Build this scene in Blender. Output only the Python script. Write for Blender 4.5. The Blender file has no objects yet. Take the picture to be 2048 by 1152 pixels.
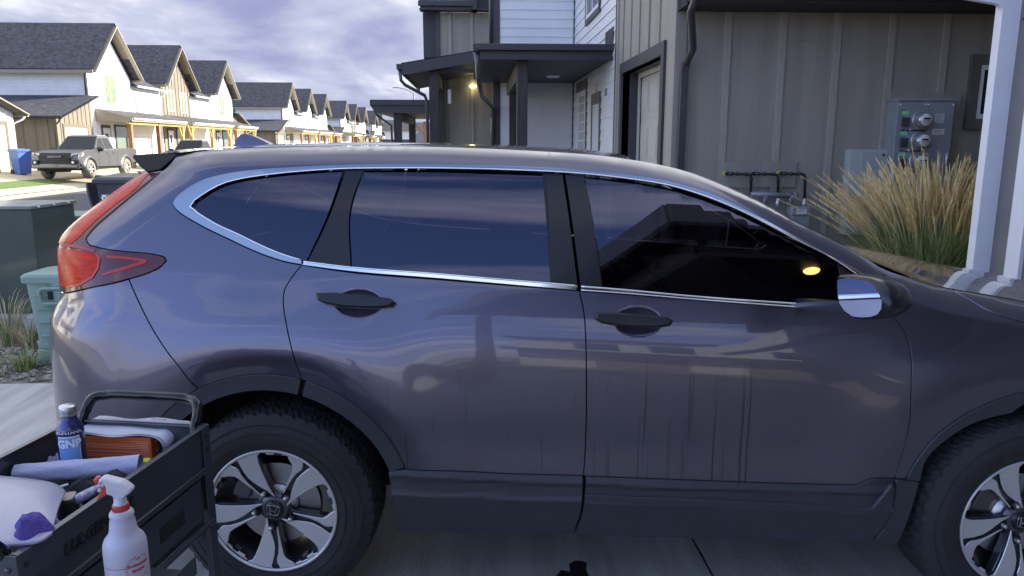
import bpy, bmesh, math, random
import numpy as np
from math import sin, cos, tan, atan2, atan, sqrt, pi, radians as R
from mathutils import Vector, Matrix
from mathutils.geometry import delaunay_2d_cdt
random.seed(7)
scene = bpy.context.scene
C = scene.collection

# ---------------------------------------------------------------- camera
CAMZ = 1.66; PITCH = R(10.9); YAW = R(2.77); F = 1500.0
cam = bpy.data.cameras.new('camera'); camo = bpy.data.objects.new('camera', cam); C.objects.link(camo)
camo.location = (0, 0, CAMZ); camo.rotation_euler = (R(90) - PITCH, 0, -YAW)
cam.sensor_width = 36; cam.lens = F / 2048 * 36; cam.clip_start = 0.05; cam.clip_end = 3000
scene.camera = camo
# ---------------------------------------------------------------- sun, sky, exposure
SUN_EL = R(21.5); SUN_AZ = R(20)          # azimuth measured from +X towards +Y
sd = Vector((cos(SUN_EL) * cos(SUN_AZ), cos(SUN_EL) * sin(SUN_AZ), sin(SUN_EL)))
sl = bpy.data.lights.new('sun', 'SUN'); sl.energy = 3.2; sl.angle = R(0.6); sl.color = (1.0, 0.95, 0.84)
so = bpy.data.objects.new('sun', sl); C.objects.link(so); so.rotation_euler = sd.to_track_quat('Z', 'Y').to_euler()
so.location = (0, 0, 60)
world = bpy.data.worlds.new('World'); scene.world = world; world.use_nodes = True
def build_world():
    nt = world.node_tree; N = nt.nodes; L = nt.links; N.clear()
    out = N.new('ShaderNodeOutputWorld'); bg = N.new('ShaderNodeBackground'); L.new(bg.outputs[0], out.inputs[0])
    sky = N.new('ShaderNodeTexSky'); sky.sky_type = 'NISHITA'; sky.sun_disc = False
    sky.sun_elevation = SUN_EL; sky.sun_rotation = R(90) - SUN_AZ; sky.altitude = 1500; sky.dust_density = 0.6; sky.ozone_density = 2.0
    tint = N.new('ShaderNodeMix'); tint.data_type = 'RGBA'; tint.blend_type = 'MULTIPLY'; tint.inputs[0].default_value = 1
    L.new(sky.outputs[0], tint.inputs[6]); tint.inputs[7].default_value = (1.06, 0.98, 1.0, 1)
    tc = N.new('ShaderNodeTexCoord'); sep = N.new('ShaderNodeSeparateXYZ'); L.new(tc.outputs['Generated'], sep.inputs[0])
    mz = N.new('ShaderNodeMath'); mz.operation = 'MAXIMUM'; L.new(sep.outputs[2], mz.inputs[0]); mz.inputs[1].default_value = 0.0
    ad = N.new('ShaderNodeMath'); ad.operation = 'ADD'; L.new(mz.outputs[0], ad.inputs[0]); ad.inputs[1].default_value = 0.16
    dx = N.new('ShaderNodeMath'); dx.operation = 'DIVIDE'; L.new(sep.outputs[0], dx.inputs[0]); L.new(ad.outputs[0], dx.inputs[1])
    dy = N.new('ShaderNodeMath'); dy.operation = 'DIVIDE'; L.new(sep.outputs[1], dy.inputs[0]); L.new(ad.outputs[0], dy.inputs[1])
    cb = N.new('ShaderNodeCombineXYZ'); L.new(dx.outputs[0], cb.inputs[0]); L.new(dy.outputs[0], cb.inputs[1])
    def noise(sc, det, scale_xy, off, dist=0.4):
        mp = N.new('ShaderNodeMapping'); L.new(cb.outputs[0], mp.inputs[0]); mp.inputs[3].default_value = (scale_xy[0], scale_xy[1], 1); mp.inputs[1].default_value = off
        n = N.new('ShaderNodeTexNoise'); L.new(mp.outputs[0], n.inputs[0]); n.inputs['Scale'].default_value = sc
        n.inputs['Detail'].default_value = det; n.inputs['Roughness'].default_value = 0.55; n.inputs['Distortion'].default_value = dist
        return n.outputs[0]
    def ramp(src, stops):
        r = N.new('ShaderNodeValToRGB'); L.new(src, r.inputs[0]); e = r.color_ramp.elements
        while len(e) < len(stops): e.new(0.5)
        for k, (p, c) in enumerate(stops): e[k].position = p; e[k].color = (c, c, c, 1) if isinstance(c, (int, float)) else (*c, 1)
        return r.outputs[0]
    # big cloud banks ahead (+Y): colour from dark slate violet to pale
    n1 = noise(0.9, 8, (1.0, 0.8), (3.1, 1.7, 0))
    n2 = noise(2.3, 9, (1.0, 0.55), (0.4, 5.2, 0))
    # brightness grows with elevation and to the right
    el = N.new('ShaderNodeMapRange'); L.new(sep.outputs[2], el.inputs[0]); el.inputs[1].default_value = 0.02; el.inputs[2].default_value = 0.26; el.inputs[3].default_value = -0.12; el.inputs[4].default_value = 0.16
    rx = N.new('ShaderNodeMapRange'); L.new(sep.outputs[0], rx.inputs[0]); rx.inputs[1].default_value = -0.6; rx.inputs[2].default_value = 0.05; rx.inputs[3].default_value = -0.05; rx.inputs[4].default_value = 0.10
    s1 = N.new('ShaderNodeMath'); s1.operation = 'ADD'; L.new(n1, s1.inputs[0]); L.new(el.outputs[0], s1.inputs[1])
    s2 = N.new('ShaderNodeMath'); s2.operation = 'ADD'; L.new(s1.outputs[0], s2.inputs[0]); L.new(rx.outputs[0], s2.inputs[1])
    m2 = N.new('ShaderNodeMath'); m2.operation = 'MULTIPLY_ADD'; L.new(n2, m2.inputs[0]); m2.inputs[1].default_value = 0.5; L.new(s2.outputs[0], m2.inputs[2])
    cc = ramp(m2.outputs[0], [(0.48, (0.160, 0.180, 0.315)), (0.64, (0.205, 0.220, 0.350)), (0.80, (0.33, 0.345, 0.44)), (0.92, (0.55, 0.565, 0.63)), (1.0, (0.98, 0.98, 0.98))])
    cm = N.new('ShaderNodeMix'); cm.data_type = 'RGBA'; cm.blend_type = 'MULTIPLY'; cm.inputs[0].default_value = 1
    L.new(cc, cm.inputs[6]); cm.inputs[7].default_value = (CL, CL, CL, 1)
    # coverage: overcast ahead, thin cirrus behind
    cov = N.new('ShaderNodeMapRange'); L.new(sep.outputs[1], cov.inputs[0]); cov.inputs[1].default_value = -0.15; cov.inputs[2].default_value = 0.35
    n3 = noise(1.7, 10, (0.45, 1.5), (7, 2, 0), 0.9)
    ci = ramp(n3, [(0.52, 0.0), (0.66, 0.8)])
    mx = N.new('ShaderNodeMath'); mx.operation = 'MAXIMUM'; L.new(cov.outputs[0], mx.inputs[0]); L.new(ci, mx.inputs[1])
    # blue cirrus colour brighter behind
    cirr = N.new('ShaderNodeMix'); cirr.data_type = 'RGBA'; L.new(cov.outputs[0], cirr.inputs[0]); cirr.inputs[6].default_value = (CL*1.25, CL*1.25, CL*1.3, 1); L.new(cm.outputs[2], cirr.inputs[7])
    sk = N.new('ShaderNodeMix'); sk.data_type = 'RGBA'; sk.blend_type = 'MULTIPLY'; sk.inputs[0].default_value = 1
    L.new(tint.outputs[2], sk.inputs[6]); L.new(ramp(mz.outputs[0], [(0.0, (.32, .31, .42)), (.12, (.42, .41, .52)), (.30, (.66, .64, .78)), (.55, (.86, .85, .88)), (1.0, (.86, .85, .88))]), sk.inputs[7])
    fin = N.new('ShaderNodeMix'); fin.data_type = 'RGBA'; L.new(mx.outputs[0], fin.inputs[0]); L.new(sk.outputs[2], fin.inputs[6]); L.new(cirr.outputs[2], fin.inputs[7])
    L.new(fin.outputs[2], bg.inputs[0]); bg.inputs[1].default_value = 0.15
CL = 2.75
build_world()
scene.view_settings.view_transform = 'Standard'; scene.view_settings.look = 'None'
scene.view_settings.exposure = 2.22; scene.view_settings.gamma = 1.0

# ---------------------------------------------------------------- helpers
def ray(px, py):
    xn = (px - 1024) / F; yn = (576 - py) / F
    Rt = Vector((cos(YAW), -sin(YAW), 0)); Fh = Vector((sin(YAW), cos(YAW), 0)); U = Vector((0, 0, 1))
    return (Fh * cos(PITCH) - U * sin(PITCH)) + Rt * xn + (Fh * sin(PITCH) + U * cos(PITCH)) * yn
O3 = Vector((0, 0, CAMZ))
def onX(px, py, x): d = ray(px, py); return O3 + d * (x / d.x)
def onY(px, py, y): d = ray(px, py); return O3 + d * (y / d.y)
def onZ(px, py, z): d = ray(px, py); return O3 + d * ((z - CAMZ) / d.z)
def proj(p):
    q = Vector(p) - O3
    Rt = Vector((cos(YAW), -sin(YAW), 0)); Fh = Vector((sin(YAW), cos(YAW), 0)); U = Vector((0, 0, 1))
    a = q.dot(Fh); h = q.z; z = a * cos(PITCH) - h * sin(PITCH); y = a * sin(PITCH) + h * cos(PITCH)
    return 1024 + F * q.dot(Rt) / z, 576 - F * y / z

_mats = {}
def mat(name, col=(.5, .5, .5), rough=.6, metal=0., coat=0., var=0., vscale=3., bump=0., bscale=40., stretch=(1, 1, 1), emit=None, spec=.5, tint2=None, cr=.05, ior=1.5):
    if name in _mats: return _mats[name]
    m = bpy.data.materials.new(name); _mats[name] = m; m.use_nodes = True
    nt = m.node_tree; N = nt.nodes; L = nt.links; b = N['Principled BSDF']
    b.inputs['Base Color'].default_value = (*col, 1); b.inputs['Roughness'].default_value = rough; b.inputs['Metallic'].default_value = metal
    b.inputs['Coat Weight'].default_value = coat; b.inputs['Coat Roughness'].default_value = cr; b.inputs['Specular IOR Level'].default_value = spec
    b.inputs['IOR'].default_value = ior
    tc = N.new('ShaderNodeTexCoord'); mp = N.new('ShaderNodeMapping'); L.new(tc.outputs['Object'], mp.inputs[0]); mp.inputs[3].default_value = stretch
    if var or tint2:
        n = N.new('ShaderNodeTexNoise'); L.new(mp.outputs[0], n.inputs[0]); n.inputs['Scale'].default_value = vscale; n.inputs['Detail'].default_value = 8; n.inputs['Roughness'].default_value = .6
        r = N.new('ShaderNodeMapRange'); L.new(n.outputs[0], r.inputs[0]); r.inputs[1].default_value = .3; r.inputs[2].default_value = .7
        mx = N.new('ShaderNodeMix'); mx.data_type = 'RGBA'; L.new(r.outputs[0], mx.inputs[0])
        c2 = tint2 if tint2 else tuple(min(1, c * (1 + var)) for c in col)
        mx.inputs[6].default_value = (*[c * (1 - var) for c in col], 1); mx.inputs[7].default_value = (*c2, 1)
        L.new(mx.outputs[2], b.inputs['Base Color'])
    if bump:
        n2 = N.new('ShaderNodeTexNoise'); L.new(mp.outputs[0], n2.inputs[0]); n2.inputs['Scale'].default_value = bscale; n2.inputs['Detail'].default_value = 5
        bp = N.new('ShaderNodeBump'); L.new(n2.outputs[0], bp.inputs['Height']); bp.inputs['Strength'].default_value = min(1, bump); bp.inputs['Distance'].default_value = .01
        L.new(bp.outputs[0], b.inputs['Normal'])
    if emit:
        b.inputs['Emission Color'].default_value = (*emit[0], 1); b.inputs['Emission Strength'].default_value = emit[1]
    return m

class MB:
    """collects shapes; build() links them as one mesh object"""
    def __init__(s): s.v = []; s.f = []; s.m = []; s.sm = []; s.T = None
    def add(s, vs, fs, mi=0, smooth=False):
        o = len(s.v)
        for p in vs:
            p = Vector(p); s.v.append(s.T @ p if s.T is not None else p)
        for f in fs: s.f.append([i + o for i in f]); s.m.append(mi); s.sm.append(smooth)
        return s
    def box(s, a, b, mi=0):
        x0, y0, z0 = [min(p, q) for p, q in zip(a, b)]; x1, y1, z1 = [max(p, q) for p, q in zip(a, b)]
        return s.add([(x0,y0,z0),(x1,y0,z0),(x1,y1,z0),(x0,y1,z0),(x0,y0,z1),(x1,y0,z1),(x1,y1,z1),(x0,y1,z1)],
                     [(0,3,2,1),(4,5,6,7),(0,1,5,4),(1,2,6,5),(2,3,7,6),(3,0,4,7)], mi)
    def bar(s, p, q, w, d, mi=0, up=(0, 0, 1)):
        p = Vector(p); q = Vector(q); t = (q - p).normalized(); up = Vector(up)
        if abs(t.dot(up)) > .98: up = Vector((0, 1, 0))
        a = t.cross(up).normalized() * (w / 2); b = a.cross(t).normalized() * (d / 2)
        vs = [p-a-b, p+a-b, p+a+b, p-a+b, q-a-b, q+a-b, q+a+b, q-a+b]
        return s.add(vs, [(0,3,2,1),(4,5,6,7),(0,1,5,4),(1,2,6,5),(2,3,7,6),(3,0,4,7)], mi)
    def prism(s, pts, off, mi=0, smooth=False):
        """planar polygon pts extruded by vector off"""
        n = len(pts); off = Vector(off); P = [Vector(p) for p in pts]
        vs = P + [p + off for p in P]
        fs = [tuple(range(n))[::-1], tuple(range(n, 2 * n))] + [(i, (i+1) % n, (i+1) % n + n, i + n) for i in range(n)]
        return s.add(vs, fs, mi, smooth)
    def tube(s, path, r, seg=8, mi=0, cap=True, closed=False):
        P = [Vector(p) for p in path]; n = len(P); rs = r if isinstance(r, (list, tuple)) else [r] * n
        T = []
        for i in range(n):
            a = P[(i-1) % n] if (i > 0 or closed) else P[0]; b = P[(i+1) % n] if (i < n-1 or closed) else P[-1]
            T.append((b - a).normalized())
        u = T[0].orthogonal().normalized(); vs = []
        for i in range(n):
            u = (u - T[i] * u.dot(T[i])).normalized(); w = T[i].cross(u)
            for k in range(seg):
                a = 2 * pi * k / seg; vs.append(P[i] + (u * cos(a) + w * sin(a)) * rs[i])
        fs = []
        for i in range(n if closed else n - 1):
            j = (i + 1) % n
            for k in range(seg): k2 = (k + 1) % seg; fs.append((i*seg+k, i*seg+k2, j*seg+k2, j*seg+k))
        o = len(s.v); s.add(vs, fs, mi, True)
        if cap and not closed:
            s.f.append([o + k for k in range(seg)][::-1]); s.m.append(mi); s.sm.append(False)
            s.f.append([o + (n-1)*seg + k for k in range(seg)]); s.m.append(mi); s.sm.append(False)
        return s
    def lathe(s, prof, c=(0,0,0), axis='Z', seg=32, mi=0, smooth=True, full=True):
        """prof list of (r, h) about axis"""
        c = Vector(c); vs = []
        for (r, h) in prof:
            for k in range(seg):
                a = 2 * pi * k / seg; x, y = r * cos(a), r * sin(a)
                p = (x, y, h) if axis == 'Z' else ((x, h, y) if axis == 'Y' else (h, x, y)); vs.append(c + Vector(p))
        fs = []
        for i in range(len(prof) - 1):
            for k in range(seg): k2 = (k+1) % seg; fs.append((i*seg+k, i*seg+k2, (i+1)*seg+k2, (i+1)*seg+k))
        return s.add(vs, fs, mi, smooth)
    def build(s, name, mats, parent=None, fix=True, normals=None, bevel=0):
        me = bpy.data.meshes.new(name); me.from_pydata([tuple(p) for p in s.v], [], s.f)
        if not isinstance(mats, (list, tuple)): mats = [mats]
        for m in mats: me.materials.append(m)
        me.polygons.foreach_set('material_index', s.m); me.polygons.foreach_set('use_smooth', s.sm)
        if fix:
            bm = bmesh.new(); bm.from_mesh(me); bmesh.ops.recalc_face_normals(bm, faces=bm.faces)
            if bevel:
                bmesh.ops.bevel(bm, geom=[e for e in bm.edges if len(e.link_faces) == 2 and e.calc_face_angle(0) > .7], offset=bevel, segments=2, profile=.5, affect='EDGES')
            bm.to_mesh(me); bm.free()
        me.update()
        if normals is not None:
            me.normals_split_custom_set_from_vertices(normals)
        o = bpy.data.objects.new(name, me); C.objects.link(o)
        if parent: o.parent = parent
        return o
def tag(o, label=None, cat=None, group=None, kind=None):
    if label: o['label'] = label
    if cat: o['category'] = cat
    if group: o['group'] = group
    if kind: o['kind'] = kind
    return o
def empty(name, loc, label=None, cat=None, group=None, rz=0.):
    o = bpy.data.objects.new(name, None); C.objects.link(o); o.location = loc; o.rotation_euler = (0, 0, rz); o.empty_display_size = .2
    return tag(o, label, cat, group)
def copy_tree(o, parent=None):
    c = o.copy(); C.objects.link(c); c.parent = parent
    for ch in [x for x in bpy.data.objects if x.parent == o]: copy_tree(ch, c)
    return c
def text_mesh(body, size, extr=.0008, bold=.035):
    cu = bpy.data.curves.new('t', 'FONT'); cu.body = body; cu.size = size; cu.extrude = extr; cu.align_x = 'CENTER'; cu.align_y = 'CENTER'; cu.resolution_u = 2; cu.offset = bold * size
    o = bpy.data.objects.new('t', cu); C.objects.link(o); dg = bpy.context.evaluated_depsgraph_get(); dg.update()
    me = bpy.data.meshes.new_from_object(o.evaluated_get(dg)); vs = [v.co.copy() for v in me.vertices]; fs = [tuple(p.vertices) for p in me.polygons]
    bpy.data.objects.remove(o); bpy.data.curves.remove(cu); bpy.data.meshes.remove(me)
    return vs, fs
def text(name, body, size, origin, xdir, ydir, m, parent, warp=None, extr=.0008):
    vs, fs = text_mesh(body, size, extr); X = Vector(xdir or (1,0,0)).normalized(); Y = Vector(ydir or (0,0,1)).normalized(); Z = X.cross(Y)
    P = [Vector(origin or (0,0,0)) + X * v.x + Y * v.y + Z * v.z for v in vs]
    if warp: P = [warp(v) for v in vs]
    b = MB(); b.add(P, fs); return b.build(name, m, parent, fix=False)
# ================================================================ SUV
PAINT = mat('suv_paint', (.075, .074, .098), .30, .80, 1.0, cr=.02)
def paint_nodes():
    nt = PAINT.node_tree; N = nt.nodes; L = nt.links; b = N['Principled BSDF']
    tc = N.new('ShaderNodeTexCoord')
    mp = N.new('ShaderNodeMapping'); L.new(tc.outputs['Object'], mp.inputs[0]); mp.inputs[3].default_value = (38, 6, 1.6)
    n = N.new('ShaderNodeTexNoise'); L.new(mp.outputs[0], n.inputs[0]); n.inputs['Scale'].default_value = 1; n.inputs['Detail'].default_value = 3
    r = N.new('ShaderNodeMapRange'); L.new(n.outputs[0], r.inputs[0]); r.inputs[1].default_value = .60; r.inputs[2].default_value = .67
    n2 = N.new('ShaderNodeTexNoise'); L.new(tc.outputs['Object'], n2.inputs[0]); n2.inputs['Scale'].default_value = 2.2; n2.inputs['Detail'].default_value = 6
    r2 = N.new('ShaderNodeMapRange'); L.new(n2.outputs[0], r2.inputs[0]); r2.inputs[1].default_value = .35; r2.inputs[2].default_value = .75; r2.inputs[3].default_value = .010; r2.inputs[4].default_value = .045
    sep = N.new('ShaderNodeSeparateXYZ'); L.new(tc.outputs['Object'], sep.inputs[0])
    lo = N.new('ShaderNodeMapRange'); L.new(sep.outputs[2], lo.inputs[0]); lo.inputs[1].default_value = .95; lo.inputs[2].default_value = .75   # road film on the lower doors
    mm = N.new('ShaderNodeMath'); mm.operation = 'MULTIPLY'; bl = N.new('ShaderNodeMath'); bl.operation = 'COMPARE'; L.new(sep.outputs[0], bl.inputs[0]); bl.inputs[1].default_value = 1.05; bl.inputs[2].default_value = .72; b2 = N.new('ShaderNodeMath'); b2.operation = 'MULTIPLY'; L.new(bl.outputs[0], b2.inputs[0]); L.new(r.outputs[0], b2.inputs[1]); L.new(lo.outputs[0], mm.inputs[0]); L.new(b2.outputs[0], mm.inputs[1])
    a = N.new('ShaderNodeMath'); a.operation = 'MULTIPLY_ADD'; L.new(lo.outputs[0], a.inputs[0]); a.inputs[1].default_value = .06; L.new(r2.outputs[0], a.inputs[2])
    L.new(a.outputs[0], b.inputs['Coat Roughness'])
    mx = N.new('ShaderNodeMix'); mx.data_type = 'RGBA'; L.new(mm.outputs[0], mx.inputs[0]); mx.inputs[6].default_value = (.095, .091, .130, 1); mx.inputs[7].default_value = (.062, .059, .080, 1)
    # dried water runs on the front door
    mp3 = N.new('ShaderNodeMapping'); L.new(tc.outputs['Object'], mp3.inputs[0]); mp3.inputs[3].default_value = (85, 4, .55)
    n3 = N.new('ShaderNodeTexNoise'); L.new(mp3.outputs[0], n3.inputs[0]); n3.inputs['Scale'].default_value = 1; n3.inputs['Detail'].default_value = 1
    q3 = N.new('ShaderNodeMapRange'); L.new(n3.outputs[0], q3.inputs[0]); q3.inputs[1].default_value = .59; q3.inputs[2].default_value = .64
    c3 = N.new('ShaderNodeMath'); c3.operation = 'COMPARE'; L.new(sep.outputs[0], c3.inputs[0]); c3.inputs[1].default_value = 1.50; c3.inputs[2].default_value = .20
    d3 = N.new('ShaderNodeMath'); d3.operation = 'MULTIPLY'; L.new(q3.outputs[0], d3.inputs[0]); L.new(c3.outputs[0], d3.inputs[1])
    e3 = N.new('ShaderNodeMath'); e3.operation = 'MULTIPLY'; L.new(d3.outputs[0], e3.inputs[0]); L.new(lo.outputs[0], e3.inputs[1])
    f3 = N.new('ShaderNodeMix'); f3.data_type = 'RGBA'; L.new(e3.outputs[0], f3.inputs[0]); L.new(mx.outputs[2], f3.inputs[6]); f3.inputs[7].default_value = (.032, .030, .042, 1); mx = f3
    # fine metallic flake
    vo = N.new('ShaderNodeTexNoise'); L.new(tc.outputs['Object'], vo.inputs[0]); vo.inputs['Scale'].default_value = 420; vo.inputs['Detail'].default_value = 1
    r3 = N.new('ShaderNodeMapRange'); L.new(vo.outputs[0], r3.inputs[0]); r3.inputs[3].default_value = .8; r3.inputs[4].default_value = 1.2
    m2 = N.new('ShaderNodeVectorMath'); m2.operation = 'SCALE'; L.new(mx.outputs[2], m2.inputs[0]); L.new(r3.outputs[0], m2.inputs[3])
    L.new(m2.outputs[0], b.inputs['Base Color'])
paint_nodes()
CHROME = mat('chrome_trim', (.40, .40, .42), .16, 1.0)  # darkened chrome: the trim's dark reflections put into its colour
BRIGHT = mat('highlight_chrome', (.80, .80, .82), .08, 1.0)  # lighter copy of the chrome, highlights put into the colour
BLACKG = mat('gloss_black_trim', (.009, .009, .012), .28, 0, .12, spec=.35)
PLAST = mat('textured_black_plastic', (.030, .031, .040), .50, 0, 0, var=.15, vscale=6, bump=.12, bscale=400)
RUB = mat('black_rubber', (.016, .016, .018), .75)
DARK = mat('dark_void', (.006, .006, .007), .9)
REDL = mat('red_lens', (.50, .020, .001), .22, 0, .0, spec=.12, var=.35, vscale=22, stretch=(1, 1, 5))
REDD = mat('dark_red_lens', (.085, .005, .004), .10, 0, .2)
REDB = mat('bright_red_reflector', (.42, .020, .004), .25, 0, .0)
TYRE = mat('tyre_rubber', (.020, .020, .022), .82, 0, 0, var=.3, vscale=9, bump=.25, bscale=120)
ALLOY = mat('machined_alloy', (.56, .56, .58), .36, .55, 0, var=.05, vscale=8)
GUN = mat('gunmetal_paint', (.050, .050, .062), .35, .4, .5)
STEEL = mat('brushed_steel', (.45, .45, .46), .35, 1.0, 0, var=.15, vscale=20)
SEAT = mat('seat_fabric', (.035, .034, .038), .9, bump=.3, bscale=200)
GREYP = mat('grey_panel', (.20, .20, .21), .5)
def glass_mat(name, tr, ref):
    m = bpy.data.materials.new(name); m.use_nodes = True; nt = m.node_tree; N = nt.nodes; L = nt.links; N.clear()
    out = N.new('ShaderNodeOutputMaterial'); mx = N.new('ShaderNodeMixShader'); t = N.new('ShaderNodeBsdfTransparent'); t.inputs[0].default_value = tr
    g = N.new('ShaderNodeBsdfGlossy'); g.inputs[0].default_value = (.50, .51, .72, 1); g.inputs[1].default_value = .0
    fr = N.new('ShaderNodeFresnel'); fr.inputs[0].default_value = 1.5
    ma = N.new('ShaderNodeMath'); ma.operation = 'MULTIPLY_ADD'; L.new(fr.outputs[0], ma.inputs[0]); ma.inputs[1].default_value = 1.35; ma.inputs[2].default_value = ref; ma.use_clamp = True
    L.new(ma.outputs[0], mx.inputs[0]); L.new(t.outputs[0], mx.inputs[1]); L.new(g.outputs[0], mx.inputs[2]); L.new(mx.outputs[0], out.inputs[0])
    return m
TINT = glass_mat('privacy_glass', (.04, .04, .05, 1), .06)
CLEAR = glass_mat('door_glass', (.16, .16, .18, 1), .055)

CARA = R(4.8); CAR0 = Vector((-.739, 2.537, 0))
suv = empty('suv', CAR0, 'dark grey metallic suv parked side-on across the concrete driveway, right side to the viewer', 'car', rz=-CARA)
Mcar = Matrix.Translation(CAR0) @ Matrix.Rotation(-CARA, 4, 'Z')
def c2p(u, v, w): return proj(Mcar @ Vector((u, v, w)))
Minv = Mcar.inverted()
CO = Minv @ O3
def cray(px, py): return (Minv.to_3x3() @ ray(px, py))
def onV(px, py, v): d = cray(px, py); t = (v - CO.y) / d.y; p = CO + d * t; return p.x, p.z
VC = .905                                    # centreline
def interp(x, xs, ys): return float(np.interp(x, xs, ys))
def smooth_table(pts):
    xs = [p[0] for p in pts]; ys = [p[1] for p in pts]
    # monotone-ish smoothing: catmull resample
    X = []; Y = []
    n = len(pts)
    for i in range(n - 1):
        p0 = pts[max(i-1, 0)]; p1 = pts[i]; p2 = pts[i+1]; p3 = pts[min(i+2, n-1)]
        for k in range(8):
            t = k / 8
            def cr(a, b, c, d): return .5*((2*b)+(-a+c)*t+(2*a-5*b+4*c-d)*t*t+(-a+3*b-3*c+d)*t**3)
            X.append(cr(p0[0], p1[0], p2[0], p3[0])); Y.append(cr(p0[1], p1[1], p2[1], p3[1]))
    X.append(xs[-1]); Y.append(ys[-1])
    return X, Y
# roof / pillar / wing silhouette heights
sil = [onV(x, y, .36) for x, y in [(363,304),(413,298.5),(497,294.5),(580,292.5),(697,290.5),(850,292),(1000,297),(1160,306),(1235,314),(1310,326),(1400,349),(1510,397)]]
sil += [onV(x, y, .27) for x, y in [(1600,443),(1690,490)]] + [onV(1773, 538, .19), onV(1840, 562, .15), onV(1915, 583, .13), onV(2048, 606, .12)]
sil = [(-1.2, sil[0][1] - .01), (-.7, sil[0][1])] + sil
lu = sil[-1][0]
sil += [(lu + .25, sil[-1][1] - .055), (lu + .5, sil[-1][1] - .15), (lu + .7, sil[-1][1] - .26), (lu + 1.0, sil[-1][1] - .5)]
WTX, WTY = smooth_table(sil)
def WT(u): return interp(u, WTX, WTY)
def wb(u): return 1.205 - .049 * u
LOWX, LOWY = smooth_table([(0, .078), (.10, .046), (.20, .021), (.32, .007), (.45, .0), (.60, .003), (.75, .012), (.85, .024), (.95, .04), (1.2, .09)])
URX, URY = smooth_table([(.2, -1.01), (.35, -.986), (.5, -.952), (.62, -.941), (.74, -.935), (.84, -.937), (.93, -.945), (1.0, -.942), (1.05, -.925), (1.09, -.905), (1.13, -.903), (1.2, -.917), (1.27, -.926), (1.31, -.918), (1.36, -.877), (1.43, -.794), (1.5, -.704), (1.557, -.630), (1.62, -.60), (1.75, -.58)])
def UR(w): return interp(w, URX, URY)
CUPS = []
def side_v(u, w):
    d = wb(u) - w
    if d >= 0: v = interp(d, LOWX, LOWY)
    else: v = .078 - d * .40 + d * d * .10 if d > -.02 else .078 - d * .40 + d * d * .10
    # smooth the belt corner
    wt = WT(u); rr = .085
    k = (w - (wt - rr)) / rr
    if k > 0:
        k = min(k, .985); v += .115 * (1 - sqrt(1 - k * k))
    # gentle plan curvature
    v += .010 * max(0, (u - 1.6)) ** 2 * 1.5 + .012 * max(0, -.1 - u) ** 2
    # wheel-arch flares
    for cx, rp in ((0., .60), (2.634, .57)):
        r = sqrt((u - cx) ** 2 + (w - .362) ** 2)
        if w > .3:
            s = .085 if r < rp else .16
            v -= .022 * math.exp(-((r - rp) / s) ** 2) * min(1, max(0, (w - .3) / .3))
    # lower door scallop
    v += .012 * math.exp(-((w - .62) / .10) ** 2) * (1 if .5 < u < 2.0 else max(0, 1 - min(abs(u - .5), abs(u - 2.0)) / .35))
    for (cu, cw, ru, rw) in CUPS:
        q = ((u - cu) / ru) ** 2 + ((w - cw) / rw) ** 2
        if q < 1: v += .013 * (1 - q) ** .7
    return v
A_ = .42
UF = 2.95; AF = .55
def P(s, w, off=0.):
    ur = UR(w); u0 = ur + A_
    if s >= u0 and s <= UF:
        u = s; v = side_v(u, w)
    elif s > UF:
        th = (s - UF) / .6
        uf = UF; a = AF * (1 - .25 * max(0, w - .75) ** 1 * 2)
        if th < pi / 2: u = uf + a * sin(th); v = side_v(UF, w) + .42 * (1 - cos(th)) ** 1.1
        else: u = uf + a; v = side_v(UF, w) + .42 + (s - UF - .6 * pi / 2)
    else:
        th = (u0 - s) / .5
        if th < pi / 2: u = u0 - A_ * sin(th); v = side_v(u0, w) + .40 * (1 - cos(th))
        else: u = u0 - A_ - .0; v = side_v(u0, w) + .40 + (u0 - s - .5 * pi / 2)
    return Vector((u, v, w))
def Nn(s, w):
    e = .006
    a = P(s + e, w) - P(s - e, w); b = P(s, w + e) - P(s, w - e)
    n = a.cross(b); n.normalize()
    return n if True else n
def inv(px, py, guess=None):
    if guess is None:
        u, w = onV(px, py, .08); s = u
    else: s, w = guess
    for it in range(25):
        w = min(max(w, .1), 1.8)
        x, y = c2p(*P(s, w)); ex, ey = px - x, py - y
        if abs(ex) + abs(ey) < .05: break
        e = 1e-3
        x1, y1 = c2p(*P(s + e, w)); x2, y2 = c2p(*P(s, w + e))
        J = np.array([[(x1 - x) / e, (x2 - x) / e], [(y1 - y) / e, (y2 - y) / e]])
        H = J.T @ J + np.eye(2) * 300.0 * (1 + it * .2)
        dlt = np.linalg.solve(H, J.T @ np.array([ex, ey])); m = max(abs(dlt)); dlt *= min(1, .08 / max(m, 1e-9))
        s += float(dlt[0]); w += float(dlt[1])
    return s, w
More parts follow.
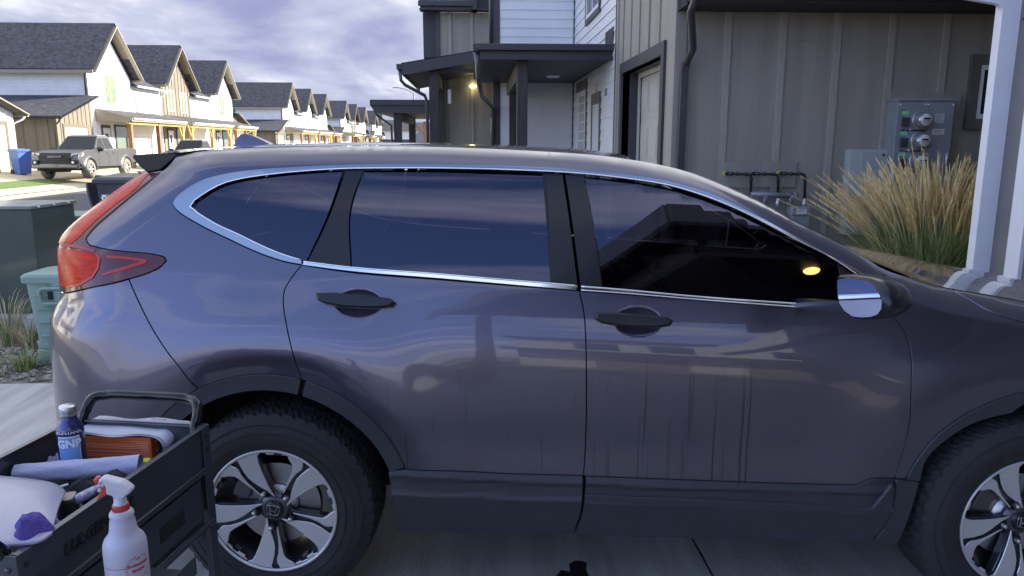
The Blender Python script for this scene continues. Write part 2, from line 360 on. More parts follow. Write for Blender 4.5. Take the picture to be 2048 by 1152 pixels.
def crv(pts, step=.014, sharp=()):
    """pts: (px,py) image traces or ('m',s,w) direct; catmull-rom smoothed and resampled in surface space"""
    Q = []
    for p in pts: Q.append((p[1], p[2]) if p[0] == 'm' else inv(*p))
    if len(Q) == 2:
        n = max(1, int(math.dist(Q[0], Q[1]) / step)); return [(Q[0][0] + (Q[1][0]-Q[0][0])*k/n, Q[0][1] + (Q[1][1]-Q[0][1])*k/n) for k in range(n + 1)]
    out = []; n = len(Q)
    for i in range(n - 1):
        p0 = Q[max(i-1, 0)] if i not in sharp else Q[i]; p1 = Q[i]; p2 = Q[i+1]; p3 = Q[min(i+2, n-1)] if (i + 1) not in sharp else Q[i+1]
        # chord-scaled tangents
        l = math.dist(p1, p2); m = max(1, int(l / step))
        def tg(a, b, c):
            la = math.dist(a, b) + 1e-9; lb = math.dist(b, c) + 1e-9
            if a == b: return tuple((c[k]-b[k]) / lb for k in (0, 1))
            if b == c: return tuple((b[k]-a[k]) / la for k in (0, 1))
            return tuple(((b[k]-a[k]) / la * lb + (c[k]-b[k]) / lb * la) / (la + lb) for k in (0, 1))
        t1 = tg(p0, p1, p2); t2 = tg(p1, p2, p3)
        for k in range(m):
            t = k / m; h00 = 2*t**3-3*t*t+1; h10 = t**3-2*t*t+t; h01 = -2*t**3+3*t*t; h11 = t**3-t*t
            out.append(tuple(h00*p1[j] + h10*l*t1[j] + h01*p2[j] + h11*l*t2[j] for j in (0, 1)))
    out.append(Q[-1]); return out
def loop(*cs):
    L = []
    for c in cs:
        for p in c:
            if not L or math.dist(L[-1], p) > .0015: L.append(p)
    if math.dist(L[0], L[-1]) < .0015: L.pop()
    return L
def inset(L, g):
    A = np.array(L); n = len(A)
    area = .5 * np.sum(A[:,0]*np.roll(A[:,1], -1) - np.roll(A[:,0], -1)*A[:,1])
    sg = 1 if area > 0 else -1
    out = []
    for i in range(n):
        a = A[i-1]; b = A[i]; c = A[(i+1) % n]
        d1 = (b-a) / (np.linalg.norm(b-a)+1e-9); d2 = (c-b) / (np.linalg.norm(c-b)+1e-9)
        n1 = np.array([-d1[1], d1[0]]) * sg; n2 = np.array([-d2[1], d2[0]]) * sg
        m = n1 + n2; l = np.linalg.norm(m)
        m = n1 if l < .3 else m / l
        out.append(tuple(b + m * g * min(1.6, 1 / max(.4, float(m @ n1)))))
    return out
def inside(poly, X, Y):
    A = np.array(poly); r = np.zeros(X.shape, bool); n = len(A); j = n - 1
    for i in range(n):
        xi, yi = A[i]; xj, yj = A[j]
        c = ((yi > Y) != (yj > Y)) & (X < (xj-xi) * (Y-yi) / (yj-yi+1e-12) + xi); r ^= c; j = i
    return r
def panel(b, nrm, L, g=.0022, off=0., skirt=.014, grid=.022, mi=0, holes=(), flip=False, fine=None):
    """triangulate the outline L on the body surface, turn its rim inwards; appended to b, vertex normals to nrm"""
    L = inset(L, g); A = np.array(L)
    x0, y0 = A.min(0); x1, y1 = A.max(0)
    xs = np.arange(x0 + grid/2, x1, grid); ys = np.arange(y0 + grid/2, y1, grid)
    X, Y = np.meshgrid(xs, ys); X[::2] += grid / 2
    X = X.ravel(); Y = Y.ravel()
    if fine:
        fx = np.arange(fine[0], fine[1], .006); fy = np.arange(fine[2], fine[3], .006); FX, FY = np.meshgrid(fx, fy)
        keep = ~((X > fine[0] - .006) & (X < fine[1] + .006) & (Y > fine[2] - .006) & (Y < fine[3] + .006))
        X = np.concatenate([X[keep], FX.ravel()]); Y = np.concatenate([Y[keep], FY.ravel()])
    ok = inside(L, X, Y)
    for h in holes: ok &= ~inside(h, X, Y)
    X = X[ok]; Y = Y[ok]
    B = np.vstack([A] + [np.array(h) for h in holes]) if holes else A
    # distance to the rim points
    keep = []
    for i in range(0, len(X), 500):
        d = np.sqrt((X[i:i+500, None] - B[None, :, 0]) ** 2 + (Y[i:i+500, None] - B[None, :, 1]) ** 2).min(1)
        keep.append(d > (.4 * grid if not fine else .004))
    if keep: k = np.concatenate(keep); X = X[k]; Y = Y[k]
    n = len(L); vs = [Vector(p) for p in L]; faces = [list(range(n))]
    vs += [Vector((float(x), float(y))) for x, y in zip(X, Y)]
    r = delaunay_2d_cdt(vs, [], faces, 1, 1e-5)
    V2 = r[0]; T = r[2]
    of = off if callable(off) else (lambda s, w: off)
    base = len(b.v)
    P3 = []; N3 = []
    for q in V2:
        nn = Nn(q.x, q.y)
        if callable(off):
            e = .004; p = P(q.x, q.y) + nn * of(q.x, q.y)
            da = P(q.x+e, q.y) + Nn(q.x+e, q.y)*of(q.x+e, q.y) - P(q.x-e, q.y) - Nn(q.x-e, q.y)*of(q.x-e, q.y)
            db = P(q.x, q.y+e) + Nn(q.x, q.y+e)*of(q.x, q.y+e) - P(q.x, q.y-e) - Nn(q.x, q.y-e)*of(q.x, q.y-e)
            nn = da.cross(db).normalized()
        else: p = P(q.x, q.y) + nn * off
        P3.append(p); N3.append(nn)
    fs = []
    for t in T:
        t = list(t)
        if len(t) < 3: continue
        a, c, d = V2[t[0]], V2[t[1]], V2[t[2]]
        if (c - a).cross(d - a) < 0: t.reverse()
        fs.append(t)
    b.add(P3, fs, mi, True); nrm.extend(N3)
    if skirt:
        for rim in [L] + list(holes):
            m = len(rim); vs = []; ns = []
            ar = sum(rim[i][0]*rim[(i+1) % m][1] - rim[(i+1) % m][0]*rim[i][1] for i in range(m))
            for i in range(m):
                q = rim[i]; nn = Nn(*q); p = P(*q) + nn * of(*q)
                t = P(*rim[(i+1) % m]) - P(*rim[i-1]); out = t.cross(nn).normalized() * (1 if ar > 0 else -1)
                vs += [p, p - nn * skirt]; ns += [(nn + out).normalized(), out]
            fs = [(2*i, 2*i+1, 2*((i+1) % m)+1, 2*((i+1) % m)) for i in range(m)]
            if ar < 0: fs = [f[::-1] for f in fs]
            b.add(vs, fs, mi, True); nrm.extend(ns)
def fin(b, nrm, name, mats, parent=None):
    """near-side part and its mirror on the far side"""
    o = b.build(name, mats, parent or suv, fix=False, normals=[tuple(n) for n in nrm])
    return o
def mirror_of(b, nrm):
    c = MB(); c.v = [Vector((p.x, 2 * VC - p.y, p.z)) for p in b.v]; c.f = [f[::-1] for f in b.f]; c.m = list(b.m); c.sm = list(b.sm)
    return c, [Vector((n.x, -n.y, n.z)) for n in nrm]
def two(b, nrm, name, mats, parents=(None, None)):
    a = fin(b, nrm, name, mats, parents[0]); c, nc = mirror_of(b, nrm); d = fin(c, nc, name, mats, parents[1]); return a, d

# --- traced seams (2048-px picture coordinates)
bumpgap = crv([(258,559),(275,598),(297,643),(330,697),(358,733),(386,768)])
def arc(cx, r, a0, a1, n=28, cw=.362): return [(cx + r * cos(R(a0 + (a1-a0)*k/n)), cw + r * sin(R(a0 + (a1-a0)*k/n))) for k in range(n + 1)]
RO, RI, FO_, FI = .513, .455, .470, .436
rdoor = crv([(604,529),(585,553),(569,580),(566.7,610),(572,645),(580,684),(590,722),(597,742),(601,752)])
beltlow = crv([(604,530),(680,542),(888,560),(1020,571),(1156,581)])
beltlow2 = crv([(1161,582),(1244,588),(1383,599.5),(1487,607.5),(1600,616),(1672,621.5),(1781,628)])
bgap = crv([(1158,580),(1167.8,625.6),(1171,665),(1172.5,740),(1172.5,830),(1170.5,900),(1167,952)])
fgap = crv([(1781.6,628.7),(1799,648),(1811,667),(1819,690),(1822.4,713),(1822.5,771),(1819.5,841),(1810.7,888),(1800,925),(1789,957)])
silltop_r = crv([(808,938),(900,942),(1013,947),(1100,949.5),(1166,951)])
silltop_f = crv([(1171,952),(1300,957),(1420,961.5),(1503,964.5),(1620,968),(1712,969.6),(1742.6,956),(1786,956)], sharp=(5, 6))
chr_top_o = crv([(604,530),(572,524),(538,513.5),(497,497),(455,477),(413,457),(385,441.5),(366,430),(352,418),(346.5,409),(350,400),(371.7,380),(405,361),(446.7,348.8),(496.7,341),(580,335),(696.7,329.7),(888,329.5),(1027,333),(1128,338.3),(1187,344),(1244,349.5),(1348,366.5),(1417.8,387.2),(1487,418.6),(1556.7,454.6),(1626,493),(1681.7,522.5),(1727,548),(1789,593),(1806,606),(1813,614),(1806,622),(1781.5,629.5)])
chr_top_i = crv([(605,521.7),(559,507),(517.5,489),(475.8,468.5),(434,449.5),(397,427),(386,420),(382,414.5),(385,408.5),(413,386.5),(446.7,368.5),(480,359.5),(538,350.5),(621.7,342.5),(693,338.6),(730,338),(888,338),(1027,341.5),(1124,346),(1187,351),(1244,357.5),(1348,375),(1418,397),(1473,419.5),(1522,443.5),(1591,480.5),(1671,522),(1715,551),(1778,597),(1790,607),(1791,614),(1782,620)])
lens = crv([(319,346),(285.7,374),(230,420.5),(184,462),(173,476),(176,487),(193.5,494),(253.5,503.5),(313,510),(329.5,515),(332.7,522),(322.6,533),(299.5,545),(258,558),(184,575),(133.6,585.5),('m',-1.22,1.110)], sharp=(4,))
def wt_line(u0, u1, n=40): return [(u0 + (u1-u0)*k/n, WT(u0 + (u1-u0)*k/n) - .0008) for k in range(n + 1)]
sA, wA = inv(1773, 541)
spl = crv([(319,346),(335,334),(348,319),(358,305)])
s0 = spl[-1][0]
shut = crv([(1915,585.5),(1940,599),(1968,616.5),(2004,632),(2048,645),('m', 2.85, WT(2.85) - .075),('m', 3.0, WT(3.0)-.07)])
sS, wS = shut[0]
# rear quarter + roof rail + A pillar: one pressing
apill = crv([(1773,541),(1767,556),(1762,572)])
i0 = min(range(len(chr_top_o)), key=lambda i: math.dist(chr_top_o[i], apill[-1]))
Lq = loop(spl, wt_line(s0, sA - .002), apill, list(reversed(chr_top_o[:i0+1])), rdoor, list(reversed(arc(0, RO, 0, 180, 60)))[0:0] or [p for p in reversed(arc(0, RO, 0, 180, 60)) if False] or [])
arcR = arc(0, RO, 20, 178, 80)
jr = min(range(len(arcR)), key=lambda i: math.dist(arcR[i], rdoor[-1])); jb = min(range(len(arcR)), key=lambda i: math.dist(arcR[i], bumpgap[-1]))
lensin = lens[:min(range(len(lens)), key=lambda i: math.dist(lens[i], bumpgap[0])) + 1]
Lq = loop(spl, wt_line(s0, sA - .002), apill, list(reversed(chr_top_o[:i0+1])), rdoor, arcR[jr:jb+1], list(reversed(bumpgap)), list(reversed(lensin)))
b = MB(); n = []; panel(b, n, Lq); two(b, n, 'quarter_panel', PAINT)
# door handle cups
hr = inv(717, 607); hf = inv(1276, 643)
CUPS += [(hr[0], hr[1], .080, .046), (hf[0], hf[1], .080, .046)]
Lrd = loop(rdoor[1:], list(reversed(arcR[:jr+1])), crv([('m', *arcR[0]), (808, 938)])[0:1], silltop_r, list(reversed(bgap)), list(reversed(beltlow)))
b = MB(); n = []; panel(b, n, Lrd, fine=(hr[0]-.09, hr[0]+.09, hr[1]-.055, hr[1]+.055)); rear_doors = two(b, n, 'rear_door', PAINT)
Lfd = loop(bgap[0:1], bgap, silltop_f, list(reversed(fgap)), list(reversed(beltlow2)))
b = MB(); n = []; panel(b, n, Lfd, fine=(hf[0]-.09, hf[0]+.09, hf[1]-.055, hf[1]+.055)); front_doors = two(b, n, 'front_door', PAINT)
# front wing
fo = crv([(1811,958),(1835,918),(1863,882),(1921,835.6),(1985.6,803.6),(2048,783)])
arcF = arc(2.634, FO_, 96, 8, 40)
fo2 = [p for p in fo if p[0] < 2.55] + [p for p in arcF if p[0] > 2.58]
chr_tip = chr_top_o[i0:]
Lf = loop(list(reversed(apill)), wt_line(sA, sS - .004, 12), shut, [(3.02, .98), (3.04, .86), (3.03, .72), (3.07, .55)], [(3.10, .43)], list(reversed(fo2)), crv([(1811,958),(1789,957)]), list(reversed(fgap)), list(reversed(chr_tip)))
b = MB(); n = []; panel(b, n, Lf); two(b, n, 'front_wing', PAINT)
# bumpers
li = min(range(len(lens)), key=lambda i: math.dist(lens[i], bumpgap[0]))
Lb = loop(bumpgap, arcR[jb:], [(-.50, .40)], crv([('m', -.50, .40), ('m', -.9, .36), ('m', -1.32, .34), ('m', -1.80, .34)]), crv([('m', -1.80, .34), ('m', -1.80, 1.0)]), crv([('m', -1.80, 1.0), ('m', -1.4, 1.0), ('m', -1.22, 1.105)]), list(reversed(lens[li:])))
b = MB(); n = []; panel(b, n, Lb, g=.003); two(b, n, 'rear_bumper', PAINT)
Lfb = loop(crv([('m', 3.045, .86), ('m', 3.035, .72), ('m', 3.075, .55), ('m', 3.10, .44)]), crv([('m', 3.10, .44), ('m', 3.12, .30), ('m', 3.5, .26), ('m', 4.36, .26)]), crv([('m', 4.36, .26), ('m', 4.36, .62)]), crv([('m', 4.36, .62), ('m', 3.75, .66), ('m', 3.045, .86)]))
b = MB(); n = []; panel(b, n, Lfb, g=.003); two(b, n, 'front_bumper', PAINT)
Lh = loop(crv([('m', 3.05, .875), ('m', 3.75, .675), ('m', 3.95, .70)]), crv([('m', 3.95, .70), ('m', 3.75, .80), ('m', 3.4, .87), ('m', 3.06, .955)]))
b = MB(); n = []; panel(b, n, Lh, off=.003); two(b, n, 'headlight', mat('headlight_lens', (.55, .56, .58), .08, .6, 1))
Lg = loop(crv([('m', 3.96, .70), ('m', 3.80, .67), ('m', 4.36, .63)]), crv([('m', 4.36, .63), ('m', 4.36, .80), ('m', 3.97, .78)]))
b = MB(); n = []; panel(b, n, Lg, off=-.01); two(b, n, 'grille', BLACKG)
# tailgate (rear face between the lamps)
Lt = loop(crv([('m', -1.23, 1.10), ('m', -1.41, 1.005), ('m', -1.80, 1.005)]), crv([('m', -1.80, 1.005), ('m', -1.77, 1.26)]), crv([('m', -1.77, 1.26), ('m', -1.30, 1.26), ('m', -1.23, 1.10)]))
b = MB(); n = []; panel(b, n, Lt); two(b, n, 'tailgate', PAINT)
Lt = loop(crv([('m', -1.27, 1.27), ('m', -1.77, 1.27)]), crv([('m', -1.77, 1.27), ('m', -1.72, 1.56)]), crv([('m', -1.72, 1.56), ('m', -.80, 1.56), ('m', -1.27, 1.27)], sharp=(1,)))
b = MB(); n = []; panel(b, n, Lt, off=-.006); two(b, n, 'rear_window', TINT)
# tail lamps
top_l = crv([('m', -1.22, 1.110), ('m', -1.24, 1.28), ('m', -1.05, 1.42), ('m', -.86, 1.555)]) 
Ll = loop(lens, top_l, crv([('m', -.86, 1.555), (292.6, 344.5), (319, 346)]))
b = MB(); n = []; panel(b, n, Ll, off=.004, grid=.015); lamps = two(b, n, 'tail_lamp', REDD)
def lamp_piece(name, pts, m, off=.0055, sharp=()):
    c = crv(pts, sharp=sharp); L = loop(c); b = MB(); n = []; panel(b, n, L, g=0, off=off, skirt=.004, grid=.012); two(b, n, name, m, lamps)
lamp_piece('red_lens', [(300,349),(278,374),(228,414),(190,446),(168,468),(148,486),(121,486),('m',-1.16,1.30),('m',-1.10,1.375),(158,437),(210,394),(255,363),(280,347)], REDL)
lamp_piece('red_lens', [(122,496),(160,500),(190,506),(200,515),(198,535),(188,553),(165,568),(133,574),('m',-1.18,1.135),('m',-1.20,1.20),('m',-1.19,1.27)], REDL, sharp=(0, 1, 2, 3, 7, 8, 9, 10))
lamp_piece('reflector_bar', [(196,507),(203,516),(200,537),(189,556),(164,571),(135,577),(135,573),(164,567),(186,553),(196,536),(199,517),(193,509)], REDB, .007, sharp=range(20))
lamp_piece('reflector_bar', [(214,511),(255,514),(296,520),(294,527),(250,541),(205,552),(206,548),(248,534),(285,524),(254,519),(216,517)], REDB, .007, sharp=range(20))
lamp_piece('reflector_bar', [(123,487),(155,491),(192,500),(191,503),(154,495),(123,491)], REDB, .007, sharp=range(20))
# cladding
def clad_off(s, w): return .007
b = MB(); n = []
jr2 = jr
arcI = arc(0, RI, 20, 178, 80)
k = jr
gap = 1
panel(b, n, loop(arcR[:k], list(reversed(arcI[:k]))), off=.007, g=.001, skirt=.03, grid=.02); two(b, n, 'wheel_arch_trim', PLAST)
b = MB(); n = []
panel(b, n, loop(arcR[k:], list(reversed(arcI[k:]))), off=.007, g=.001, skirt=.03, grid=.02); two(b, n, 'wheel_arch_trim', PLAST)
fi = crv([(1838,962),(1850,918),(1868,897),(1892,877),(1945,845),(1991.5,831),(2048,820)])
fi2 = [p for p in fi if p[0] < 2.57] + [p for p in arc(2.634, FI, 94, 4, 40) if p[0] > 2.60]
b = MB(); n = []
panel(b, n, loop(fo2, list(reversed(fi2))), off=.007, g=.001, skirt=.03, grid=.02); two(b, n, 'wheel_arch_trim', PLAST)
# sills: stepped profile below the sill seam
def sill_line(s):
    return float(np.interp(s, SLX, SLY))
SL = silltop_r + [p for p in silltop_f if p[0] < inv(1690, 969)[0]]
SLX = [p[0] for p in SL]; SLY = [p[1] for p in SL]
def sill_off(s, w):
    d = sill_line(s) - w
    return .006 + float(np.interp(d, [-.05, .0, .022, .028, .034, .075, .085, .10, .13, .22, .4], [.002, .0, .014, .010, .006, .010, .020, .016, .010, .000, -.03]))
bot_r = crv([(1150,1064),(1000,1066),(900,1065.5),(794.7,1064.6)])
b = MB(); n = []
panel(b, n, loop(crv([(778,940),(808,938)]), silltop_r, crv([(1166,951),(1165,985),(1160,1025),(1147,1063)]), bot_r, crv([(794.7,1064.6),(788,1010),(778,940)])), off=sill_off, grid=.012, skirt=.03); two(b, n, 'sill_trim', PLAST, rear_doors)
b = MB(); n = []
panel(b, n, loop(silltop_f, crv([(1786,956),(1783.5,996),(1771,1038),(1742.6,1081)]), crv([(1742.6,1081),(1500,1077),(1240,1072),(1148,1068)]), crv([(1148,1068),(1162,1028),(1168,990),(1171,952)])), off=sill_off, grid=.012, skirt=.03); two(b, n, 'sill_trim', PLAST, front_doors)
b = MB(); n = []
panel(b, n, loop(crv([(1789,958),(1836,961),(1822,1010),(1806,1054),(1791,1083),(1746,1081)], sharp=(1,)), crv([(1746,1081),(1773,1040),(1786,996),(1789,958)])), off=.012, grid=.015, skirt=.04); two(b, n, 'sill_end_cap', PLAST)
# raised swage strip on the front sill
b = MB(); n = []
panel(b, n, loop(crv([(1171,984),(1300,989),(1500,998),(1640,1005),(1738,1009),(1775,963),(1779,964),(1745,1017),(1738,1019),(1640,1014),(1500,1007),(1300,998),(1171,993)], sharp=(3, 4, 5, 6, 7))), off=.029, grid=.012, skirt=.02, g=0); two(b, n, 'sill_strip', PLAST, front_doors)
# window trim
ci = min(range(len(chr_top_i)), key=lambda i: math.dist(chr_top_i[i], chr_top_o[i0]))
b = MB(); n = []; panel(b, n, loop(chr_top_o, list(reversed(chr_top_i))), off=.006, g=.0018, grid=.02, skirt=.010)
trims = two(b, n, 'window_trim', CHROME)
for side in (0, 1):
    b = MB(); pts = [P(*q) + Nn(*q) * .0065 for q in chr_top_i[::2]]; pts = [Vector((p.x, 2*VC - p.y, p.z)) for p in pts] if side else pts
    b.tube(pts, .0026, 6); b.build('highlight_bead', BRIGHT, trims[side])  # bead added to draw the bright highlight line along the window trim
def strip(top, bot, name, m, off=.006, par=(None, None)):
    b = MB(); n = []; panel(b, n, loop(top, list(reversed(bot))), off=off, g=.0008, grid=.02, skirt=.012); two(b, n, name, m, par)
strip(crv([(608,523.5),(680,532.5),(888,549),(1020,560.5),(1102,567),(1155,572)]), crv([(606,530.5),(680,540.5),(888,558),(1020,569.5),(1102,576.5),(1154,580.5)]), 'belt_trim', BRIGHT, .007, rear_doors)
strip(crv([(1162,573),(1244,579.7),(1383,592.6),(1487,600.6),(1600,608),(1671,613),(1780,620)]), crv([(1162,580.5),(1244,586.5),(1383,598),(1487,606),(1600,614.5),(1671,620),(1779,627)]), 'belt_trim', BRIGHT, .007, front_doors)
for line, par in (([(608,524),(680,533),(888,549.5),(1020,561),(1102,567.5),(1155,572.5)], rear_doors), ([(1162,573.5),(1244,580),(1383,593),(1487,601),(1600,608.5),(1671,613.5)], front_doors), ([(1162,581),(1244,587),(1383,598.5),(1487,606.5),(1600,615),(1671,620.5)], front_doors)):
    L_ = crv(line)
    for side in (0, 1):
        pts = [P(*q) + Nn(*q) * .0075 for q in L_]; pts = [Vector((p.x, 2*VC - p.y, p.z)) for p in pts] if side else pts
        b = MB(); b.tube(pts, .0028, 6); b.build('highlight_bead', BRIGHT, par[side])  # bead added so the belt trim shows a bright highlight line
# glass
top_i = lambda a, c: [p for p in chr_top_i if a <= p[0] <= c]
def seg_i(pa, pb):
    i = min(range(len(chr_top_i)), key=lambda i: math.dist(chr_top_i[i], inv(*pa))); j = min(range(len(chr_top_i)), key=lambda i: math.dist(chr_top_i[i], inv(*pb)))
    return chr_top_i[i:j+1] if i < j else list(reversed(chr_top_i[j:i+1]))
def shp(L, name, m, off=-.006, par=(None, None), g=.001, skirt=.006):
    b = MB(); n = []; panel(b, n, L, off=off, g=g, grid=.03, skirt=skirt); return two(b, n, name, m, par)
shp(loop(seg_i((610,521), (686,339)), crv([(686,339),(650,440),(613,520)])), 'quarter_window', TINT)
shp(loop(crv([(692,339),(655,440),(614,524)]), crv([(614,524),(701,534.5)]), crv([(701,534.5),(701.5,412),(712,376),(728,339)]), crv([(728,339),(692,339)])), 'pillar_trim', BLACKG, -.002, rear_doors)
shp(loop(crv([(729,338.5),(800,337),(888,337.3),(1027,340.5),(1089,344)]), crv([(1089,344),(1096,440),(1103,567)]), crv([(1103,567),(888,549.5),(702,533)]), crv([(702,533),(702.5,413),(713,377),(729,338.5)])), 'door_window', TINT, -.010, rear_doors)
shp(loop(crv([(1090,344),(1125,346)]), crv([(1125,346),(1140,448),(1156,574)]), crv([(1156,574),(1104,568)]), crv([(1104,568),(1097,440),(1090,344)])), 'pillar_trim', BLACKG, -.002, rear_doors)
shp(loop(crv([(1130,347),(1168,350.5)]), crv([(1168,350.5),(1187,450),(1206,577)]), crv([(1206,577),(1161,574)]), crv([(1161,574),(1145,448),(1130,347)])), 'pillar_trim', BLACKG, -.002, front_doors)
shp(loop(crv([(1169,350.5),(1244,357.5),(1348,375),(1418,397),(1473,419.5),(1522,443.5),(1591,480.5),(1671,522)]), crv([(1671,522),(1679,560),(1684,614)]), crv([(1684,614),(1487,600.6),(1383,592.6),(1207,577)]), crv([(1207,577),(1188,450),(1169,350.5)])), 'door_window', CLEAR, -.010, front_doors)
shp(loop(crv([(1676,525),(1715,551),(1778,597),(1790,608),(1782,620)]), crv([(1782,620),(1688,614)]), crv([(1688,614),(1683,560),(1676,525)])), 'mirror_sail', BLACKG, -.004, front_doors)
# thin bright line on the rear door rear window seal
b = MB(); n = []; panel(b, n, loop(crv([(1086,345),(1093,440),(1101.5,567),(1105,567.5),(1097,440),(1090,345)], sharp=(2, 3))), off=-.002, g=0, grid=.03, skirt=.004); two(b, n, 'window_seal', RUB, rear_doors)

# --- dark inner shell (what shows in the seams)
def underlay(L, off):
    b = MB(); n = []; panel(b, n, L, off=off, g=.004, skirt=0, grid=.05); return b, n
ub = MB(); un = []
panel(ub, un, loop(crv([('m', -.85, 1.15), ('m', .9, 1.13), ('m', 3.0, 1.0)]), crv([('m', 3.0, 1.0), ('m', 3.1, .45)]), crv([('m', 3.1, .45), ('m', 2.634 + FI, .40)]), arc(2.634, FI, 5, 175, 40), crv([('m', 2.634 - FI, .40), ('m', 2.13, .30), ('m', .50, .30), ('m', RI, .40)], sharp=(1, 2)), arc(0, RI, 5, 175, 40), crv([('m', -RI, .40), ('m', -1.2, .40)]), crv([('m', -1.2, .40), ('m', -1.2, 1.05), ('m', -.85, 1.15)])), off=-.022, skirt=0, grid=.05, g=0)
um = loop([p for p in Lq if p[1] > wb(p[0]) + .03])
two(ub, un, 'inner_panel', DARK)
# --- top skin: roof, windscreen, bonnet
def top_skin(u0, u1, nu, crown, name, mats, extra=None, drop=0.):
    b = MB(); vs = []; fs = []; nc = 25
    for i in range(nu + 1):
        u = u0 + (u1 - u0) * i / nu; p = P(u, WT(u) - .0008); cr = crown(u)
        for j in range(nc):
            c = -1 + 2 * j / (nc - 1)
            v = VC + (VC - p.y) * c * 1.0; w = p.z + cr * (1 - abs(c) ** 2.4) - drop
            vs.append((u, v, w))
    for i in range(nu):
        for j in range(nc - 1): fs.append((i*nc+j, (i+1)*nc+j, (i+1)*nc+j+1, i*nc+j+1))
    b.add(vs, fs, 0, True)
    if extra: extra(b)
    o = b.build(name, mats, suv, fix=False); 
    return o
uR = inv(1290, 322)[0] - .05
roof = top_skin(s0 - .01, uR, 40, lambda u: .014, 'roof', PAINT)
sC = inv(1773, 541)[0]
ws = top_skin(uR + .01, sC + .05, 24, lambda u: .012, 'windscreen', CLEAR, drop=.022)
cowl = top_skin(sC + .055, sC + .16, 3, lambda u: .0, 'cowl', RUB, drop=.02)
sideh = MB(); nh = []
panel(sideh, nh, loop(shut, list(reversed(wt_line(sS, shut[-1][0], 20)))), g=.002)
two(sideh, nh, 'bonnet_edge', PAINT)
hood = top_skin(sC + .10, UF + .02, 40, lambda u: .012 if u < 2.4 else .012 + .03 * (u - 2.4), 'bonnet', PAINT)
def nose():
    b = MB(); vs = []; fs = []; nc = 25; nu = 10
    for i in range(nu + 1):
        t = i / nu; th = t * pi / 2
        for j in range(nc):
            c = -1 + 2 * j / (nc - 1); p = P(UF, WT(UF) - .0008)
            hw = (VC - p.y)
            w0 = p.z + .028 * (1 - abs(c) ** 2.4); 
            x = UF + AF * .86 * sin(th) * sqrt(max(0, 1 - (abs(c) ** 3.2) * .80)); v = VC + hw * c * (1 - .28 * t * t)
            vs.append((x, v, w0 - .16 * (1 - cos(th)) - .02 * t))
    for i in range(nu):
        for j in range(nc - 1): fs.append((i*nc+j, (i+1)*nc+j, (i+1)*nc+j+1, i*nc+j+1))
    b.add(vs, fs, 0, True); b.build('nose_panel', PAINT, suv, fix=False)
nose()
# spoiler, shark-fin aerial
def spoiler():
    b = MB(); 
    top = [onV(363,304,.36), onV(310,307,.36), onV(262.6,310,.36)]; bot = [onV(346,320,.36), onV(322,341,.36), onV(295,346,.36), onV(281,335,.36), onV(267,319,.36)]
    prof = [top[2], top[1], top[0], bot[0], bot[1], bot[2], bot[3], bot[4]]
    m = 24; vs = []
    for j in range(m + 1):
        c = -1 + 2 * j / m; v = VC + (VC - .36) * c; k = .006 * (1 - c * c)
        for (u, w) in prof: vs.append((u - k * 1.5, v, w + k))
    q = len(prof); fs = [(j*q+i, j*q+(i+1) % q, (j+1)*q+(i+1) % q, (j+1)*q+i) for j in range(m) for i in range(q)]
    fs += [tuple(range(q)), tuple(range(m*q, m*q+q))]
    b.add(vs, fs, 0, False); b.build('spoiler', BLACKG, suv, bevel=.006)
spoiler()
def fin_():
    b = MB(); vc = VC
    pr = [onV(472,291,vc), onV(476,277,vc), onV(484,268.5,vc), onV(493,267,vc), onV(508,271,vc), onV(530,281,vc), onV(552,292,vc)]
    vs = []; n = len(pr); zb = WT(0) + .0
    for k, (u, w) in enumerate(pr):
        vs += [(u, vc - .032 + .024*(w - zb)/.09, w), (u, vc + .032 - .024*(w - zb)/.09, w), (u, vc - .034, zb - .02), (u, vc + .034, zb - .02)]
    fs = []
    for k in range(n - 1):
        a = 4*k; c = a + 4; fs += [(a, c, c+1, a+1), (a, a+2, c+2, c), (a+1, c+1, c+3, a+3)]
    fs += [(0, 1, 3, 2), (4*n-4, 4*n-2, 4*n-1, 4*n-3)]
    b.add(vs, fs, 0, True); b.build('roof_aerial', PAINT, suv, bevel=.004)
fin_()
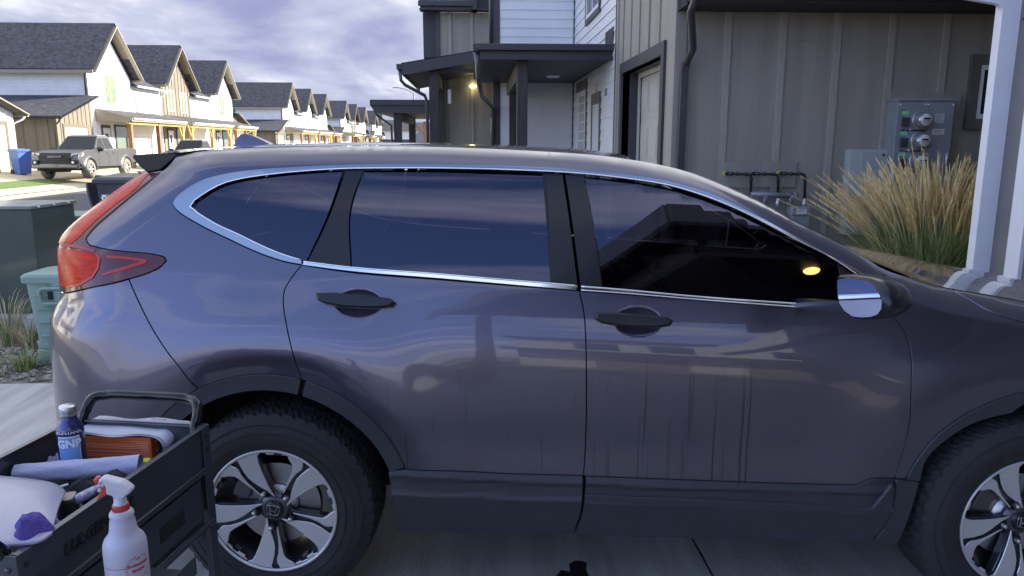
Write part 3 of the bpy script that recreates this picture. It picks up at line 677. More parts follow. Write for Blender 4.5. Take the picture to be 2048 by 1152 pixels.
# door handles
def handle(par, px, py, flipn=False):
    cu, cw = inv(px, py); 
    # outline measured on the picture: bar 158 px long
    pts = [(-90,-18),(-53,-19),(10,-15),(57,-8),(68,0),(62,9),(30,13),(-32,10),(-74,3),(-88,-5)]
    pr = [inv(px + a, py + c) for a, c in pts]; 
    b = MB(); n = len(pr); vs = []
    for k, (s, w) in enumerate(pr):
        p = P(s, w); q = Vector((p.x, min(side_v(s, w), .08), p.z))
    rings = [(1.0, -.004), (1.0, .018), (.93, .030), (.72, .036)]
    cen = (sum(p[0] for p in pr) / n, sum(p[1] for p in pr) / n)
    sv = CUPS[:]; CUPS.clear()
    for sc, of in rings:
        for (s, w) in pr:
            s2 = cen[0] + (s - cen[0]) * (1 - (1 - sc) * .25); w2 = cen[1] + (w - cen[1]) * sc
            vs.append(P(s2, w2) + Nn(s2, w2) * of)
    CUPS.extend(sv)
    for side in (0, 1):
        e = MB(); a_ = inv(px - 50, py - 18); c_ = inv(px - 50, py + 7); pa = P(*a_) + Nn(*a_) * .024; pc_ = P(*c_) + Nn(*c_) * .024
        if side: pa.y = 2*VC - pa.y; pc_.y = 2*VC - pc_.y
        e.bar(pa, pc_, .0025, .012); e.build('handle_seam', DARK, par[side])
    fs = [(r*n+k, r*n+(k+1) % n, (r+1)*n+(k+1) % n, (r+1)*n+k) for r in range(3) for k in range(n)] + [tuple(3*n+k for k in range(n)), tuple(range(n))[::-1]]
    b.add(vs, fs, 0, False)
    b.build('handle', BLACKG, par[0], bevel=.002)
    c = MB(); c.v = [Vector((p.x, 2*VC - p.y, p.z)) for p in b.v]; c.f = [f[::-1] for f in b.f]; c.m = b.m; c.sm = b.sm; c.build('handle', BLACKG, par[1], bevel=.002)
handle(rear_doors, 725, 606); handle(front_doors, 1276.5, 643.5)
# door mirrors
def mirror():
    outl = [(1673.7,562),(1676,553),(1682,550),(1709,549),(1744,555),(1768,566),(1782,582),(1789,600),(1788,618),(1777,630),(1760,637),(1740,639),(1713,637.5),(1695,629),(1683,616),(1677,598)]
    gl = [(1682,561),(1688,558),(1713,558),(1744,563.5),(1756,571),(1765,587),(1771,603),(1770,618),(1762,629),(1748,634),(1730,635),(1712,633),(1696,622),(1686,607),(1682,583)]
    # glass plane through a point beside the door, facing back and outwards
    p0 = Vector((1.70, -.085, 1.14)); nrm_ = Vector((-.935, -.345, .10)).normalized()
    def hit(px, py, d=0.):
        r_ = cray(px, py); t = ((p0 - nrm_ * d) - CO).dot(nrm_) / r_.dot(nrm_); return CO + r_ * t
    A = [hit(*p) for p in outl]; G = [hit(*p) for p in gl]
    cen = sum(A, Vector()) / len(A); n = len(A)
    vs = []; rings = [(.93, -.010), (1.0, .0), (1.03, .03), (.99, .065), (.85, .10), (.55, .125)]
    for sc, dp in rings:
        for a in A: q = cen + (a - cen) * sc; vs.append(q - nrm_ * dp + Vector((0, .35 * dp, 0)))
    fs = [(r*n+k, r*n+(k+1) % n, (r+1)*n+(k+1) % n, (r+1)*n+k) for r in range(len(rings)-1) for k in range(n)] + [tuple(range(n)), tuple((len(rings)-1)*n+k for k in range(n))]
    b = MB(); b.add(vs, fs, 0, True)
    b.bar(hit(1770, 622, .05), Vector((1.86, .09, 1.12)), .05, .035)
    hous = b.build('door_mirror', BLACKG, suv)
    g = MB(); m = len(G); cg = sum(G, Vector()) / m; vs = [cg + nrm_ * .0125] + [q + nrm_ * .0125 for q in G]; g.add(vs, [(0, k + 1, (k + 1) % m + 1) for k in range(m)], 0)
    g.build('mirror_glass', mat('mirror_silver', (.52, .53, .56), .02, 1.0), hous)
    c = MB(); c.v = [Vector((p.x, 2*VC - p.y, p.z)) for p in b.v]; c.f = [f[::-1] for f in b.f]; c.m = b.m; c.sm = b.sm; h2 = c.build('door_mirror', BLACKG, suv)
    c = MB(); c.v = [Vector((p.x, 2*VC - p.y, p.z)) for p in g.v]; c.f = [f[::-1] for f in g.f]; c.m = g.m; c.sm = g.sm; c.build('mirror_glass', mat('mirror_silver'), h2)
mirror()
# fuel-door-free far side kept plain; floor, wheel wells, interior
def body_inside():
    b = MB(); b.box((-.70, .35, .30), (3.2, 1.46, .37)); b.box((-.72, .32, .38), (-.49, 1.5, .9)); b.box((.47, .10, .30), (2.15, 1.71, .42))
    b.box((2.0, .45, .34), (3.3, 1.35, .95))
    b.build('floor_pan', DARK, suv)
    for cx, r in ((0, RI + .02), (2.634, FI + .035)):
        for sgn in (0, 1):
            w = MB(); vs = []; n = 24
            ya, yb = (.05, .36) if not sgn else (2*VC - .05, 2*VC - .36)
            for k in range(n + 1):
                a = pi * k / n; vs += [(cx + r*cos(a), ya, .35 + r*sin(a)), (cx + r*cos(a), yb, .35 + r*sin(a))]
            vs += [(cx, yb, .35)]
            fs = [(2*k, 2*k+2, 2*k+3, 2*k+1) for k in range(n)] + [(2*k+1, 2*k+3, 2*(n+1)) for k in range(n)]
            w.add(vs, fs); w.build('wheel_well', DARK, suv, fix=False)
    # seats
    def seat(x, y, w, hb=.62, hr=True):
        s = MB(); s.box((x - .02, y - w/2, .55), (x + .48, y + w/2, .72))
        s.add([(x - .06, y - w/2, .66), (x + .07, y - w/2, .70), (x - .10, y - w/2, .70 + hb), (x - .21, y - w/2, .68 + hb), (x - .06, y + w/2, .66), (x + .07, y + w/2, .70), (x - .10, y + w/2, .70 + hb), (x - .21, y + w/2, .68 + hb)],
              [(0,1,2,3), (4,7,6,5), (0,4,5,1), (1,5,6,2), (2,6,7,3), (3,7,4,0)])
        if hr: s.box((x - .24, y - .12, .74 + hb), (x - .14, y + .12, .92 + hb))
        s.build('seat', SEAT, suv, bevel=.035)
    seat(1.0, .50, .50, .56); seat(1.0, 1.30, .50, .56); seat(.15, .50, .46, .55); seat(.15, 1.30, .46, .55); seat(.15, .90, .34, .52, False)
    d = MB(); d.box((1.50, .16, .78), (1.95, 1.65, 1.06)); d.box((1.10, .80, .55), (1.60, 1.00, .84))
    db = d.build('dashboard', mat('dash_plastic', (.04, .04, .045), .6), suv, bevel=.03)
    s = MB(); s.prism([(1.475, .82, .98), (1.475, 1.02, .98), (1.50, 1.02, 1.12), (1.50, .82, 1.12)], (.02, 0, 0)); s.build('screen', mat('dash_screen', (.12, .13, .15), .15), db)
    s = MB(); cx, cy, cz = 1.34, 1.30, 1.05; pts = []
    for k in range(28):
        a = 2 * pi * k / 28; pts.append((cx - .19 * sin(a) * .42, cy + .19 * cos(a), cz + .19 * sin(a) * .9))
    s.tube(pts, .017, 8, closed=True); s.bar((cx, cy - .18, cz), (cx, cy + .18, cz), .05, .03); s.box((cx, cy - .05, cz - .05), (cx + .05, cy + .05, cz + .05)); s.bar((cx, cy, cz), (cx + .25, cy, cz - .1), .06, .06)
    s.build('steering_wheel', mat('dash_plastic'), db)
body_inside()

# --- wheels
def make_tyre(Rt=.367, Rr=.232, wd=.235):
    b = MB(); seg = 192; nb = 64
    prof = [(Rr, -.008), (Rr + .006, -.016), (Rr + .05, -.026), (Rr + .085, -.024), (Rt - .028, -.012), (Rt - .012, -.002)]
    tread = [.012, .035, .065, .075, .105, .118, .130, .160, .170, .200, .223]
    vs = []; rows = []
    for (r, y) in prof: rows.append([(r, y)] * seg)
    # shoulder blocks
    def blk(k, ph, g=3):
        return ((k + ph) % g) != 0
    rows.append([(Rt - (.003 if blk(k, 0, 4) else .010), .004) for k in range(seg)])
    for j, y in enumerate(tread):
        gr = j in (3, 6, 8)
        rows.append([(Rt + (.003 if (blk(k, j * 1, 4)) else -.005) - (.009 if gr else 0) - .010 * abs((y - .1175) / .1175) ** 4, y) for k in range(seg)])
    rows.append([(Rt - .012, .237)] * seg); rows.append([(Rr + .05, .261)] * seg); rows.append([(Rr, .245)] * seg); rows.append([(Rr - .01, .22)] * seg)
    for row in rows:
        for k, (r, y) in enumerate(row): a = 2 * pi * k / seg; vs.append((r * cos(a), y, r * sin(a)))
    fs = [(i*seg+k, i*seg+(k+1) % seg, (i+1)*seg+(k+1) % seg, (i+1)*seg+k) for i in range(len(rows)-1) for k in range(seg)]
    b.add(vs, fs, 0, False)
    for i in range(len(b.sm)): b.sm[i] = i < seg * 5
    # raised sidewall ribs
    for rr in (.268, .300, .330): b.lathe([(rr - .0012, -.0225 if rr < .31 else -.0175), (rr, -.0275 if rr < .31 else -.0225), (rr + .0012, -.0225 if rr < .31 else -.0175)], axis='Y', seg=96)
    return b
def make_rim(Rr=.2345):
    b = MB()      # 0 alloy 1 gunmetal 2 dark
    b.lathe([(Rr, -.012), (Rr + .002, -.018), (Rr - .003, -.022), (Rr - .009, -.016)], axis='Y', seg=96, mi=0)
    b.lathe([(Rr - .009, -.016), (Rr - .014, .01), (Rr - .022, .03), (Rr - .03, .14), (Rr - .02, .20)], axis='Y', seg=72, mi=1)
    b.lathe([(.0, .085), (.085, .085), (.09, .12)], axis='Y', seg=32, mi=2)
    Rm = Rr - .006
    def pol(r, a): return (r * Rm * cos(a), r * Rm * sin(a))
    def plate(pts, y0, y1, mi):
        # bevelled prism, dished towards the hub
        def dish(x, z, y): r = sqrt(x*x + z*z) / Rm; return y + .022 * (1 - r) ** 1.0
        n = len(pts); cx = sum(p[0] for p in pts) / n; cz = sum(p[1] for p in pts) / n; vs = []
        ar = sum(pts[i][0]*pts[(i+1) % n][1] - pts[(i+1) % n][0]*pts[i][1] for i in range(n))
        ins = inset(pts, .0022)
        for (x, z) in ins: vs.append((x, dish(x, z, y0), z))
        for (x, z) in pts: vs.append((x, dish(x, z, y0 + .002), z))
        for (x, z) in pts: vs.append((x, dish(x, z, y1), z))
        b.add(vs, [tuple(range(n))], mi); o = len(b.v) - 3 * n
        sd_ = 1 if mi == 0 else mi
        for r_ in (0, 1):
            for k in range(n): b.f.append([o + r_*n + k, o + r_*n + (k+1) % n, o + (r_+1)*n + (k+1) % n, o + (r_+1)*n + k]); b.m.append(mi if r_ == 0 else sd_); b.sm.append(False)
        b.f.append([o + 2*n + k for k in range(n)]); b.m.append(sd_); b.sm.append(False)
    for g_ in range(5):
        a0 = R(121.4 + 72 * g_)
        def q(r, d): return pol(r, a0 + R(d))
        # dark carrier under both blades
        plate([q(.995, 21), q(.84, 15), q(.67, 15), q(.45, 13), q(.30, 15), q(.16, 22), q(.16, -40), q(.30, -24), q(.43, -21), q(.66, -19.5), q(.90, -19.5), q(.985, -17), q(1.0, -6), q(1.0, 8)], -.002, .03, 1)
        # broad machined blade
        plate([q(1.0, 1.5), q(.95, .2), q(.88, 1.2), q(.79, 2.6), q(.65, 3.6), q(.55, 2.0), q(.46, -1.5), q(.32, -13), q(.20, -33), q(.21, -37), q(.30, -27), q(.43, -21.5), q(.66, -18.8), q(.84, -18.6), q(.93, -19.5), q(.985, -23), q(1.0, -24), q(1.0, -15), q(1.0, -6)], -.014, .012, 0)
        # slim machined blade
        plate([q(1.0, 7.5), q(.955, 7.6), q(.90, 5.6), q(.84, 5.2), q(.75, 7.4), q(.60, 9.0), q(.45, 8.7), q(.31, 7.6), q(.305, 12), q(.45, 12.5), q(.60, 13.4), q(.72, 13.8), q(.80, 14.5), q(.86, 17.5), q(.925, 22), q(.99, 24), q(1.0, 20), q(1.0, 14)], -.014, .012, 0)
        # bottom of rim between blades: thin machined ring pieces with notches
        plate([q(1.0, 22), q(.955, 23.5), q(.945, 29), q(.965, 30), q(.965, 36), q(.93, 37), q(.93, 44), q(.965, 45), q(.97, 47.5), q(1.0, 49), q(1.0, 40), q(1.0, 30)], -.010, .012, 0)
        plate([q(.96, 30), q(.90, 31), q(.90, 37), q(.96, 38)], .004, .03, 1)
        # machined ribs in the recess
    b.lathe([(.0, .003), (.036, .003), (.050, .008), (.060, .02)], axis='Y', seg=36, mi=1)
    # lug wells
    for g_ in range(5):
        a = R(117.7 + 72 * g_ - 1); x, z = .0555 * cos(a) * 1.25, .0555 * sin(a) * 1.25
        b.lathe([(.0175, .002), (.014, .006), (.013, .02)], c=(x, -.001, z), axis='Y', seg=20, mi=2)
        b.lathe([(0, .0005), (.0135, .0005)], c=(x, 0, z), axis='Y', seg=16, mi=2)
    return b
def make_wheel(loc, rz=0., flip=False):
    rm = make_rim().build('wheel', [ALLOY, GUN, DARK], suv); rm.location = loc; rm.rotation_euler = (0, 0, rz + (pi if flip else 0))
    make_tyre().build('tyre', TYRE, rm)
    d = MB(); d.lathe([(.06, .055), (.155, .055), (.157, .075), (.06, .075)], axis='Y', seg=64, smooth=False); d.lathe([(.0, .04), (.075, .04), (.08, .06)], axis='Y', seg=40); d.build('brake_disc', STEEL, rm)
    d = MB(); pts = []
    for k in range(9): a = R(118 + 50 * k / 8); pts.append((.168*cos(a), .035, .168*sin(a)))
    for k in range(9): a = R(168 - 50 * k / 8); pts.append((.105*cos(a), .035, .105*sin(a)))
    d.prism(pts, (0, .06, 0)); d.build('brake_caliper', mat('cast_iron', (.10, .10, .10), .6, .5), rm, bevel=.006)
    for g_ in range(5):
        a = R(117.7 + 72 * g_ - 1); x, z = .0694 * cos(a), .0694 * sin(a)
        l = MB(); l.lathe([(0, -.020), (.006, -.019), (.0085, -.016), (.0088, .0)], c=(x, 0, z), axis='Y', seg=14); l.build('wheel_nut', STEEL, rm)
    cap = MB(); cap.lathe([(0, -.006), (.028, -.005), (.034, .0), (.036, .004)], axis='Y', seg=36); cp = cap.build('centre_cap', BLACKG, rm)
    # emblem: rounded frame with an H
    e = MB(); ang = R(-10)
    def tr(x, z): return (x*cos(ang) - z*sin(ang), z*cos(ang) + x*sin(ang))
    fr = []
    for k in range(40):
        a = 2 * pi * k / 40; c_, s_ = cos(a), sin(a); ex = .5; x = .0225 * abs(c_) ** ex * (1 if c_ > 0 else -1); z = .0185 * abs(s_) ** ex * (1 if s_ > 0 else -1); x *= 1 + .10 * z / .0185
        X, Z = tr(x, z); fr.append((X, -.0085, Z))
    e.tube(fr, .0016, 6, closed=True)
    for poly in ([(-.0175, .0165), (-.0115, .0165), (-.0055, .001), (.0055, .001), (.0115, .0165), (.0175, .0165), (.0115, -.0165), (.0055, -.0165), (.0055, -.0055), (-.0055, -.0055), (-.0055, -.0165), (-.0115, -.0165)],):
        e.prism([(tr(x, z)[0], -.0075, tr(x, z)[1]) for x, z in poly], (0, -.0022, 0))
    eo = e.build('emblem', CHROME, rm)
    return rm
def place_wheels():
    make_wheel((0, .012, .362)); make_wheel((2.645, .018, .362), rz=R(6))
    make_wheel((0, 2*VC - .012, .362), flip=True); make_wheel((2.645, 2*VC - .018, .362), rz=R(6), flip=True)
    # mud flap behind the rear wheel
place_wheels()
# ================================================================ materials of the place
def line_mat(name, col, rough, period, axis=2, depth=.5, dark=.55, var=.08, lw=.06, stretch=(1, 1, 1), vscale=2.):
    """plain boards / laps with thin grooves every `period` metres along an axis (object space)"""
    m = mat(name, col, rough, 0, 0, var, vscale, 0, 40, stretch); nt = m.node_tree; N = nt.nodes; L = nt.links; b = N['Principled BSDF']
    tc = N.new('ShaderNodeTexCoord'); sp = N.new('ShaderNodeSeparateXYZ'); L.new(tc.outputs['Object'], sp.inputs[0])
    d = N.new('ShaderNodeMath'); d.operation = 'DIVIDE'; L.new(sp.outputs[axis], d.inputs[0]); d.inputs[1].default_value = period
    f = N.new('ShaderNodeMath'); f.operation = 'FRACT'; L.new(d.outputs[0], f.inputs[0])
    g = N.new('ShaderNodeMath'); g.operation = 'LESS_THAN'; L.new(f.outputs[0], g.inputs[0]); g.inputs[1].default_value = lw
    src = b.inputs['Base Color'].links[0].from_socket
    mx = N.new('ShaderNodeMix'); mx.data_type = 'RGBA'; mx.blend_type = 'MULTIPLY'; L.new(g.outputs[0], mx.inputs[0]); L.new(src, mx.inputs[6]); mx.inputs[7].default_value = (dark, dark, dark, 1)
    L.new(mx.outputs[2], b.inputs['Base Color'])
    bp = N.new('ShaderNodeBump'); bp.inputs['Strength'].default_value = depth; bp.inputs['Distance'].default_value = .02; L.new(f.outputs[0], bp.inputs['Height']); L.new(bp.outputs[0], b.inputs['Normal'])
    return m
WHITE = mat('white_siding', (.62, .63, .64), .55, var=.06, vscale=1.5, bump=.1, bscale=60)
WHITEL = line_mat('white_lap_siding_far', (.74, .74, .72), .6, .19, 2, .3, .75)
GREY = mat('grey_siding', (.255, .235, .198), .62, var=.15, vscale=1.1, stretch=(5, 5, .35), bump=.25, bscale=55)
BATT = mat('grey_batten_lightened', (.295, .272, .232), .62, var=.10, vscale=9, stretch=(3, 3, .6), bump=.2, bscale=60)  # same paint as the wall; light on the battens put into a paler tone
GREYD = mat('dark_grey_trim', (.038, .037, .042), .5, var=.15, vscale=5)
TAUPE = mat('taupe_trim', (.105, .100, .088), .6, var=.2, vscale=6, bump=.2, bscale=60)
BROWNB = mat('brown_batten_siding', (.17, .142, .10), .65, var=.2, vscale=1.2, stretch=(4, 4, .4))
BLK = mat('black_fascia', (.026, .024, .027), .42, var=.15, vscale=4)
SOFF = line_mat('black_soffit_boards', (.022, .020, .024), .55, .14, 0, .4, .3, lw=.10)
SOFFY = line_mat('black_soffit_boards_cross', (.022, .020, .024), .55, .14, 1, .4, .3, lw=.10)
SOFFL = line_mat('taupe_soffit_boards', (.20, .17, .12), .6, .25, 0, .3, .6, lw=.08)
WOOD = mat('dark_stained_post', (.017, .014, .013), .55, var=.6, vscale=3, stretch=(9, 9, 1.1), bump=.6, bscale=18, tint2=(.040, .033, .029))
CEDAR = mat('cedar_timber', (.28, .135, .06), .6, var=.25, vscale=3, stretch=(8, 8, 1), bump=.2)
YEL = mat('yellow_pine_timber', (.45, .30, .09), .6, var=.2, vscale=4)  # yellower timber than the cedar
WTRIM = mat('white_trim', (.66, .67, .70), .45, var=.04, vscale=8, bump=.05, bscale=120)
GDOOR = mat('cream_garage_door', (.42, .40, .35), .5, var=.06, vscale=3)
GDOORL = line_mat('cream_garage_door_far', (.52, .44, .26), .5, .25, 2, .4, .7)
WGL = mat('window_glass', (.014, .016, .018), .06, 0, .0, spec=.3)
WGL2 = mat('curtained_window', (.20, .26, .12), .08, 0, 1.0, var=.4, vscale=4)
CONC = mat('broom_finished_concrete', (.40, .385, .36), .85, var=.26, vscale=1.2, bump=.5, bscale=45, stretch=(7, .7, 1))
CONC2 = mat('pavement_concrete', (.34, .34, .345), .85, var=.12, vscale=1.5, bump=.3, bscale=60)
CONC3 = mat('driveway_concrete_far', (.44, .38, .27), .85, var=.18, vscale=.8, bump=.2)
ASPH = mat('asphalt', (.062, .064, .072), .9, var=.25, vscale=2.5, bump=.5, bscale=80)
DIRT = mat('dry_soil', (.22, .19, .14), .95, var=.3, vscale=1.5, bump=.5, bscale=20)
LAWN = mat('lawn_grass', (.085, .14, .025), .9, var=.4, vscale=8, bump=.8, bscale=60)
def shingle_mat():
    m = mat('asphalt_shingles', (.052, .050, .058), .92, var=.45, vscale=5, tint2=(.10, .096, .105)); nt = m.node_tree; N = nt.nodes; L = nt.links; b = N['Principled BSDF']
    tc = N.new('ShaderNodeTexCoord'); sp = N.new('ShaderNodeSeparateXYZ'); L.new(tc.outputs['Object'], sp.inputs[0])
    a = N.new('ShaderNodeMath'); a.operation = 'ADD'; L.new(sp.outputs[0], a.inputs[0]); L.new(sp.outputs[1], a.inputs[1])
    cb = N.new('ShaderNodeCombineXYZ'); L.new(a.outputs[0], cb.inputs[0]); L.new(sp.outputs[2], cb.inputs[1])
    br = N.new('ShaderNodeTexBrick'); L.new(cb.outputs[0], br.inputs[0]); br.inputs['Scale'].default_value = 1; br.inputs['Brick Width'].default_value = .28; br.inputs['Row Height'].default_value = .10; br.inputs['Mortar Size'].default_value = .006
    br.inputs['Color1'].default_value = (1, 1, 1, 1); br.inputs['Color2'].default_value = (.6, .6, .6, 1); br.inputs['Mortar'].default_value = (.35, .35, .35, 1)
    src = b.inputs['Base Color'].links[0].from_socket; mx = N.new('ShaderNodeMix'); mx.data_type = 'RGBA'; mx.blend_type = 'MULTIPLY'; mx.inputs[0].default_value = .8
    L.new(src, mx.inputs[6]); L.new(br.outputs[0], mx.inputs[7]); L.new(mx.outputs[2], b.inputs['Base Color'])
    bp = N.new('ShaderNodeBump'); bp.inputs['Strength'].default_value = .5; bp.inputs['Distance'].default_value = .02; L.new(br.outputs[0], bp.inputs['Height']); L.new(bp.outputs[0], b.inputs['Normal'])
    return m
SHIN = shingle_mat()
# ================================================================ ground
def sheet(name, pts, m, z=0., kind='structure', n=None):
    b = MB(); b.add([(x, y, z) if len(p) == 2 else p for p in pts for x, y in [p[:2]]], [tuple(range(len(pts)))]); o = b.build(name, m); tag(o, kind=kind); return o
sheet('ground', [(-900, -900), (900, -900), (900, 1500), (-900, 1500)], DIRT, -.03)
sheet('road', [(-14.5, -120), (-6.2, -120), (-6.2, 260), (-14.5, 260)], ASPH, -.012)
sheet('pavement', [(-6.0, -60), (-5.0, -60), (-5.0, 200), (-6.0, 200)], CONC2, -.004)
def slab_mesh():
    b = MB()
    # slabs with open joints (dark gap) running away from the camera
    p1 = onZ(1378, 1080, 0); 
    xs = [-5.0, -2.2, p1.x + .02, 3.8]
    for i in range(3):
        for j, (ya, yb) in enumerate([(-6, -2.4), (-2.39, 5.22)]):
            b.box((xs[i] + (.007 if i else 0), ya, -.1), (xs[i+1] - .007, yb, 0))
    return b
o = slab_mesh().build('driveway', CONC); tag(o, kind='structure')
sheet('joint_filler', [(-5, -6), (3.8, -6), (3.8, 5.2), (-5, 5.2)], mat('joint_dark', (.02, .02, .02), .9), -.014)
b = MB(); b.box((-6.2, -60, -.1), (-6.05, 4.0, .10)); b.box((-6.2, 9.5, -.1), (-6.05, 26, .10)); tag(b.build('kerb', CONC2), kind='structure')
# driveways of the next units
sheet('driveway', [(-5.0, 9.5), (2.2, 9.5), (2.2, 12.2), (-5.0, 12.2)], CONC2, -.002)
# far side: gutter, pavement, rising yards
b = MB(); b.add([(-14.5, -40, -.004), (-14.0, -40, -.004), (-14.0, 230, -.004), (-14.5, 230, -.004)], [(0,1,2,3)]); tag(b.build('gutter', CONC3), kind='structure')
sheet('gutter', [(-15.1, -40), (-14.5, -40), (-14.5, 230), (-15.1, 230)], mat('pale_gutter_concrete', (.52, .49, .40), .85, var=.1), .0)  # paler concrete than the strip beside it
b = MB(); b.add([(-20.3, -60, .50), (-15.1, -60, .02), (-15.1, 230, .02), (-20.3, 230, .50), (-60, -60, .5), (-60, 230, .5)], [(0,1,2,3), (4,0,3,5)]); tag(b.build('yard_slope', CONC3), kind='structure')
def lawn_strip(y0, y1, x0=-17.6, x1=-16.2):
    b = MB(); f = lambda x: .02 + (.48) * (-15.1 - x) / 5.2 + .008
    b.add([(x0, y0, f(x0)), (x1, y0, f(x1)), (x1, y1, f(x1)), (x0, y1, f(x0))], [(0,1,2,3)]); tag(b.build('lawn', LAWN), kind='structure')
lawn_strip(22, 31.5); lawn_strip(40, 52); lawn_strip(60, 75)
# wet patch on the slab
def stain():
    c = onZ(1150, 1150, .0015); pts = []
    poly = [(1112,1152),(1122,1140),(1140,1143),(1138,1128),(1150,1121),(1165,1122),(1174,1126),(1172,1140),(1178,1152),(1180,1190),(1150,1210),(1105,1190)]
    b = MB(); b.add([onZ(x, y, .0015) for x, y in poly], [tuple(range(len(poly)))]); o = b.build('wet_patch', mat('dark_stain', (.012, .012, .012), .5)); tag(o, kind='structure')
stain()

# ================================================================ building kit
def lap_wall(b, p, q, z0, z1, mi=0, step=.19, nrm=(0, -1, 0)):
    """overlapping boards between plan points p and q (2-D), real wedges"""
    n = Vector(nrm); z = z0
    while z < z1 - .001:
        t = min(z + step, z1); P0 = Vector((*p, z)); P1 = Vector((*q, z)); Q0 = Vector((*p, t)); Q1 = Vector((*q, t))
        b.add([P0, P1, P0 + n*.022, P1 + n*.022, Q0 + n*.006, Q1 + n*.006], [(0,1,3,2), (2,3,5,4)], mi); z = t
def hframe(b, a, c, w, d, axis, mi=0, bottom=True):
    """picture frame of boards around the rectangle a-c lying on a wall; axis = wall normal axis ('X' or 'Y'), depth from w0 to w1"""
    (u0, z0), (u1, z1) = a, c; d0, d1 = d
    def bx(ua, za, ub, zb):
        if axis == 'X': b.box((d0, ua, za), (d1, ub, zb), mi)
        else: b.box((ua, d0, za), (ub, d1, zb), mi)
    bx(u0 - w, z1, u1 + w, z1 + w)
    bx(u0 - w, z0, u0, z1); bx(u1, z0, u1 + w, z1)
    if bottom: bx(u0 - w, z0 - w, u1 + w, z0)
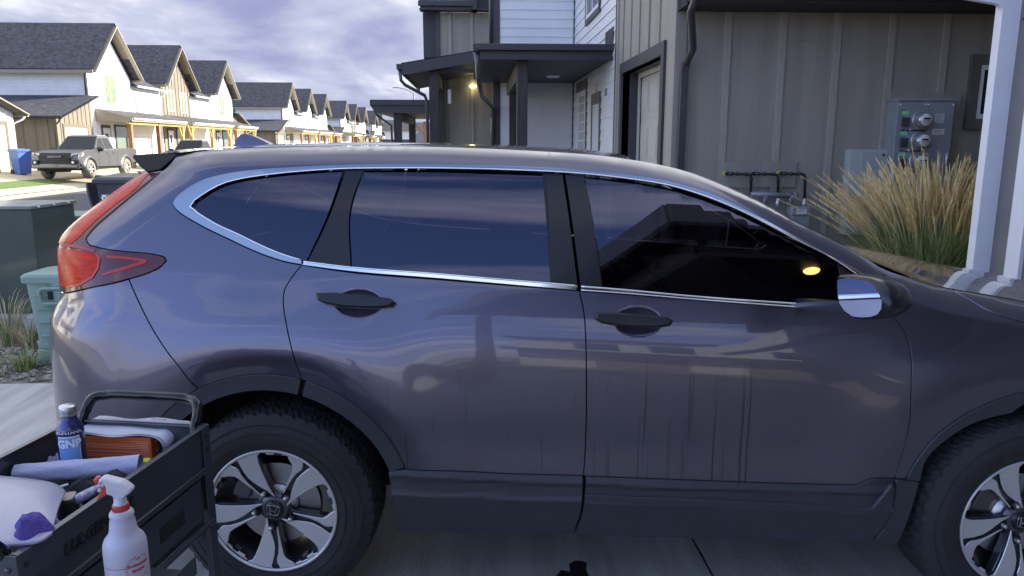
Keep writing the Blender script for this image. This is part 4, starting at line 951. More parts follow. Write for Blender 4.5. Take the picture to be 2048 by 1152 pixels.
# ================================================================ right-hand garage block (first neighbour)
XA = 2.25; YA = 8.6; YB = 12.2; YW = 17.4
def right_house():
    rt = empty('townhouse', (XA, YA, 0), 'grey board-and-batten garage block joined to a white lap-sided townhouse, right behind the suv', 'house')
    inv_ = Matrix.Translation(-rt.location)
    def B(): b = MB(); b.T = inv_; return b
    # -Y wall with battens
    b = B(); zt = onY(1700, 26, YA).z
    b.box((XA, YA, 0), (8.5, YA + .12, zt)); BT = B()
    bat = [1456, 1564, 1675, 1784, 1893]
    xs = [onY(px, 50, YA).x for px in bat]
    st = (xs[-1] - xs[0]) / 4; xs = [xs[0] + st * k for k in range(12)]
    for k, x in enumerate(xs):
        if x < 8.4: BT.box((x - .040, YA - .028, .1), (x + .040, YA - .001, zt))
    zs = onY(1500, 80, YA).z
    # sheet joint: upper sheet laps 6 mm proud
    for a, c in zip([XA] + [x + .038 for x in xs[:9]], [x - .038 for x in xs[:10]]): b.box((a, YA - .007, zs), (c, YA, zt))
    b.box((XA - .005, YA - .024, 0), (XA + .10, YA, zt))     # corner board
    p = onY(1432, 323, YA); q = onY(1588, 374, YA); b.box((p.x, YA - .034, q.z), (q.x, YA - .006, p.z))   # boards behind the pipes
    b.box((onY(1538, 374, YA).x, YA - .03, .3), (onY(1552, 374, YA).x, YA - .004, q.z))
    p = onY(1777, 186, YA); q = onY(1915, 200, YA); b.box((p.x, YA - .034, .4), (q.x + .02, YA - .004, p.z))
    b.build('wall', GREY, rt, bevel=0); BT.build('battens', BATT, rt, bevel=.004)
    # -X wall (faces the driveways)
    b = B()
    d0 = onX(1244, 250, XA); d1 = onX(1322, 250, XA); y0, y1 = d1.y, d0.y; zh = onX(1322, 112, XA).z
    ztop = 6.0
    def slope(y): return zt + .55 * (y - YA + .6)
    for (ya, yb, z0) in ((YA, y0, 0), (y0, y1, zh), (y1, YB, 0)):
        b.add([(XA, ya, z0), (XA, yb, z0), (XA, yb, slope(yb)), (XA, ya, slope(ya)), (XA + .1, ya, z0), (XA + .1, yb, z0), (XA + .1, yb, slope(yb)), (XA + .1, ya, slope(ya))], [(0,1,2,3), (4,7,6,5), (0,4,5,1), (0,3,7,4), (1,5,6,2), (3,2,6,7)])
    for px in (1247.8, 1263, 1279.7, 1299, 1320):
        y = onX(px, 60, XA).y; b.box((XA - .020, y - .035, zh + .16), (XA, y + .035, slope(y)))
    b.box((XA - .024, YA - .02, 0), (XA, YA + .10, slope(YA))); b.box((XA - .024, YB - .13, 0), (XA, YB, slope(YB)))
    b.build('side_wall', mat('grey_siding_side', (.27, .25, .21), .6, var=.15, vscale=1.1, stretch=(5, 5, .35), bump=.2, bscale=55), rt)
    b = B(); w = .14
    b.box((XA - .035, y0 - w, zh), (XA, y1 + w, zh + .15)); b.box((XA - .035, y0 - w, 0), (XA, y0, zh)); b.box((XA - .035, y1, 0), (XA, y1 + w, zh))
    b.box((XA, y0 - .02, 0), (XA + .30, y0, zh)); b.box((XA, y1, 0), (XA + .30, y1 + .02, zh)); b.box((XA, y0, zh), (XA + .30, y1, zh + .02))
    b.build('door_surround', GREYD, rt)
    g = B(); XD = XA + .28; g.box((XD, y0, 0), (XD + .04, y1, zh - .002))
    rows = 4; hh = (zh - .04) / rows
    for r_ in range(rows):
        z0 = .02 + r_ * hh
        g.box((XD - .006, y0 + .01, z0 + .004), (XD, y1 - .01, z0 + hh - .006))
        nP = 4; pw = (y1 - y0 - .1) / nP
        for k in range(nP):
            ya = y0 + .05 + k * pw + .05; yb = ya + pw - .10; za = z0 + .09; zb = z0 + hh - .09
            g.box((XD - .014, ya, za), (XD - .005, yb, zb)); g.box((XD - .022, ya + .04, za + .04), (XD - .013, yb - .04, zb - .04))
    g.build('garage_door', GDOOR, rt, bevel=.003)
    g = B(); g.box((XD - .05, y1 - .09, 0), (XD - .026, y1, zh)); g.box((XD - .05, y0, zh - .07), (XD - .026, y1 - .09, zh)); g.build('door_frame', GDOOR, rt)
    # roof: rises away from the camera, eave along -Y
    b = B(); ye = onY(1700, 4, 7.95).y; ze = zt + .0
    b.add([(XA - .05, 7.97, ze + .16), (8.6, 7.97, ze + .16), (8.6, YB + .3, slope(YB + .3) + .20), (XA - .05, YB + .3, slope(YB + .3) + .20)], [(0,1,2,3)]); b.build('roof', SHIN, rt)
    b = B(); b.add([(XA - .02, 7.97, ze), (8.6, 7.97, ze), (8.6, YA, ze), (XA - .02, YA, ze)], [(0,1,2,3)])
    b.build('soffit', SOFF, rt, fix=False)
    b = B(); b.box((XA - .04, 7.94, ze - .006), (8.6, 7.97, ze + .16))
    b.prism([(XA - .05, 7.97, ze - .01), (XA - .05, 7.97, ze + .17), (XA - .05, YB, slope(YB) + .20), (XA - .05, YB, slope(YB) + .0)], (.03, 0, 0))
    b.build('fascia', BLK, rt)
    b = B(); b.box((XA - .04, 7.82, ze + .03), (8.6, 7.94, ze + .14)); b.build('gutter', BLK, rt, bevel=.01)
    b = B(); gx = onY(1388, 4, 7.9).x; pts = [(gx, 7.88, ze + .06), (gx, 7.89, ze - .03), (gx - .01, 7.96, ze - .10), (XA + .12, 8.36, ze - .42), (XA + .085, 8.50, ze - .56), (XA + .075, 8.52, ze - .66), (XA + .07, 8.53, .15)]
    b.tube(pts[:5], .042, 8); b.T = inv_
    for k in range(5, 7): pass
    b.bar(pts[4], pts[5], .08, .06, up=(0, 1, 0)); b.bar(pts[5], pts[6], .082, .062, up=(0, 1, 0))
    b.build('downspout', mat('downspout_metal', (.055, .053, .056), .3, .3, .3), rt, bevel=.004)
    # window at the right
    p = onY(1958, 130, YA); q = onY(1958, 238, YA); x0 = p.x; x1 = x0 + .62; z1, z0 = p.z, q.z
    b = B(); hframe(b, (x0, z0), (x1, z1), .115, (YA - .05, YA), 'Y'); wf = b.build('window_surround', TAUPE, rt)
    b = B(); hframe(b, (x0 + .055, z0 + .055), (x1 - .055, z1 - .055), .055, (YA - .036, YA - .001), 'Y'); wo = b.build('window', WTRIM, rt, bevel=.004)
    b = B(); b.box((x0 + .05, YA - .014, z0 + .05), (x1 - .05, YA - .005, z1 - .05)); b.build('pane', WGL, wo)
    # white wing: -X wall with door and window, -Y return
    b = B(); lap_wall(b, (XA, YW), (XA, YB + .02), 0, 6.6, nrm=(-1, 0, 0)); xc = onY(1000, 150, YW).x; lap_wall(b, (xc, YW), (XA, YW), 0, 6.6, nrm=(0, -1, 0))
    b.box((xc, YW + .001, 0), (9, 25, 6.6)); b.box((XA + .001, YB, 0), (9, YW, 6.6))
    b.build('lap_wall', WHITE, rt, fix=False)
    xl = onY(986, 150, YW).x
    for q0, q1 in (((XA - .03, YB - .02, 0), (XA + .0, YB + .05, 6.0)), ((XA - .04, YW - .04, 0), (XA, YW, 6.6)), ((xl, YW - .03, 0), (xc, YW + .12, 6.6))): b = B(); b.box(q0, q1); b.build('corner_trim', GREYD, rt)
    def pxy(px, py): q = onX(px, py, XA); return q.y, q.z
    # upper window
    ya, za = pxy(1202, 0); yb, zb = pxy(1176, 41); z0 = zb; 
    b = B(); hframe(b, (ya, z0), (yb, z0 + 1.3), .10, (XA - .05, XA), 'X'); b.build('window_surround', GREYD, rt)
    b = B(); hframe(b, (ya + .07, z0 + .07), (yb - .07, z0 + 1.23), .07, (XA - .045, XA - .005), 'X'); wo = b.build('window', WTRIM, rt); ym = (ya + yb) / 2; b = B(); b.box((XA - .03, ya, z0 + .07), (XA - .02, yb, z0 + 1.2)); b.build('pane', WGL, wo)
    b = B(); b.box((XA - .045, ym - .03, z0 + .07), (XA - .031, ym + .03, z0 + 1.2)); b.build('mullion', WTRIM, wo)
    # door and tall sidelight under the porch
    yd0, zd1 = pxy(1202, 206); yd1, _ = pxy(1188, 206)
    b = B(); b.box((XA - .04, yd0 - .09, 0), (XA, yd0, zd1)); b.box((XA - .04, yd1, 0), (XA, yd1 + .09, zd1)); b.box((XA - .045, yd0 - .09, zd1), (XA, yd1 + .09, zd1 + .2)); b.build('door_casing', TAUPE, rt)
    b = B(); b.box((XA - .026, yd0, .02), (XA - .002, yd1, zd1)); dd = b.build('entry_door', mat('white_door', (.55, .58, .63), .4), rt); b = B(); b.box((XA - .07, yd0 + .06, .98), (XA - .027, yd0 + .1, 1.12)); b.build('handle', STEEL, dd)
    ys0, zs1 = pxy(1175, 178); ys1, _ = pxy(1158, 180)
    b = B(); b.box((XA - .045, ys0 - .1, zs1), (XA, ys1 + .1, zs1 + .2)); b.box((XA - .04, ys0 - .1, 0), (XA, ys0, zs1)); b.build('window_casing', TAUPE, rt)
    b = B(); hframe(b, (ys0 + .10, .3), (ys1 - .10, zs1 - .10), .10, (XA - .04, XA - .002), 'X'); wo = b.build('window', WTRIM, rt); b = B(); b.box((XA - .02, ys0 + .08, .3), (XA - .012, ys1 - .08, zs1 - .08)); b.build('pane', mat('pale_curtain_glass', (.42, .45, .40), .15, 0, 1), wo)
    # house number and unit letter
    q = onX(1217, 185, XA); pl = B(); pl.box((XA - .04, q.y - .16, q.z - .09), (XA - .024, q.y + .16, q.z + .09)); plq = pl.build('number_plaque', WTRIM, rt)
    t = text('house_number', '853', .16, Vector((XA - .042, q.y, q.z)) - rt.location, (0, -1, 0), (0, 0, 1), BLK, rt)
    q = onX(1196, 177, XA); text('unit_letter', 'C', .20, Vector((XA - .03, q.y, q.z)) - rt.location, (0, -1, 0), (0, 0, 1), BLK, rt)
    # porch
    zp = onY(1100, 120, 12.5).z; zq = onY(1100, 89, 12.5).z; xp = onY(952, 95, 12.5).x
    b = B(); b.box((xp + .06, 12.5, zp), (XA, 12.54, zq - .09)); b.box((xp + .06, 12.54, zp), (xp + .10, YW, zq - .09)); b.box((xp, 12.40, zq - .10), (XA + .0, 12.50, zq)); b.box((xp - .05, 12.42, zq - .12), (xp + .06, YW + .3, zq))
    b.build('porch_fascia', BLK, rt, bevel=.008)
    b = B(); b.box((xp + .10, 12.54, zp + .02), (XA - .02, YW - .03, zp + .05)); b.build('porch_ceiling', SOFFY, rt)
    b = B(); b.add([(xp, 12.42, zq + .003), (XA, 12.42, zq + .003), (XA, YW, zq + .30), (xp, YW, zq + .30)], [(0,1,2,3)]); b.box((XA - .03, 12.45, zq), (XA, 13.2, zq + .28)); b.build('porch_roof', SHIN, rt)
    x1 = onY(1034, 200, 12.75).x; x2 = onY(1055, 200, 12.75).x
    b = B(); b.box((x1, 12.72, 0), (x2, 12.95, zp + .02)); b.build('porch_post', WOOD, rt, bevel=.01)
    xa = onY(1018.5, 230, 16.6).x; b = B(); b.box((xa, 16.5, 0), (xa + .24, 16.72, zp + .02)); b.build('porch_post', WOOD, rt, bevel=.01)
    b = B(); b.box((x1 + .02, 12.95, zp - .26), (x2 - .02, YW - .05, zp + .02)); b.build('porch_beam', WOOD, rt)
    q = onZ(1106, 153, zp + .01); b = B(); b.lathe([(0, -.03), (.10, -.03), (.13, -.015), (.14, .0)], c=(q.x, q.y, zp + .018), seg=24); b.build('ceiling_light', WTRIM, rt)
    b = B(); c0 = onY(955, 92, 12.45)
    pts = [(xp + .0, 12.5, zq - .1), (xp + .03, 12.55, zp - .10), (xp + .04, 12.62, zp - .30), (xp + .10, 13.6, zp - .5), (xl - .01, YW - .14, zp - .52), (xl - .02, YW - .10, zp - .8), (xl - .02, YW - .10, .1)]
    b.tube(pts, .045, 8); b.build('downspout', mat('downspout_metal'), rt)
    b = B(); b.tube([(xl - .04, YW - .05, 6.6), (xl - .04, YW - .05, zq + .3)], .045, 8); b.build('downspout', mat('downspout_metal'), rt)
    return rt
right_house()
def batten_wall(b, x0, x1, y, z0, z1, sp=.61, t=.035, w=.045, mi=0):
    b.box((x0, y, z0), (x1, y + .1, z1), mi); x = x0 + .28 + sp * int((x1 - x0) / sp - .5)
    while x > x0 + .05: b.box((x - w, y - t, z0), (x + w, y - .001, z1), 1); x -= sp
def right_house2():
    Y2 = 22.5; xl = onY(880, 60, Y2).x; rt = empty('townhouse', (xl, Y2, 0), 'dark grey board-and-batten townhouse past the white one, its covered porch lamp lit', 'house')
    T = Matrix.Translation(-rt.location)
    def B(): b = MB(); b.T = T; return b
    zt = onY(930, 25, Y2).z
    b = B(); batten_wall(b, xl, 6, Y2, 0, zt, .62); b.box((xl, Y2 + .1, 0), (6, 31, zt)); b.build('wall', [GREY, BATT], rt)
    b = B(); b.box((xl - .14, Y2 - .03, 0), (xl, Y2 + .15, zt)); b.build('corner_trim', GREYD, rt)
    xr = onY(838, 10, Y2 - .5).x; x2 = onY(945, 10, Y2 - .5).x; xe = 6
    b = B(); b.add([(xr, Y2 - .55, zt + .20), (x2, Y2 - .55, zt + .20), (x2, Y2 + 4, zt + 3.4), (xr, Y2 + 4, zt + 3.4)], [(0,1,2,3)]); b.build('roof', SHIN, rt)
    b = B(); b.box((xr - .02, Y2 - .62, zt + .08), (x2, Y2 - .50, zt + .20)); b.box((xr + .03, Y2 - .50, zt - .01), (x2, Y2 - .46, zt + .08)); b.box((xr, Y2 - .46, zt + .0), (4, Y2 - .02, zt + .04)); b.box((x2, Y2 - .6, zt), (x2 + .12, Y2 + .02, zt + 3)); b.box((x2 + .12, Y2 - .1, zt + .04), (4, Y2 + .1, zt + 3)); b.build('eave', BLK, rt)
    b = B(); b.prism([(xl - .5, Y2 + .3, zt - 1.2), (xl - .5, Y2 + .3, zt + .1), (xl - .5, Y2 + 3.0, zt + .1), (xl - .5, Y2 + 3.0, zt - 1.5)], (.45, 0, 0)); b.build('side_gable', BLK, rt)
    # porch: mono-pitch rising to the right
    y0 = 18.5; L0 = onY(803, 127, y0); x1 = .52; zt1 = onY(950, 102, y0).z; th = .26
    sl_ = (zt1 - L0.z) / (onY(950, 102, y0).x - L0.x)
    def zz(x): return L0.z + (x - L0.x) * sl_
    b = B()
    for (ya, yb, a, t_) in ((y0, y0 + .05, 0, th),):
        b.prism([(L0.x, ya, zz(L0.x)), (x1, ya, zz(x1)), (x1, ya, zz(x1) - t_), (L0.x + .02, ya, zz(L0.x) - t_)], (0, .05, 0))
    b.box((L0.x - .12, y0 - .02, L0.z - .13), (L0.x, Y2 + 1.5, L0.z - .01)); b.box((L0.x, y0 + .05, L0.z - th), (L0.x + .04, Y2 + 1.5, L0.z - .02))
    b.build('porch_fascia', BLK, rt)
    b = B(); b.prism([(L0.x, y0 + .05, zz(L0.x) - th + .06), (x1, y0 + .05, zz(x1) - th + .06), (x1, y0 + .05, zz(x1) - .01), (L0.x, y0 + .05, zz(L0.x) - .01)], (0, Y2 - y0 + 1.4, 0)); b.build('porch_ceiling', SOFFY, rt)
    b = B(); b.add([(L0.x - .02, y0 - .02, zz(L0.x) + .01), (x1, y0 - .02, zz(x1) + .01), (x1, Y2, zz(x1) + .01), (L0.x - .02, Y2, zz(L0.x) + .01)], [(0,1,2,3)]); b.build('porch_roof', SHIN, rt)
    xa = onY(858.5, 200, y0 + .3).x; xb = onY(877, 200, y0 + .3).x
    b = B(); b.box((xa, y0 + .25, 0), (xb, y0 + .48, zz(xa) - th)); b.build('porch_post', WOOD, rt, bevel=.01)
    b = B(); b.box((xa, Y2 - .35, 0), (xb, Y2 - .1, zz(xa) - th)); b.build('porch_post', WOOD, rt, bevel=.01)
    b = B(); b.box((xa + .02, y0 + .48, zz(xa) - th - .25), (xb - .02, Y2 - .1, zz(xa) - th + .05)); b.box((xa, y0 + .22, zz(xa) - th - .02), (x1, y0 + .36, zz(xa) - th + .06)); b.build('porch_beam', WOOD, rt)
    b = B(); b.tube([(L0.x - .06, y0 + .05, L0.z - .1), (L0.x - .03, y0 + .08, L0.z - .38), (L0.x + .06, y0 + .1, L0.z - .48), (xa - .10, y0 + .22, L0.z - .72), (xa - .05, y0 + .25, L0.z - .86), (xa - .04, y0 + .26, .1)], .04, 8); b.build('downspout', mat('downspout_metal'), rt)
    q = min((onY(946, 171, y_ * .05) for y_ in range(372, 450)), key=lambda v: abs(v.z - (zz(v.x) - th + .055))); b = B(); b.lathe([(0, -.06), (.08, -.045), (.10, 0)], c=(q.x, q.y, q.z), seg=20); b.build('porch_lamp', mat('lit_lamp', (1, .95, .6), .4, emit=((1.0, .93, .45), 2.5)), rt)
    l = bpy.data.lights.new('porch_lamp_light', 'POINT'); l.energy = .2; l.color = (1, .85, .45); l.shadow_soft_size = .06; lo = bpy.data.objects.new('porch_lamp_light', l); C.objects.link(lo); lo.location = (q.x, q.y - .1, q.z - .18)
    b = B(); b.box((xa + .42, y0 + 1.2, zz(xa) - th - .7), (xa + .5, y0 + 1.26, zz(xa) - th - .35)); b.build('entry_sign', WTRIM, rt)
right_house2()
def right_house3():
    y0 = 31.5; rt = empty('townhouse', (-2, y0, 0), 'farthest dark covered porch on the right-hand row, near the street end', 'house'); T = Matrix.Translation(-rt.location)
    def B(): b = MB(); b.T = T; return b
    L0 = onY(740, 200, y0); zt = L0.z; zb = onY(790, 226, y0).z; xr = -1.0
    b = B(); b.box((L0.x, y0 - .1, zt - .2), (xr, y0, zt)); b.box((L0.x + .15, y0, zb), (xr, y0 + .06, zt - .1)); b.box((L0.x - .0, y0, zt - .25), (L0.x + .12, 41, zt)); b.build('porch_fascia', BLK, rt)
    b = B(); b.box((L0.x + .12, y0 + .06, zb + .05), (xr, 41, zb + .1)); b.build('porch_ceiling', SOFFY, rt)
    b = B(); b.add([(L0.x, y0 - .1, zt + .01), (xr, y0 - .1, zt + .01), (xr, 41, zt + .2), (L0.x, 41, zt + .2)], [(0,1,2,3)]); b.build('porch_roof', SHIN, rt)
    xa = onY(788, 250, y0 + .3).x; xb = onY(803, 250, y0 + .3).x
    b = B(); b.box((xa, y0 + .2, 0), (xb, y0 + .5, zb + .02)); b.build('porch_post', WOOD, rt)
    xa2 = onY(817.5, 250, 39).x; b = B(); b.box((xa2, 39, 0), (xa2 + .33, 39.3, zb + .1)); b.build('porch_post', WOOD, rt)
    b = B(); b.box((xa + .03, y0 + .5, zb - .28), (xb - .03, 39, zb + .02)); b.build('porch_beam', WOOD, rt)
    b = B(); b.tube([(L0.x + .05, y0, zt - .2), (L0.x + .25, y0 + .1, zt - .6), (xa - .1, y0 + .2, zt - 1.0), (xa - .05, y0 + .2, .1)], .05, 6); b.build('downspout', mat('downspout_metal'), rt)
    b = B(); b.box((-1.6, y0 + 1, 0), (6, 40.5, zb)); b.add([(-1.8, y0, zb + .1), (6, y0, zb + .1), (6, 36, 7), (-1.8, 36, 7), (-1.8, 41, zb + .1), (6, 41, zb + .1)], [(0,1,2,3), (3,2,5,4), (0,3,4), (1,5,2)]); b.build('wall', GREY, rt)
right_house3()

# ================================================================ left-hand row across the street
XL = -20.2; GZ = .45
def gable_unit(yc, kind, label, near_garage=False, far_garage=False, first=False, hw=2.85, link=3.6, zr=7.95, ze=5.35, group='gabled townhouses across the street', detail=True, flip=1):
    rt = empty('townhouse', (XL, yc, 0), label, 'house', group); T = Matrix.Translation(-rt.location)
    def B(): b = MB(); b.T = T; return b
    wm = BROWNB if kind == 'brown' else WHITEL
    zl = ze - .30; xw = XL
    # walls: gabled part and the lower link behind it
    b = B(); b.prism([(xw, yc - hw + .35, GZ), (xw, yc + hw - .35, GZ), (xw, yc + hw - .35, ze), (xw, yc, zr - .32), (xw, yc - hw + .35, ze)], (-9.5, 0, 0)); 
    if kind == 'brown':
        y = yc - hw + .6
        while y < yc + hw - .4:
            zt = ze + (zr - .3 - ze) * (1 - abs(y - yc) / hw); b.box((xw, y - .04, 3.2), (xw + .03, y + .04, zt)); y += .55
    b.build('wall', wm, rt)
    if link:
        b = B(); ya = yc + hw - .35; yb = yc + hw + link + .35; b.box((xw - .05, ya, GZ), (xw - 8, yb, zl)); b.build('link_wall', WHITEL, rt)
        b = B(); b.add([(xw + .35, ya, zl - .02), (xw + .35, yb, zl - .02), (xw - 3.5, yb, zl + 1.7), (xw - 3.5, ya, zl + 1.7), (xw + .35, ya, zl - .10), (xw + .35, yb, zl - .10), (xw, yb, zl - .10), (xw, ya, zl - .10)], [(0,1,2,3), (4,5,1,0), (4,7,6,5), (1,5,6), (0,7,4)]); b.build('link_roof', SHIN, rt)
        b = B(); b.box((xw + .33, ya + .1, zl - .13), (xw + .43, yb - .1, zl - .03)); b.tube([(xw + .38, yb - .25, zl - .08), (xw + .3, yb - .25, zl - .3), (xw + .05, yb - .25, zl - .55), (xw + .05, yb - .25, 3.2)], .05, 6); b.build('gutter', WTRIM, rt)
        b = B(); b.box((xw - .04, ya + .55, zl - 1.9), (xw - .02, ya + .95, zl - .5)); b.build('window', GREYP, rt)
    # steep roof with a thick overhang
    b = B()
    for s in (-1, 1):
        e = Vector((xw + .55, yc + s * hw, ze - .02)); r_ = Vector((xw + .55, yc, zr)); n_ = Vector((0, s * (zr - ze), hw)).normalized() * .16
        back = Vector((-10.4, 0, 0)); b.add([e, r_, r_ + back, e + back, e + n_, r_ + Vector((0, 0, .18)), r_ + back + Vector((0, 0, .18)), e + n_ + back], [(4,5,6,7), (0,3,2,1)], 0); 
    b.build('roof', SHIN, rt, fix=False)
    b = B()
    for s in (-1, 1):
        e = Vector((xw + .54, yc + s * hw * .995, ze)); r_ = Vector((xw + .54, yc, zr - .01)); b.add([e, r_, r_ + Vector((-.56, 0, 0)), e + Vector((-.56, 0, 0))], [(0,1,2,3)])
    b.T = T @ Matrix.Translation((0, 0, -.012)); 
    b.build('soffit', SOFFL, rt, fix=False)
    b = B()
    for s in (-1, 1):
        e = Vector((xw + .56, yc + s * hw * 1.01, ze - .06)); r_ = Vector((xw + .56, yc, zr - .06)); b.bar(e, r_ + Vector((0, 0, .05)), .05, .22, up=(1, 0, 0))
    b.box((xw + .5, yc - hw - .07, ze - .12), (xw - 9.8, yc - hw, ze + .06)); b.box((xw + .5, yc + hw, ze - .12), (xw - 9.8, yc + hw + .07, ze + .06))
    b.build('barge_board', mat('tan_barge_board', (.30, .26, .19), .5), rt)  # one even tan, shared with the porch and garage fascias
    # upper windows
    def win(y, z0, w, h, m=WGL2, surround=None):
        if surround: b = B(); hframe(b, (y - w/2, z0), (y + w/2, z0 + h), .09, (xw, xw + .045), 'X'); b.build('window_surround', surround, rt)
        b = B(); hframe(b, (y - w/2 + .08, z0 + .08), (y + w/2 - .08, z0 + h - .08), .08, (xw + .002, xw + .05), 'X'); b.box((xw + .003, y - .03, z0 + .08), (xw + .045, y + .03, z0 + h - .08)); wo = b.build('window', WTRIM, rt)
        b = B(); b.box((xw + .004, y - w/2 + .08, z0 + .08), (xw + .02, y + w/2 - .08, z0 + h - .08)); b.build('pane', m, wo)
    if kind == 'brown': win(yc - 1.1, 3.75, 1.15, 1.4); win(yc + 1.1, 3.7, 1.15, 1.4)
    else: win(yc - .15, 3.75, 1.3, 1.65)
    if kind != 'plain':
        # porch along the front
        zp = 2.95 + GZ * .0; pd = 1.9; ya = yc - hw + .3; yb = yc + hw + link * .8
        if near_garage: ya = yc - hw + .8
        b = B(); b.add([(xw, ya, zp + .55), (xw + pd, ya, zp + .06), (xw + pd, yb, zp + .06), (xw, yb, zp + .55)], [(0,1,2,3)]); b.build('porch_roof', SHIN, rt)
        b = B(); b.box((xw + pd - .04, ya, zp - .12), (xw + pd, yb, zp + .05)); b.add([(xw, ya - .002, zp - .1), (xw + pd, ya - .002, zp - .12), (xw + pd, ya - .002, zp + .06), (xw, ya - .002, zp + .55)], [(0,1,2,3)]); b.box((xw + .02, ya, zp - .12), (xw + pd - .05, yb, zp - .08)); b.build('porch_fascia', mat('tan_barge_board'), rt)
        b = B(); b.box((xw + pd, ya + .1, zp - .02), (xw + pd + .1, yb - .1, zp + .06)); b.build('porch_gutter', WTRIM, rt)
        tim = YEL if kind == 'brown' else CEDAR
        yps = [ya + .25, (ya + yb) / 2, yb - .25]
        for k, y in enumerate(yps):
            b = B(); b.box((xw + pd - .35, y - .1, GZ - .1), (xw + pd - .15, y + .1, zp - .12))
            if kind == 'brown' or k == 2: 
                for s in (-1, 1): b.bar((xw + pd - .25, y, zp - 1.0), (xw + pd - .25, y + s * .55, zp - .14), .1, .1)
            b.build('porch_post', YEL if (k == 2 or kind == 'brown') else CEDAR, rt)
        b = B(); b.box((xw + pd - .33, ya, zp - .26), (xw + pd - .17, yb, zp - .12)); b.build('porch_beam', YEL, rt)
        # ground-floor doors and glazing
        y = ya + .5
        b = B(); b.box((xw, y, GZ), (xw + .05, y + 1.0, 2.65)); cs = b.build('door_casing', GREYD, rt); b = B(); b.box((xw + .051, y + .1, GZ), (xw + .07, y + .9, 2.5)); b.build('door_leaf', WTRIM, rt); b = B(); b.box((xw + .071, y + .25, 1.7), (xw + .08, y + .6, 2.2)); b.build('door_light', WGL, rt)
        b = B(); b.box((xw, y + 1.5, GZ + .2), (xw + .045, y + 3.1, 2.7)); b.build('window_casing', GREYD, rt); b = B(); b.box((xw + .046, y + 1.6, GZ + .3), (xw + .055, y + 3.0, 2.6)); b.build('window', mat('patio_glass', (.15, .19, .14), .06, 0, 1), rt)
        if kind == 'brown':
            b = B(); b.box((xw - .0, yc + .6, GZ), (xw + .035, yc + 2.4, 2.85)); b.build('dark_panel', GREY, rt)
    if near_garage or far_garage:
        s = -1 if near_garage else 1; g0 = yc + s * (hw - .35); g1 = yc + s * (hw + 3.15); zh = 4.15; zl2 = 2.98
        b = B(); b.prism([(xw + .04, g0, GZ), (xw + .04, g1, GZ), (xw + .04, g1, zl2), (xw + .04, g0, zh - .08)], (-8, 0, 0))
        yy = min(g0, g1) + .35
        while yy < max(g0, g1) - .2:
            zt = zl2 + (zh - .1 - zl2) * (1 - abs(yy - g0) / abs(g1 - g0)); zb = 2.62 if abs(yy - (g0 + g1) / 2 ) < 1.25 else GZ; b.box((xw + .04, yy - .03, zb), (xw + .065, yy + .03, zt)); yy += .42
        x = xw - .4
        while x > xw - 7.8: b.box((x - .03, g1 + s * .002, GZ), (x + .03, g1 + s * .03, zl2)); x -= .6
        b.build('garage_wall', BROWNB if kind != 'plain' else WHITEL, rt)
        b = B(); ym = (g0 + g1) / 2
        b.box((xw + .04, ym - 1.25, 2.45), (xw + .085, ym + 1.25, 2.62)); b.box((xw + .04, ym - 1.25, GZ), (xw + .085, ym - 1.1, 2.45)); b.box((xw + .04, ym + 1.1, GZ), (xw + .085, ym + 1.25, 2.45)); b.build('door_surround', mat('brown_surround', (.13, .11, .085), .6), rt)
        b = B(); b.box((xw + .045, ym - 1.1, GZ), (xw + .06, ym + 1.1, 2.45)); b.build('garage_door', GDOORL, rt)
        b = B(); e = g1 + s * .35; ze2 = zl2 - .02
        def zf(y): return ze2 + (zh - ze2) * (y - e) / (g0 - e)
        b.add([(xw + .5, e, ze2), (xw + .5, g0, zh), (xw - 8.3, g0, zh), (xw - 8.3, e, ze2), (xw + .5, e, ze2 - .1), (xw + .5, g0, zh - .1), (xw - 8.3, e, ze2 - .1), (xw - 8.3, g0, zh - .1)], [(0,1,2,3), (4,6,7,5)]); b.build('garage_roof', SHIN, rt, fix=False)
        b = B(); b.bar((xw + .51, e, ze2 - .05), (xw + .51, g0, zh - .05), .04, .16, up=(1, 0, 0)); b.box((xw + .5, e - .05, ze2 - .14), (xw - 8.3, e + .05, ze2)); b.build('garage_fascia', BLK if near_garage else mat('tan_barge_board'), rt)
        b = B(); b.tube([(xw + .4, g1 + s * .3, ze2 - .1), (xw + .3, g1 + s * .25, ze2 - .25), (xw - .02, g1 + s * .06, ze2 - .45), (xw - .02, g1 + s * .06, GZ + .1)], .05, 6); b.build('downspout', WTRIM if far_garage else mat('downspout_metal'), rt)
        if near_garage:
            # high strip window on the end wall, corner downspout
            ys = yc - hw + .35; b = B(); hframe(b, (xw - 7.2, ze - .75), (xw - 5.0, ze - .28), .09, (ys - .04, ys), 'Y'); wo = b.build('window_surround', GREYD, rt)
            b = B(); hframe(b, (xw - 7.12, ze - .68), (xw - 5.08, ze - .35), .07, (ys - .05, ys - .002), 'Y'); b.build('window', WTRIM, rt); b = B(); b.box((xw - 7.1, ys - .03, ze - .68), (xw - 5.1, ys - .02, ze - .35)); b.build('pane', WGL, rt)
            b = B(); b.tube([(xw + .1, ys - .4, ze - .1), (xw - .1, ys - .06, ze - .35), (xw - .1, ys - .06, zh + .02)], .05, 6); b.build('downspout', GREYD, rt)
    return rt
NUM = ['first', 'second', 'third', 'fourth', 'fifth', 'sixth', 'seventh', 'eighth', 'ninth', 'tenth', 'eleventh', 'twelfth']
row = [(44.05, 'white', True, False), (53.4, 'brown', False, False), (62.8, 'white', False, True), (84.6, 'white', True, False), (94.0, 'white', False, False), (103.6, 'white', False, True),
       (119.5, 'white', True, False), (129.6, 'brown', False, False), (140.0, 'white', False, True), (155.0, 'white', True, False), (164.5, 'white', False, True)]
